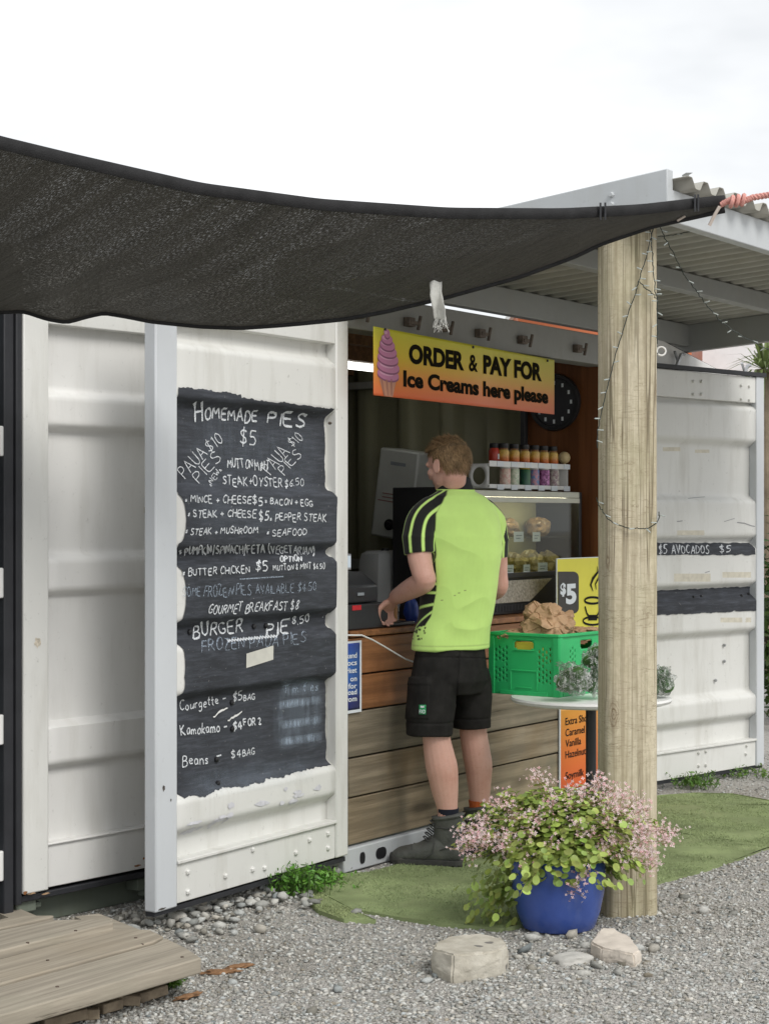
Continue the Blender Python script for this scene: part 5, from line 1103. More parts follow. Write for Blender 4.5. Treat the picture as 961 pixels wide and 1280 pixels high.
# ================================================================ fairy lights
M['wire'] = plain('dark green wire', (.02, .03, .025), .5); b = NB('fairy bulb'); b.set((.62, .68, .66), .15, None, 0, .6, **{'Transmission Weight': .35}); M['bulb'] = b.m
def fairy(name_label, pts, nb, r=.0019):
    t = thing('fairy_lights', pts[0], name_label, 'string lights', 'fairy light strings'); m = MB(); fine = []
    for a, d in zip(pts[:-1], pts[1:]):
        for k in range(6): fine.append(a.lerp(d, k / 6) + Vector((random.gauss(0, .0015),) * 3))
    fine.append(pts[-1]); m.tube(fine, r, 5); obj('wire', m, M['wire'], t)
    for k in range(nb):
        i = int((k + .5) / nb * (len(fine) - 1)); p = fine[i]; dr = Vector((random.choice((-1, 1)) * random.uniform(.5, 1), -.25, random.uniform(-.6, .35))).normalized()
        m = MB(); m.tube([p, p + dr * .006, p + dr * .007, p + dr * .020, p + dr * .022], [.0018, .0018, .0023, .0023, .001], 6); obj('bulb', m, M['bulb'], t)
yp = pc.y - .112
fairy('string of fairy lights slanting down the front face of the post', [P(x, y, yp) for x, y in ((816, 286), (808, 318), (800, 345), (797, 355), (792, 372), (785, 390), (777, 418), (769, 443), (761, 474), (756, 497), (750, 520), (746.5, 540), (746, 560))], 17)
fairy('string of fairy lights down the right edge of the post', [P(x, y, yp) for x, y in ((813, 286), (814, 310), (816, 335), (818, 358), (820.5, 372), (821, 400), (821, 430))], 12)
fairy('short branch of fairy light wire crossing near the post top', [P(x, y, yp) for x, y in ((797, 352), (806, 360), (816, 367), (820, 373))], 2)
fairy('loop of fairy lights sagging round the middle of the post', [P(x, y, yp + (.10 if x < 748 or x > 823 else 0)) for x, y in ((745, 622), (749, 634), (757, 646), (770, 655), (785, 660.5), (800, 661), (812, 659), (820, 654), (824, 646), (823, 640))], 7)
fairy('string of fairy lights hanging free under the lean-to roof', [P(x, y, 6.62 + (x - 824) * .006) for x, y in ((824, 282), (832, 300), (843, 320), (850, 336), (862, 354), (874, 370), (886, 386), (900, 401), (914, 412), (928, 421), (942, 428), (962, 438), (985, 452))], 14)
fairy('bare lead running from the post top under the roof', [P(822, 296, yp + .05), P(845, 293, 6.9), P(868, 288, 7.1)], 1)
# ================================================================ rocks, boardwalk
def rock(name, c, r, seed, lab, mat, blocky=.0, rot=0):
    bm = bmesh.new(); bmesh.ops.create_icosphere(bm, subdivisions=4, radius=1); ca, sa = math.cos(rot), math.sin(rot)
    for q in bm.verts:
        p = q.co.normalized(); e = 1 + blocky * 5; k = (abs(p.x) ** (2 + e) + abs(p.y) ** (2 + e) + abs(p.z) ** (2 + e)) ** (-1 / (2 + e)); k *= 1 + .20 * noise.noise(p * 1.3 + Vector((seed, 0, 0))) + .05 * noise.noise(p * 4 + Vector((0, seed, 0))) + .02 * noise.noise(p * 11)
        x, y, z = p.x * r[0] * k, p.y * r[1] * k, p.z * r[2] * k; q.co = (c[0] + x * ca - y * sa, c[1] + x * sa + y * ca, c[2] + z)
    bm.verts.index_update(); m = MB().add([q.co[:] for q in bm.verts], [[q.index for q in f.verts] for f in bm.faces]); bm.free()
    return tag(obj(name, m, mat, smooth=35), lab, 'rock')
b = NB('pale broken concrete'); v = b.map(); col = b.ramp(b.noise(v, 9, 7, .65), [(.3, (.36, .33, .27)), (.55, (.50, .47, .40)), (.75, (.60, .57, .50))])
vo = b.n('ShaderNodeTexVoronoi'); b.l(v, vo.inputs['Vector']); vo.inputs['Scale'].default_value = 10; col = b.mix(b.ramp(vo.outputs['Distance'], [(.12, .85), (.17, 0)]), col, (.13, .125, .12))
M['rock'] = b.set(col, .9, b.bump(b.noise(v, 40, 6, .7), .6, .008), 0, .2)
def slab(name, px_top, zt, zb_, seed, lab, mat, slump=.012):
    bm = bmesh.new(); top = [G(x, y, zt) for x, y in px_top]; c = sum(top, Vector()) / len(top); n = len(top); vt, vm, vb = [], [], []
    for i, p in enumerate(top):
        e = (p - c); e.z = 0; vt.append(bm.verts.new((p.x, p.y, zt + random.uniform(-.008, .004)))); vm.append(bm.verts.new(tuple(c.xy + e.xy * 1.06) + (zb_ + (zt - zb_) * random.uniform(.35, .7),))); vb.append(bm.verts.new(tuple(c.xy + e.xy * random.uniform(.98, 1.04)) + (zb_,)))
    bm.faces.new(vt); bm.faces.new(vb[::-1])
    for a, d in ((vb, vm), (vm, vt)):
        for i in range(n): bm.faces.new((a[i], a[(i + 1) % n], d[(i + 1) % n], d[i]))
    bmesh.ops.bevel(bm, geom=bm.edges[:], offset=.006, segments=2, affect='EDGES'); bmesh.ops.triangulate(bm, faces=bm.faces[:])
    for _ in range(3): bmesh.ops.subdivide_edges(bm, edges=[e for e in bm.edges if e.calc_length() > .012], cuts=1); bmesh.ops.triangulate(bm, faces=bm.faces[:])
    bm.normal_update()
    for q in bm.verts: q.co += q.normal * (.0045 * noise.noise(q.co * 28 + Vector((seed, 0, 0))) + .0022 * noise.noise(q.co * 90))
    bm.verts.index_update(); m = MB().add([q.co[:] for q in bm.verts], [[q.index for q in f.verts] for f in bm.faces]); bm.free()
    return tag(obj(name, m, mat, smooth=30), lab, 'rock')
slab('stone_slab', [(541, 1186), (546, 1174), (566, 1168), (600, 1167), (628, 1171), (634, 1180), (624, 1187), (596, 1192), (566, 1194)], .088, -.02, 5, 'pale broken stone block lying on the gravel left of the blue pot', M['rock'])
slab('stone_slab', [(738, 1176), (752, 1160), (766, 1160), (786, 1170), (800, 1186), (792, 1192), (772, 1188), (752, 1184)], .05, -.02, 9, 'long pale stone lying against the foot of the post', plain('pale pinkish stone', (.58, .52, .45), .9, .15, 10, .5, 40))
g = G(715, 1206); rock('stone', (g.x, g.y + .02, .008), (.06, .045, .024), 14, 'low grey stone on the gravel in front of the blue pot', plain('grey stone', (.44, .43, .40), .9, .15, 14, .5, 50), .2, .5)
UPV = Vector((0, 0, 1))
deck = thing('boardwalk', G(60, 1240, .1), 'low platform of weathered timber planks at the lower left corner', 'boardwalk')
DZ = .13; dk = [wood('boardwalk timber', (.42, .37, .295), (.345, .30, .235), (.07, .055, .04), 'x', .8, (.34, .285, .21), .85, True, .9, .5), wood('boardwalk timber', (.41, .365, .295), (.34, .30, .24), (.07, .055, .04), 'x', .9, (.29, .27, .21), .85, True, .9, .5)]
rotd = math.atan2(B.d.y, B.d.x)
pl = [([(-420, 1258), (-420, 1240), (20, 1144.5), (68, 1144), (62, 1147), (0, 1160)], 0, .145), ([(-420, 1292), (-420, 1262), (0, 1163), (64, 1150), (140, 1148), (142, 1153), (0, 1188)], 1, .152), ([(-420, 1335), (-420, 1300), (0, 1199), (143, 1161), (187, 1162), (205, 1170), (191, 1177), (0, 1229.5)], 0, .13), ([(-420, 1395), (-420, 1339), (0, 1233.5), (192, 1180.5), (207, 1172), (232, 1184), (252, 1197), (0, 1269)], 1, .128)]
for i, (poly, k, zz) in enumerate(pl):
    m = MB(); m.prism([G(x, y, zz) for x, y in poly], (0, 0, -.048)); o = obj('plank', m, dk[k], None, bevel=.005, bseg=3)
    rot = Matrix.Rotation(rotd, 4, 'Z'); wl = Vector(o.location); o.data.transform(Matrix.Translation(wl - Vector(deck.location))); o.data.transform(rot.inverted()); off = Vector((i * 2.3, i * 1.7, 0)); o.data.transform(Matrix.Translation(off)); o.parent = deck; o.rotation_euler = (0, 0, rotd); o.location = -(rot @ off)
for x, y, zz in ((95, 1163, .1535), (35, 1178, .1535), (170, 1172, .1315), (178, 1180, .1295), (60, 1200, .1315), (72, 1233, .1295), (228, 1196, .1295)):
    g = G(x, y, zz); q = MB(); q.tube([g - UPV * .003, g, g + UPV * .0012], [.0055, .0055, .004], 8); obj('nail', q, plain('rusty nail head', (.09, .065, .05), .8) if 'rusty nail head' not in bpy.data.materials else bpy.data.materials['rusty nail head'], deck)
m = MB()
for x, y in ((40, 1165), (150, 1175), (-60, 1215)):
    c = G(x, y, .04); m.cube((c.x, c.y, .04), (.09, .5, .078), rot=Matrix.Rotation(R(35), 3, 'Z'))
obj('bearer', m, dk[1], deck)
chip = plain('rotten wood chips', (.30, .24, .17), .9, .4, 20, .6, 60)
for i, (x, y, l, w, a, lab) in enumerate(((80, 1272, .13, .05, .5, 'short plank offcut'), (135, 1257, .08, .05, .9, 'pale squared offcut'), (160, 1250, .07, .035, .4, 'split offcut'), (188, 1241, .10, .05, .7, 'dark rotten offcut'), (105, 1268, .09, .03, .2, 'thin splintered offcut'))):
    c = G(x, y, .02); m = MB(); m.cube((c.x, c.y, .02), (l, w, .03), rot=Matrix.Rotation(a, 3, 'Z') @ Matrix.Rotation(.12 * (i % 3 - 1), 3, 'Y')); o = obj('wood_offcut', m, chip, bevel=.004)
    tag(o, lab + ' of wood lying under the front edge of the boardwalk', 'wood scrap', 'wood scraps under the boardwalk')
bark = plain('brown bark', (.22, .12, .06), .9, .4, 30, .5, 80)
for i, (x, y, l) in enumerate(((277, 1216, .06), (300, 1209, .045), (235, 1247, .05))):
    c = G(x, y, .008); tag(obj('bark_chip', crumple((c.x, c.y, .012), (l, .014, .008), 40 + i, .4, 3, .3 * i + .2), bark, smooth=20), ('long brown bark chip on the gravel right of the boardwalk', 'short brown bark chip on the gravel, rightmost', 'brown bark chip by the small weed at the boardwalk edge')[i], 'bark chip')
# ================================================================ plants
def leaves(cs, size, col, shape='round', up=.5, cup=.12, jit=.3):
    """many small leaf faces as one mesh: cs = centres with outward normals"""
    V, Fc, C = [], [], []
    n = 10 if shape == 'round' else 6
    for c, nrm in cs:
        s = size * random.uniform(1 - jit, 1 + jit); nv_ = (nrm + Vector((random.gauss(0, .35), random.gauss(0, .35), random.gauss(0, .3) + up))).normalized(); t = nv_.orthogonal().normalized(); t = Matrix.Rotation(random.random() * 6.28, 3, nv_) @ t; w = nv_.cross(t); k = len(V)
        k_ = random.uniform(.6, 1.25); cc = [max(0, x * k_ * random.uniform(.9, 1.1)) for x in col]; y_ = random.random() * .35; cc = (cc[0] + y_ * .07, cc[1] + y_ * .07, cc[2] * .9)
        V.append(c + nv_ * 0); C.append((*cc, 1))
        for i in range(n):
            a = 2 * math.pi * i / n; rx, ry = (1, .82) if shape == 'round' else (1.0, .36)
            V.append(c + t * (s * rx * math.cos(a)) + w * (s * ry * math.sin(a)) + nv_ * (s * cup * (1 + .6 * math.cos(2 * a)))); C.append((*[x * (1.08 if i % 2 else .95) for x in cc], 1))
        for i in range(n): Fc.append((k, k + 1 + i, k + 1 + (i + 1) % n))
    return np.array([tuple(v) for v in V]), np.array(Fc), np.array(C)
def leafmat(name, tr=.25, rough=.45):
    b = NB(name); a = b.n('ShaderNodeVertexColor', layer_name='tint'); b.set(a.outputs[0], rough, None, 0, .4); tl = b.n('ShaderNodeBsdfTranslucent'); b.l(a.outputs[0], tl.inputs[0]); ms = b.n('ShaderNodeMixShader'); ms.inputs[0].default_value = tr; b.l(b.b.outputs[0], ms.inputs[1]); b.l(tl.outputs[0], ms.inputs[2]); b.l(ms.outputs[0], b.out.inputs[0]); return b.m
M['leaf'] = leafmat('leaf'); M['petal'] = leafmat('petal', .2, .6)
pg = G(703, 1172); PC = Vector((pg.x, pg.y + .17, 0)); 
pot = thing('flower_pot', PC, 'blue glazed ceramic pot with a rolled rim, in front of the post', 'pot')
b = NB('cobalt glaze'); v = b.map(); col = b.ramp(b.noise(v, 7, 6, .6), [(.3, (.04, .08, .31)), (.7, (.07, .125, .42))]); col = b.mix(b.ramp(b.noise(b.map((9, 9, 2)), 2, 6, .7), [(.55, 0), (.8, .35)]), col, (.16, .20, .36)); M['glaze'] = b.set(col, .22, b.bump(b.noise(v, 16, 3), .15, .005), 0, .5)
obj('body', MB().lathe(PC, [(.122, 0), (.130, .006), (.149, .06), (.163, .13), (.168, .20), (.167, .235), (.161, .243), (.163, .25), (.170, .257), (.170, .272), (.163, .278), (.152, .276), (.148, .26), (.148, .235)], 64, cap=False), M['glaze'], pot, smooth=50)
obj('soil', MB().lathe(PC, [(.149, .238), (.08, .246), (.01, .25)], 32), plain('potting soil', (.05, .035, .025), .95, .4, 40, .8, 80), pot)
plant = thing('flowering_plant', PC + Vector((0, 0, .24)), 'spreading succulent with round green leaves and pale pink starry flowers in the blue pot', 'plant')
cs = []; stems = MB()
for k in range(430):                                  # leafy stems arching out over the rim
    a = random.random() * 6.283; rad = random.uniform(.03, 1) ** .6 * random.uniform(.22, .34); top = .19 * (1 - (rad / .40) ** 2) + random.uniform(-.03, .06)
    base = PC + Vector((.10 * math.cos(a) * random.random(), .10 * math.sin(a) * random.random(), .24)); tip = PC + Vector((rad * math.cos(a) * 1.12, rad * math.sin(a) * .85, .245 + top))
    if rad > .20 and random.random() < .40: tip.z -= random.uniform(.05, .15)
    md = base.lerp(tip, .5) + Vector((0, 0, .06)); pts = [base.lerp(md, t) .lerp(md.lerp(tip, t), t) for t in (0, .25, .5, .75, 1)]; stems.tube(pts, .0018, 4)
    for j in range(random.randint(6, 11)):
        p = pts[4].lerp(pts[2], random.random() ** 1.5); cs.append((p + Vector((random.gauss(0, .016), random.gauss(0, .016), random.gauss(0, .012))), (p - PC - Vector((0, 0, .15))).normalized()))
cs += [(PC + Vector((-.15 + random.gauss(0, .05) - .09 * t, .0 + random.gauss(0, .05), .25 - .22 * t + random.gauss(0, .02))), Vector((-1, -.4, .2)).normalized()) for t in [random.random() for _ in range(260)]]
cs += [(PC + Vector((.19 + random.gauss(0, .022), -.03 + random.gauss(0, .04), .30 - .12 * random.random())), Vector((1, -.5, .3)).normalized()) for _ in range(110)]
for _ in range(230):
    a = R(random.uniform(-175, -5)); rr_ = random.uniform(.17, .215); dz = min(.07, abs(random.gauss(0, .045))) * (1.6 if math.sin(a * 3.1 + 1) > 0 else .6); cs.append((PC + Vector((rr_ * math.cos(a), rr_ * math.sin(a), .305 - dz)), Vector((math.cos(a), math.sin(a), .4)).normalized()))
V, Fc, C = leaves(cs, .0138, (.36, .46, .13)); npmesh('foliage', V - np.array(root_loc(plant)), Fc, M['leaf'], plant, col=C, smooth=0)
obj('stem', stems, plain('reddish plant stem', (.20, .20, .07), .6), plant)
fl_c = []; fst = MB()
spots_f = [(590, 1052), (578, 1040), (603, 1026), (622, 1003), (640, 1010), (655, 1046), (630, 1040), (672, 978), (690, 1000), (704, 985), (712, 1002), (720, 1028), (745, 978), (742, 1000), (757, 1030), (770, 1010), (782, 1000), (795, 1018), (800, 1045), (812, 1035), (824, 1050), (836, 1037), (815, 1062), (770, 1045), (735, 1045), (700, 1040), (610, 1050), (585, 1062), (647, 1020), (665, 1025), (680, 1020), (762, 1060), (790, 1062), (716, 1110), (722, 1098), (727, 990), (765, 990), (800, 1005), (625, 1060), (648, 1065), (690, 1065), (740, 1062), (596, 1040), (775, 1070), (808, 1078)]
for x, y in spots_f:
    for rep in range(3):
        dy = random.gauss(0, .09); tip = P(x + random.gauss(0, 5), y + random.gauss(0, 4), PC.y - .12 + dy); base = PC + Vector((random.gauss(0, .05), random.gauss(0, .05), .32)); md = base.lerp(tip, .55) + Vector((0, 0, .03)); fst.tube([base, md, tip] if rep == 0 else [md.lerp(tip, .55) - Vector((0, 0, .02)), tip], .0012, 4)
        for k in range(random.randint(14, 24)):
            q = tip + Vector((random.gauss(0, .020), random.gauss(0, .02), random.gauss(0, .017))); fl_c.append(q)
            if k % 4 == 0: fst.tube([tip - Vector((0, 0, .012)), q], .0009, 3)
V, Fc, C = [], [], []
for q in fl_c:
    nv_ = Vector((random.gauss(0, .6), -.7 + random.gauss(0, .5), .5 + random.gauss(0, .4))).normalized(); t = nv_.orthogonal().normalized(); t = Matrix.Rotation(random.random() * 6, 3, nv_) @ t; w = nv_.cross(t); s = random.uniform(.0042, .0068); pk = random.random(); c = (.90 - .08 * pk, .80 - .34 * pk * pk, .79 - .28 * pk * pk)
    for k in range(4):
        a = k * math.pi / 2; d_ = t * math.cos(a) + w * math.sin(a); e_ = -t * math.sin(a) + w * math.cos(a); i = len(V); V += [q, q + d_ * s * .6 + e_ * s * .32 + nv_ * s * .2, q + d_ * s * 1.15 + nv_ * s * .35, q + d_ * s * .6 - e_ * s * .32 + nv_ * s * .2]; Fc.append((i, i + 1, i + 2, i + 3)); C += [(c[0] * .8, c[1] * .6, c[2] * .62, 1)] + [(*c, 1)] * 3
o = npmesh('blossom', np.array([tuple(v) for v in V]) - np.array(root_loc(plant)), np.array(Fc), M['petal'], plant, col=np.array(C)); tag(o, kind='stuff')
obj('flower_stalk', fst, plain('pink flower stalk', (.30, .20, .12), .6), plant)
def weed(x, y, sx, sy, h, n, size, col, lab, z=0):
    g = G(x, y); r = thing('weed', (g.x, g.y, z), lab, 'weed'); cs = []; st = MB()
    for k in range(n):
        q = Vector((g.x + random.gauss(0, sx), g.y + random.gauss(0, sy), z)); t = q + Vector((random.gauss(0, .02), random.gauss(0, .02), h * random.uniform(.3, 1))); st.tube([q, t], .0012, 3)
        for j in range(5): cs.append((q.lerp(t, random.uniform(.4, 1.05)) + Vector((random.gauss(0, .008), random.gauss(0, .008), 0)), Vector((random.gauss(0, 1), random.gauss(0, 1), .5)).normalized()))
    V, Fc, C = leaves(cs, size, col, 'long'); npmesh('foliage', V - np.array(r.location), Fc, M['leaf'], r, col=C); obj('stem', st, plain('green stem', (.09, .16, .04), .6) if 'green stem' not in bpy.data.materials else bpy.data.materials['green stem'], r)
weed(372, 1118, .055, .05, .12, 150, .011, (.12, .30, .05), 'bright green leafy weed clump growing beside the turf end under the door corner')
weed(405, 1106, .035, .03, .07, 70, .010, (.13, .31, .05), 'smaller bright green weed tuft by the container corner, right of the big clump')
weed(212, 1236, .02, .015, .05, 30, .009, (.10, .22, .03), 'tiny green weed on the gravel at the boardwalk edge')
weed(868, 985, .07, .06, .09, 70, .012, (.12, .24, .05), 'green weed clump on the gravel under the right-hand door')
weed(940, 972, .12, .10, .07, 70, .012, (.13, .24, .05), 'thin straggling weeds on the gravel at the right edge')
# ================================================================ what stands behind
hs = thing('house', (2.6, 24, 0), 'orange-red house with a pale gable standing far behind the containers', 'house')
obj('wall', MB().cube((2.87, 25.5, 2.06), (2.26, 3.0, 4.12)), plain('orange red cladding', (.56, .17, .075), .7, .06, 3), hs)
obj('roof', MB().prism([(1.68, 23.8, 4.12), (4.1, 23.8, 4.12), (4.1, 27.2, 4.12), (1.68, 27.2, 4.12)], (0, 0, .1)), plain('white fascia', (.7, .7, .68), .6), hs)
obj('window', MB().cube((3.3, 23.98, 3.2), (1.0, .05, .9)), M['black'], hs)
obj('wall', MB().cube((6.2, 27, 2.0), (3.6, 3.0, 4.05)), plain('white cladding', (.72, .73, .74), .7, .05), hs)
pt = thing('palm_tree', (3.33, 16.2, 0), 'green cabbage palm with spiky leaves beyond the right-hand door', 'palm')
m = MB(); m.tube([(3.33, 16.2, 0), (3.35, 16.2, 1.5), (3.33, 16.2, 2.75)], [.10, .08, .07], 8); obj('trunk', m, plain('palm bark', (.2, .16, .11), .9, .3), pt)
V, Fc, C = [], [], []
for k in range(150):
    a = random.random() * 6.283; el = random.uniform(-.5, 1.4); d_ = Vector((math.cos(a) * math.cos(el), math.sin(a) * math.cos(el), math.sin(el))); w = d_.cross(Vector((0, 0, 1))).normalized() * .011; l = random.uniform(.3, .5); b0 = Vector((3.33, 16.2, 2.75)); i = len(V); md = b0 + d_ * l * .55; tp = b0 + d_ * l - Vector((0, 0, .12)); c = random.uniform(.6, 1.4)
    V += [b0 + w * .4, b0 - w * .4, md + w, md - w, tp]; Fc += [(i, i + 1, i + 3), (i, i + 3, i + 2), (i + 2, i + 3, i + 4)]; C += [(.17 * c, .22 * c, .08 * c, 1)] * 5
npmesh('crown', np.array([tuple(v) for v in V]) - np.array(pt.location), np.array(Fc), M['leaf'], pt, col=np.array(C))
def shrub(name, c, r, n, size, col, lab, cat='shrub'):
    t = thing(name, (c[0], c[1], 0), lab, cat); cs = []
    lob = [(Vector((random.gauss(0, .45), random.gauss(0, .45), random.uniform(.2, .85))), random.uniform(.3, .5)) for _ in range(9)]
    while len(cs) < n:
        lc, lr = random.choice(lob); d_ = Vector((random.gauss(0, 1), random.gauss(0, 1), random.gauss(0, 1))).normalized(); p = lc + d_ * lr * random.random() ** .35
        if p.z > .02: cs.append((Vector((c[0] + p.x * r[0], c[1] + p.y * r[1], p.z * r[2])), d_))
    V, Fc, C = leaves(cs, size, col, 'long', up=.2); npmesh('foliage', V - np.array(t.location), Fc, M['leaf'], t, col=C)
    m = MB()
    for k in range(5): m.tube([(c[0], c[1], 0), (c[0] + lob[k][0].x * r[0] * .5, c[1] + lob[k][0].y * r[1] * .5, lob[k][0].z * r[2] * .5), (c[0] + lob[k][0].x * r[0], c[1] + lob[k][0].y * r[1], lob[k][0].z * r[2])], [.05, .03, .012], 6)
    obj('trunk', m, plain('shrub bark', (.12, .09, .06), .9, .3), t)
shrub('shrub', (3.02, 13.0), (.5, .6, 2.0), 2600, .05, (.05, .10, .025), 'dark green shrub seen past the edge of the right-hand door')
shrub('shrub', (4.6, 14.5), (1.2, .8, 2.2), 2600, .06, (.06, .11, .03), 'green shrub farther right behind the right-hand door, mostly out of view')
fe = thing('timber_shed', (3.3, 12.2, 0), 'dark brown timber shed edge just beyond the right-hand door', 'shed')
obj('wall', MB().cube((3.55, 12.3, 1.55), (1.6, .08, .62)), plain('dark brown boards', (.07, .045, .035), .8, .3), fe); obj('post', MB().cube((2.80, 12.24, 1.0), (.08, .08, 2.0)), bpy.data.materials['dark brown boards'], fe)
# ================================================================ the man at the counter
PHI = R(35); mr = Vector((math.cos(PHI), math.sin(PHI), 0)); mf = Vector((-math.sin(PHI), math.cos(PHI), 0)); UP = Vector((0, 0, 1))
man = thing('person', Vector((.30, 7.68, 0)), 'man in lime and black polo, black shorts and boots, back turned, reaching over the counter', 'person')
ML = Vector(man.location)
def ering(c, a, d, n=36, u=mr, w=mf): return [c + u * (a * math.cos(2 * math.pi * k / n)) + w * (d * math.sin(2 * math.pi * k / n)) for k in range(n)]
def smoothpts(pts, rad, k=5):
    out, ro_ = [], []
    P_ = [Vector(p) for p in pts]
    for i in range(len(P_) - 1):
        p0, p1, p2, p3 = P_[max(0, i - 1)], P_[i], P_[i + 1], P_[min(len(P_) - 1, i + 2)]; r0, r1, r2, r3 = rad[max(0, i - 1)], rad[i], rad[i + 1], rad[min(len(P_) - 1, i + 2)]
        for j in range(k):
            t = j / k; f = lambda a, b_, c, d: .5 * ((2 * b_) + (c - a) * t + (2 * a - 5 * b_ + 4 * c - d) * t * t + (3 * b_ - a - 3 * c + d) * t ** 3)
            out.append(Vector([f(p0[q], p1[q], p2[q], p3[q]) for q in range(3)])); ro_.append(f(r0, r1, r2, r3))
    out.append(P_[-1]); ro_.append(rad[-1]); return out, ro_
def limb(m, pts, rad, n=18): a, d = smoothpts(pts, rad); m.tube(a, d, n); return m
def finish(me, name, mat, col=None, smooth=180):
    V = np.empty(len(me.vertices) * 3, np.float32); me.vertices.foreach_get('co', V); V = V.reshape(-1, 3)
    if col is not None:
        a = me.color_attributes.new('tint', 'FLOAT_COLOR', 'POINT'); a.data.foreach_set('color', np.asarray(col, dtype=np.float32).ravel())
    me.vertices.foreach_set('co', (V - np.array(ML)).astype(np.float32).ravel()); me.update()
    return link_mesh(name, me, mat, man, smooth=smooth)
def arr(me):
    V = np.empty(len(me.vertices) * 3, np.float32); me.vertices.foreach_get('co', V); N = np.empty(len(me.vertices) * 3, np.float32); me.vertices.foreach_get('normal', N); return V.reshape(-1, 3).astype(float), N.reshape(-1, 3).astype(float)
def setv(me, V): me.vertices.foreach_set('co', V.astype(np.float32).ravel()); me.update()
# skin: head, neck, trunk, arms with hands, legs as one continuous surface
bm_ = MB()
hphi = R(47); hf = Vector((-math.sin(hphi), math.cos(hphi), 0)); hl = Vector((-math.cos(hphi), -math.sin(hphi), 0)); pit = R(-12)
HC = P(560.5, 580.5, 7.69)
hrot = Matrix((hf, hl, UP)).transposed() @ Matrix.Rotation(-pit, 3, 'Y')     # columns: forward, left, up; pitched down
def hp(x, y, z): return HC + hrot @ Vector((x, y, z))
bm_.ball(hp(-.006, 0, .022), (.096, .076, .088), 28, 18, rot=hrot); bm_.ball(hp(.022, 0, -.035), (.066, .060, .078), 24, 16, rot=hrot); bm_.ball(hp(.050, 0, -.082), (.034, .034, .026), 18, 12, rot=hrot)
bm_.ball(hp(.072, 0, .015), (.022, .058, .020), 18, 10, rot=hrot); limb(bm_, [hp(.082, 0, .012), hp(.095, 0, -.012), hp(.108, 0, -.030), hp(.092, 0, -.040)], [.008, .009, .011, .009], 12)
for s in (-1, 1):
    bm_.ball(hp(.058, .040 * s, -.022), (.026, .022, .020), 14, 10, rot=hrot); bm_.ball(hp(.096, .012 * s, -.036), (.010, .009, .008), 10, 8, rot=hrot)
    er = hrot @ Matrix.Rotation(R(-18) * s, 3, 'Z') @ Matrix.Rotation(R(-12), 3, 'Y')
    rings = [[hp(-.006, .078 * s, -.012) + er @ Vector((.019 * math.cos(a) * q, (.010 + .006 * math.cos(a + .4)) * s * (1 if w else -.4), .033 * math.sin(a) * (1 if math.sin(a) > 0 else .9) * q)) for a in [2 * math.pi * k / 16 for k in range(16)]] for q, w in ((.92, 0), (1, 1), (.70, 1))]
    bm_.loft(rings)
bm_.ball(hp(.084, 0, -.062), (.010, .022, .0055), 14, 8, rot=hrot); bm_.ball(hp(.080, 0, -.071), (.009, .019, .006), 14, 8, rot=hrot)
limb(bm_, [hp(-.022, 0, -.02), hp(-.014, 0, -.078), P(568.5, 612, 7.722), P(571, 632, 7.71)], [.056, .0515, .053, .070], 22)
for a, d in ((P(571, 628, 7.71), P(571, 660, 7.70)),): bm_.loft([ering(P(571, 624, 7.71), .08, .055), ering(P(572, 640, 7.70), .155, .085), ering(P(575, 680, 7.70), .16, .10), ering(P(574, 740, 7.70), .145, .095), ering(P(564, 800, 7.70), .15, .105), ering(P(562, 850, 7.71), .155, .115)])
EL, WR = P(531, 726, 7.53), P(494, 747, 7.735)
limb(bm_, [P(548, 645, 7.645), P(528, 655, 7.60), P(524, 690, 7.56), P(528, 714, 7.535), EL, P(519, 733, 7.60), P(506, 740, 7.67), WR], [.040, .048, .051, .047, .045, .046, .040, .032])
EL2, WR2 = P(622, 734, 7.88), P(580, 748, 8.03)
limb(bm_, [P(598, 646, 7.78), P(613, 656, 7.825), P(619, 690, 7.85), P(621, 718, 7.87), EL2, P(610, 740, 7.93), WR2], [.038, .046, .049, .045, .043, .042, .028])
def hand(wr, d_, side, inn):
    d_ = d_.normalized(); dn = (-UP - d_ * (-UP).dot(d_)).normalized(); sd = d_.cross(dn).normalized() * side         # sd points to the thumb side
    kn = wr + d_ * .088 + dn * .004; pal = []
    for t, hw, th in ((-.01, .026, .020), (.3, .034, .018), (.7, .040, .015), (1.0, .040, .012)): c = wr.lerp(kn, t); pal.append([c + sd * (hw * math.cos(a)) + dn * (th * math.sin(a)) for a in [2 * math.pi * k / 18 for k in range(18)]])
    bm_.loft(pal)
    for i, (l, off) in enumerate(((.074, .030), (.082, .010), (.076, -.010), (.060, -.029))):
        b0 = kn + sd * off - d_ * .012; c1 = d_ * .75 + dn * (.62 + .10 * i); c2 = d_ * .15 + dn * (1 + .1 * i); c3 = -d_ * (.45 + .1 * i) + dn * .8
        p1 = b0 + c1.normalized() * l * .46; p2 = p1 + c2.normalized() * l * .34; p3 = p2 + c3.normalized() * l * .28; limb(bm_, [b0, p1, p2, p3], [.0098, .0092, .0084, .0072], 10)
    t0 = wr + d_ * .030 + sd * .026; t1 = t0 + (sd * .7 + d_ * .7 + dn * .35).normalized() * .042; t2 = t1 + (d_ * .8 + dn * .6).normalized() * .034; t3 = t2 + (d_ * .6 + dn * .7 - sd * .5).normalized() * .026; limb(bm_, [t0, t1, t2, t3], [.0145, .0118, .0104, .0082], 10)
hand(WR, Vector((-.040, .050, -.050)), 1, 0); hand(WR2, Vector((-.05, .07, -.02)), -1, 0)
LK = [P(545, 850, 7.67), P(546, 890, 7.645), P(545, 918, 7.635), P(549, 945, 7.635), P(552.5, 962, 7.632), P(556, 988, 7.63), P(559, 1012, 7.625), P(560, 1040, 7.622)]
limb(bm_, LK, [.085, .068, .058, .064, .066, .056, .043, .042])
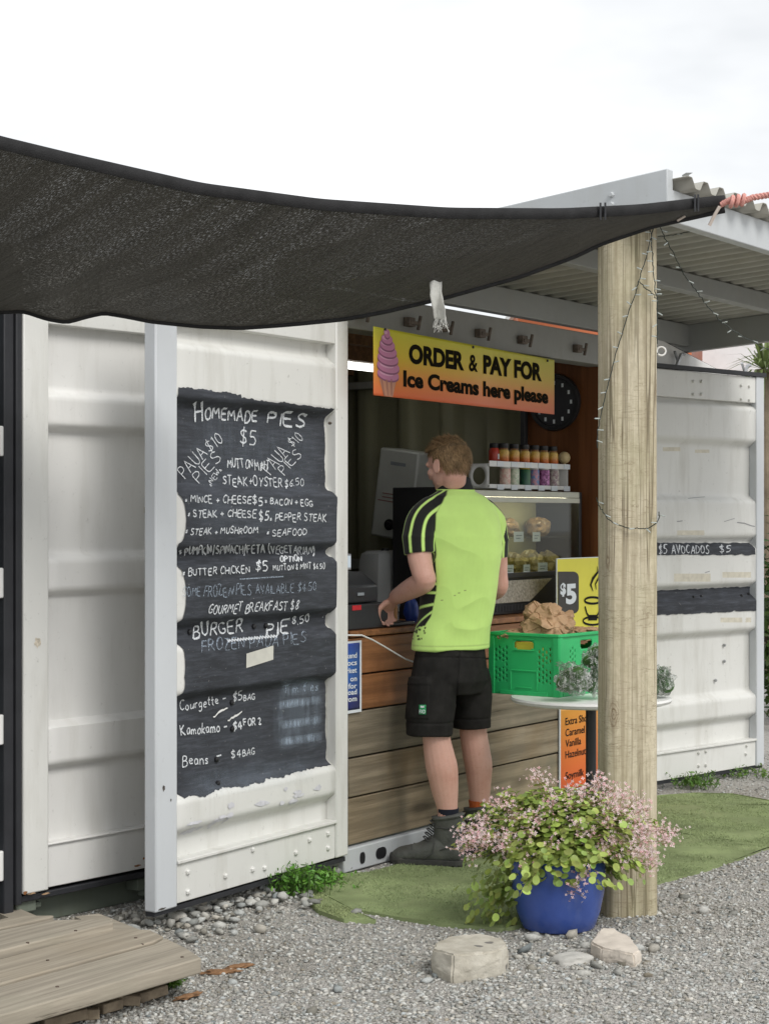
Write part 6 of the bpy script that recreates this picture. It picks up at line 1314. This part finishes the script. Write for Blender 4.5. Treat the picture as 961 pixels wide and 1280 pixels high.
RK = [P(586, 850, 7.80), P(590, 890, 7.81), P(591, 912, 7.815), P(595, 940, 7.822), P(598, 958, 7.828), P(599, 984, 7.835), P(599.5, 1006, 7.84), P(599, 1030, 7.842)]
limb(bm_, RK, [.085, .066, .059, .060, .059, .049, .041, .040])
me = remeshed(bm_, .0042, 4, .5)
b = NB('skin'); v = b.map(); col = b.ramp(b.noise(v, 7, 5, .6), [(.3, (.58, .31, .235)), (.5, (.65, .38, .30)), (.72, (.69, .43, .35))]); col = b.mix(b.ramp(b.noise(v, 160, 3, .6), [(.56, 0), (.72, .35)]), col, (.48, .22, .15))
M['skin'] = b.set(col, .5, b.bump(b.noise(v, 320, 3), .25, .001), 0, .35, **{'Subsurface Weight': .12, 'Subsurface Radius': (.012, .005, .003), 'Subsurface Scale': 1.0})
skin = finish(me, 'body', M['skin'])
for s in (-1, 1):
    obj('eye', MB().ball(hp(.0700, .031 * s, -.001), .0125, 14, 10).ball(hp(.0780, .031 * s, -.001), (.0058), 10, 8, 1), [plain('eye white', (.7, .68, .64), .2, .03) if s < 0 else bpy.data.materials['eye white'], M['black']], man)
# hair: a rough cap with short strands
def hairline(x, y, z):                                 # head coordinates -> inside the hair?
    if z > .075: return True
    if x > .02: return z > .052 + (x - .02) * .12
    if x > -.022: return z > .018 + .0 * x or (x < -.012 and z > -.005)
    return z > -.086 + .10 * (abs(y) / .08) ** 2 * .25
rng = np.random.RandomState(5); V, Fc, C = [], [], []
def scalp(th, ph, k=1.0): 
    x, y, z = math.cos(ph) * math.cos(th), math.cos(ph) * math.sin(th), math.sin(ph); tp = 1 if z > 0 else (1 - .26 * z * z) ; return -.006 + x * .096 * k * (tp if x > 0 else 1 - .20 * min(0, z) ** 2), y * .0775 * k * tp, .022 + z * .0905 * k
cap = MB(); gw_, gh_ = 56, 36; idx = {}
for j in range(gh_ + 1):
    for i in range(gw_):
        x, y, z = scalp(2 * math.pi * i / gw_, -math.pi / 2 * .75 + (math.pi / 2 * 1.75) * j / gh_, 1.03 + .05 * noise.noise((i * .3, j * .3, 0)))
        if hairline(x, y, z): idx[i, j] = len(cap.v); cap.v.append(tuple(hp(x, y, z)))
for j in range(gh_):
    for i in range(gw_):
        k = [(i, j), ((i + 1) % gw_, j), ((i + 1) % gw_, j + 1), (i, j + 1)]
        if all(q in idx for q in k): cap.f.append(tuple(idx[q] for q in k)); cap.m.append(0)
hair_c = attr_mat('short brown hair', .55, .2, 300, .3, .3, 90)
hc = obj('hair', cap, plain('hair underlayer', (.13, .085, .042), .7, .4, 60, .8, 120), man, fix=False, smooth=180)
for k in range(9500):
    th, ph = rng.rand() * 6.283, math.asin(rng.uniform(-.85, 1)); x, y, z = scalp(th, ph, 1.01)
    if not hairline(x, y, z + .004): continue
    n_ = (hrot @ Vector((x + .006, y, (z - .022)))).normalized(); top_ = max(0, (z - .03) / .09)
    comb = hrot @ Vector((.35 if top_ > .4 else -.35, .25 * math.sin(k), -.9 if top_ < .4 else -.1)); whorl = Vector((rng.randn() * .3, rng.randn() * .3, rng.randn() * .25))
    d_ = (n_ * (.08 + .14 * top_) + comb * .95 + whorl * .5).normalized(); l = rng.uniform(.012, .022) + .011 * top_; p0 = hp(x, y, z); p1 = p0 + d_ * l * .5 + n_ * .004; p2 = p0 + d_ * l + Vector((0, 0, -.005 * (1 - top_))) + (n_ * .002)
    w = d_.cross(n_).normalized() * .0009; i = len(V); V += [p0 + w, p0 - w, p1 + w * .9, p1 - w * .9, p2 + w * .25, p2 - w * .25]; Fc += [(i, i + 1, i + 3, i + 2), (i + 2, i + 3, i + 5, i + 4)]; t = .55 + 1.1 * (.5 + .5 * noise.noise((th * 2.2, ph * 3, 1))) * rng.uniform(.6, 1.4); c = (.33 * t, .215 * t, .11 * t, 1); C += [tuple(q * .7 for q in c[:3]) + (1,)] * 2 + [c] * 4
npmesh('strands', np.array([tuple(v) for v in V]) - np.array(ML), np.array(Fc), hair_c, hc, col=np.array(C))
# shirt
SH = [(611, 570, .066, .060), (615, 570.5, .088, .072), (620, 571, .130, .086), (630, 572, .168, .102), (645, 573, .190, .118), (670, 575, .196, .127), (700, 576, .188, .126), (730, 574.5, .178, .121), (760, 570, .172, .119), (785, 566, .172, .123), (800, 564.5, .176, .127), (811, 563.5, .178, .130)]
sm = MB(); sm.loft([ering(P(c, y, 7.70), a, d, 48) for y, c, a, d in SH])
SLl = [P(561, 622, 7.69), P(544, 635, 7.65), P(528, 650, 7.60), P(523, 670, 7.572), P(524.5, 692, 7.56)]; SRl = [.050, .060, .066, .066, .064]
SLr = [P(585, 624, 7.74), P(600, 637, 7.785), P(613, 652, 7.83), P(616.5, 672, 7.85), P(617, 697, 7.86)]; SRr = [.048, .058, .062, .060, .057]
limb(sm, SLl[1:], SRl[1:], 28); limb(sm, SLr[1:], SRr[1:], 28)
me = remeshed(sm, .0033, 12, .5); V, N = arr(me); c0 = P(571, 690, 7.70)
def fold(V, N, amp, seed, f=1.0, k1=.9, zt=9.):
    d_ = np.zeros(len(V))
    for i, p in enumerate(V):
        z = p[2]; w = .35 + k1 * math.exp(-((z - 1.02) / .13) ** 2) + .5 * math.exp(-((z - 1.33) / .08) ** 2)
        u = (p[0] * .8 + p[1] * .5)
        a = noise.noise((u * 8 * f + z * 2.5, z * 3.2 * f - u * 2, seed)); q = 1 - abs(noise.noise((u * 6 * f - z * 4, z * 4.5 * f + u * 2, seed + 4))) * 2.6; r_ = noise.noise((u * 14 + z * 6, z * 9, seed + 9))
        if z > zt: w *= .15
        d_[i] = amp * w * (.9 * a + .7 * max(0, q) ** 2 + .22 * r_)
    return V + N * d_[:, None]
V2 = fold(V, N, .0080, 3); setv(me, V2)
rel = V - np.array(c0); xr = rel @ np.array(mr); yf = rel @ np.array(mf); z = V[:, 2]
ys = H - np.array([(q[0] - HY) / FPX * 7.70 for q in SH]); za = ys[::-1]; cxs = np.array([(P(q[1], q[0], 7.70) - c0).dot(mr) for q in SH]); cys = np.array([(P(q[1], q[0], 7.70) - c0).dot(mf) for q in SH])
ez = lambda t: np.interp(z, za, np.asarray(t)[::-1]); A_, D_ = ez([q[2] for q in SH]), ez([q[3] for q in SH]); xo, yo = xr - ez(cxs), yf - ez(cys)
tors = (np.sqrt((xo / A_) ** 2 + (yo / D_) ** 2) - 1) * np.minimum(A_, D_)
LIME, BLK = np.array((.62, .89, .25)), np.array((.014, .014, .013)); col = np.tile(LIME, (len(V), 1))
gz_ = np.interp(z, [1.30, 1.35, 1.40, 1.453, 1.49, 1.53, 1.57], [.19, .187, .180, .165, .142, .107, .055])
def axis(pts, rad, sgn):
    pp, rr = smoothpts(pts, rad, 36); pa = np.array([tuple(p) for p in pp]); ra = np.array(rr); tg = np.gradient(pa, axis=0); tg /= np.linalg.norm(tg, axis=1)[:, None]
    best = np.full(len(V), 9.); bi = np.zeros(len(V), int)
    for i in range(len(pa)):
        d_ = np.linalg.norm(V - pa[i], axis=1); k = d_ < best; best[k] = d_[k]; bi[k] = i
    rv = V - pa[bi]; t = tg[bi]; lat = -sgn * np.array(mr); az_ = np.abs(t[:, 2:3]); ref = lat[None] * az_ + np.array((0, 0, 1.))[None] * (1 - az_); ref -= t * (ref * t).sum(1)[:, None]; ref /= np.linalg.norm(ref, axis=1)[:, None]; bk = -np.array(mf)[None] - t * (-(t @ np.array(mf)))[:, None]; bk /= np.linalg.norm(bk, axis=1)[:, None]
    return best - ra[bi], np.degrees(np.arctan2((rv * bk).sum(1), (rv * ref).sum(1))), ra[bi], bi / (len(pa) - 1)
for pts, rad, sgn in ((SLl, SRl, 1), (SLr, SRr, -1)):
    sd, th, ra, tt = axis(pts, rad, sgn); side = (xo * -sgn) > 0
    slv = side & (np.abs(sd) < np.abs(tors) + .004) & (z < 1.50) & (tt > .25); rag = side & (np.abs(xo) > gz_) & (z > 1.33)
    k = slv | rag; wk = np.maximum(np.clip((np.abs(tors) + .004 - np.abs(sd)) / .005 + .5, 0, 1) * (side & (z < 1.50) & (tt > .25)), np.clip((np.abs(xo) - gz_) / .005 + .5, 0, 1) * (side & (z > 1.33)))
    if sgn < 0: k &= (th < np.interp(z, [1.28, 1.35, 1.42, 1.56], [120, 95, 50, 42])) | (rag & ~slv & (np.abs(xo) > gz_ + .055) & (z < 1.50)); wk = wk * k
    if sgn > 0: k = wk > 0
    col = col * (1 - wk[:, None]) + BLK[None] * wk[:, None]
    for a0 in ((-78, -30, 19, 68, 124) if sgn > 0 else (-60, -10, 40, 85)): 
        wt = np.clip((.0066 - np.abs(th - a0 - 14 * (1 - tt)) * np.pi / 180 * ra) / .0036 + .5, 0, 1)[:, None] * ((tt > .30) if sgn < 0 else (tt > .03))[:, None]; kk = (wk * k)[:, None] * wt; col = col * (1 - kk) + LIME[None] * kk
    al = np.degrees(np.arctan2(-yo / D_, -sgn * xo / A_)); ab = np.interp(z, [.975, 1.0, 1.04, 1.14, 1.28, 1.36], [-60, 12, 22, 27, 24, 16])
    sp = side & ~slv & (z < 1.36) & (al < ab) & (al > -75); ws = np.clip((ab - al) * np.pi / 180 * A_ / .005 + .5, 0, 1) * (side & ~slv & (z < 1.36) & (al > -75)) * (wk < .5); col = col * (1 - ws[:, None]) + BLK[None] * ws[:, None]
    for y0, y1 in ((729, 722), (740, 740), (754, 760), (762, 784)):
        zz = np.interp(al, [-20, 26], [H - (y1 - HY) / FPX * 7.65, H - (y0 - HY) / FPX * 7.65]); wt = (np.clip((.0055 - np.abs(z - zz)) / .003 + .5, 0, 1) * sp)[:, None]; col = col * (1 - wt) + LIME[None] * wt
hemk = (z < ys[-1] + .022) & (z > ys[-1] + .018); col[hemk] *= .8
for k in range(26):
    q = np.array(P(random.uniform(512, 532), random.uniform(784, 800), 7.58)); d_ = np.hypot(V[:, 0] - q[0], V[:, 2] - q[2]); col[(d_ < random.uniform(.002, .005)) & (N[:, 1] < 0)] = (.05, .08, .02)
for x, y in ((552, 750), (568, 744), (573, 741), (581, 738)):
    q = np.array(P(x, y, 7.58)); d_ = np.hypot(V[:, 0] - q[0], (V[:, 2] - q[2]) * 2); col[(d_ < .004) & (N[:, 1] < 0)] *= .35
b = NB('polo fabric'); a = b.n('ShaderNodeVertexColor', layer_name='tint'); v = b.map(); c_ = b.mix(1.0, a.outputs[0], b.ramp(b.noise(v, 14, 5), [(.3, .93), (.7, 1.0)]), 'MULTIPLY')
M['polo'] = b.set(c_, .75, b.bump(b.noise(v, 520, 2), .3, .001), 0, .2, **{'Sheen Weight': .15})
finish(me, 'shirt', M['polo'], np.concatenate([col, np.ones((len(V), 1))], 1))
cm = MB()
def cring(t, k, lift=0): c = P(569.0 - 1.5 * t, 611 - 11 * t, 7.705 - .004 * t) + UP * lift; return [p + UP * (.012 * math.cos(2 * math.pi * i / 40 + 1.6) * t) for i, p in enumerate(ering(c, k, k * .93, 40))]
cm.loft([cring(-.2, .080), cring(0, .0765), cring(.5, .071), cring(.95, .068), cring(1, .066), cring(.9, .063), cring(.3, .062)], cap=False); obj('collar', cm, plain('black knit collar', (.016, .016, .016), .85, .2, 60, .5, 300), man, smooth=180)
cm = MB(); rg_ = cring(-.14, .0805); cm.tube(rg_ + [rg_[0]], .0032, 6); obj('collar_piping', cm, plain('lime piping', tuple(LIME), .7, .05), man, smooth=180)
# shorts
sm = MB(); sm.loft([ering(P(563.5, 802, 7.70), .156, .112, 40), ering(P(562, 826, 7.70), .168, .124, 40), ering(P(561, 850, 7.71), .176, .136, 40), ering(P(561, 866, 7.72), .160, .120, 40)])
def leg_loft(rows): sm.loft([ering(P(x, y, Y), a, d, 32) for x, y, Y, a, d in rows])
leg_loft([(545, 835, 7.66, .090, .105), (541, 860, 7.655, .098, .112), (539, 885, 7.65, .097, .110), (537, 905, 7.648, .094, .106), (536.5, 918, 7.648, .091, .103)])
leg_loft([(584, 835, 7.78, .084, .10), (587, 860, 7.79, .086, .104), (588.5, 885, 7.80, .080, .098), (589, 909, 7.805, .076, .092)])
me = remeshed(sm, .0042, 6, .5); V, N = arr(me)
V2 = fold(V, N, .0140, 21, 1.1, .2, .93); px_ = CX + V[:, 0] / V[:, 1] * FPX; py_ = HY + (H - V[:, 2]) / V[:, 1] * FPX; fc = N[:, 1] < .1
def bumpreg(k, a): 
    global V2
    V2 = V2 + N * (a * k)[:, None]
pk = ((px_ > 507) & (px_ < 536) & (py_ > 847) & (py_ < 898) & fc).astype(float); bumpreg(pk, .005); bumpreg(((px_ > 506) & (px_ < 538) & (py_ > 846) & (py_ < 856) & fc).astype(float), .004)
bumpreg(((np.abs(V[:, 2] - .60) < .003) & fc).astype(float), -.003); bumpreg(((np.abs(py_ - 822 - (px_ - 560) * .03) < 1.0) & fc).astype(float), -.003); bumpreg(((np.abs(px_ - 573 + (py_ - 830) * .06) < .9) & (py_ < 880) & fc).astype(float), -.005)
setv(me, V2); M['shorts'] = plain('black cotton twill', (.022, .021, .0195), .85, .35, 16, .35, 420, spec=.15)
sho = finish(me, 'shorts', M['shorts'])
bv = BVHTree.FromPolygons([Vector(v.co) + ML for v in me.vertices], [tuple(p.vertices) for p in me.polygons])
def onto(x, y, lift):
    o_ = Vector((0, 0, H)); h = bv.ray_cast(o_, (P(x, y, 7.0) - o_).normalized()); return h[0] + h[1] * lift if h[0] is not None else P(x, y, 7.55)
q = MB().grid(lambda u, v: onto(524 + 8.5 * u, 893 - 12 * v, .003), 4, 4); lg = obj('logo_tag', q, plain('green logo tag', (.02, .30, .10), .6), sho, fix=False, solid=.001)
q = MB(); V_, F_ = textmesh('FXD', .02); x1 = max(p[0] for p in V_); q.add([onto(524.3 + 7.6 * p[0] / x1, 891.6 - 4.6 * p[1] / .73, .0044) for p in V_], F_); q.grid(lambda u, v: onto(526 + 4.5 * u, 885 - 2.4 * v - 1.2 * abs(u - .5), .0044), 4, 2); obj('logo_print', q, M['card'], sho, fix=False, smooth=0)
# socks and boots
M['boot'] = plain('dark grey boot leather', (.085, .088, .08), .6, .35, 18, .5, 120, spec=.35, grime=.4, gcol=(.12, .11, .09)); M['sole'] = plain('black rubber sole', (.045, .045, .042), .8, .3, 30, .4, 90, grime=.4, gcol=(.13, .12, .1)); M['lace'] = plain('grey black lace', (.06, .06, .058), .8, .3)
def boot(ax, dirv, sockm, label):
    d_ = Vector(dirv).normalized(); s_ = Vector((d_.y, -d_.x, 0)); org_ = Vector((ax.x, ax.y, 0)) - d_ * .055
    q = lambda x, y, z: org_ + d_ * x + s_ * y + UP * z
    m = MB(); rings = []
    for x, hw, zb_, zt_ in ((-.012, .020, .035, .10), (.0, .034, .022, .13), (.04, .041, .018, .145), (.09, .043, .018, .148), (.135, .045, .018, .122), (.18, .049, .018, .096), (.225, .051, .018, .084), (.262, .046, .018, .075), (.286, .033, .02, .060), (.298, .014, .026, .046)):
        ring = []
        for k in range(24):
            a = 2 * math.pi * k / 24; c, t = math.cos(a), math.sin(a); zz = (zt_ + zb_) / 2 + (zt_ - zb_) / 2 * t; wd = hw * (1 if t < 0 else (1 - .45 * t ** 2)); e = (abs(c) ** 3 + abs(t) ** 3) ** (-1 / 3) if t < 0 else 1; ring.append(q(x, wd * c * e, zz if t > 0 else (zt_ + zb_) / 2 + (zt_ - zb_) / 2 * t * e))
        rings.append(ring)
    m.loft(rings); m.loft([[q(cx_ + a_ * math.cos(t), w_ * math.sin(t), z_ - .010 * math.cos(t)) for t in [2 * math.pi * k / 24 for k in range(24)]] for cx_, a_, w_, z_ in ((.052, .056, .040, .08), (.054, .060, .044, .13), (.056, .060, .046, .17), (.055, .062, .049, .20), (.055, .056, .043, .218))])
    bt = finish(remeshed(m, .0045, 5, .5), 'boot', M['boot'])
    m = MB(); out = [(x, hw) for x, hw in ((-.018, .012), (-.012, .028), (.01, .040), (.06, .043), (.11, .042), (.16, .047), (.21, .055), (.25, .053), (.285, .038), (.302, .014))]; pl = [q(x, w, .001) for x, w in out] + [q(x, -w, .001) for x, w in reversed(out)]
    m.prism([p + UP * .010 for p in pl], UP * .020)
    for k in range(13): x = -.008 + .0235 * k; w = np.interp(x, [o[0] for o in out], [o[1] for o in out]); m.hexa([q(x - .008, -w, .001), q(x + .008, -w, .001), q(x + .008, w, .001), q(x - .008, w, .001)] + [q(x - .008, -w, .012), q(x + .008, -w, .012), q(x + .008, w, .012), q(x - .008, w, .012)])
    obj('sole', m, M['sole'], bt, bevel=.002)
    m = MB()
    for k in range(6):
        t = k / 5; x = .150 - .038 * t; zc = .124 + .085 * t; m.tube([q(x - .02, .030, zc - .028), q(x + .008, .014, zc - .004), q(x + .008, -.014, zc - .002), q(x - .02, -.030, zc - .020)], .0032, 6)
    obj('lace', m, M['lace'], bt)
    m = MB(); rings = []                                # rubber toe bumper and the seams over the vamp
    for x, hw, zt_ in ((.235, .0525, .040), (.262, .0485, .046), (.284, .037, .048), (.299, .0165, .042)): rings.append([q(x + (.0035 if hw < .04 else .001), hw * math.cos(a) * 1.03, .026 + (zt_ - .02) * math.sin(a)) for a in [2 * math.pi * k / 20 for k in range(20)]])
    m.loft(rings); obj('toe_cap', m, M['sole'], bt)
    m = MB()
    for sd in (-1, 1):
        m.tube([q(.205, .020 * sd, .088), q(.200, .040 * sd, .070), q(.190, .050 * sd, .040)], .0022, 5); m.tube([q(.115, .036 * sd, .135), q(.105, .046 * sd, .10), q(.11, .0475 * sd, .06), q(.15, .050 * sd, .035)], .0022, 5); m.tube([q(-.008, .012 * sd, .12), q(.015, .040 * sd, .10), q(.05, .046 * sd, .085), q(.08, .046 * sd, .075)], .0022, 5); m.tube([q(.0, .032 * sd, .175), q(.05, .049 * sd, .165), q(.10, .040 * sd, .168)], .0022, 5)
    obj('seam', m, M['lace'], bt)
    m = MB(); m.tube([q(.055 + .060 * math.cos(t), .047 * math.sin(t), .209 - .010 * math.cos(t)) for t in [2 * math.pi * k / 24 for k in range(25)]], .009, 8); m.tube([q(.03, .046, .03), q(.025, .0475, .10), q(.03, .050, .17)], .002, 5); obj('padding', m, M['boot'], bt)
    m = MB(); m.tube([q(.055, 0, .15), q(.056, 0, .20), q(.056, 0, .243)], [.036, .041, .0462], 20); obj('sock', m, sockm, man)
boot(P(560, 1030, 7.625), (-.965, .26, 0), plain('navy sock', (.012, .014, .025), .9, .2, 40, .5, 200), 'l')
boot(P(599, 1022, 7.842), (-.90, .43, 0), plain('orange sock', (.52, .12, .03), .9, .2, 40, .5, 200), 'r')
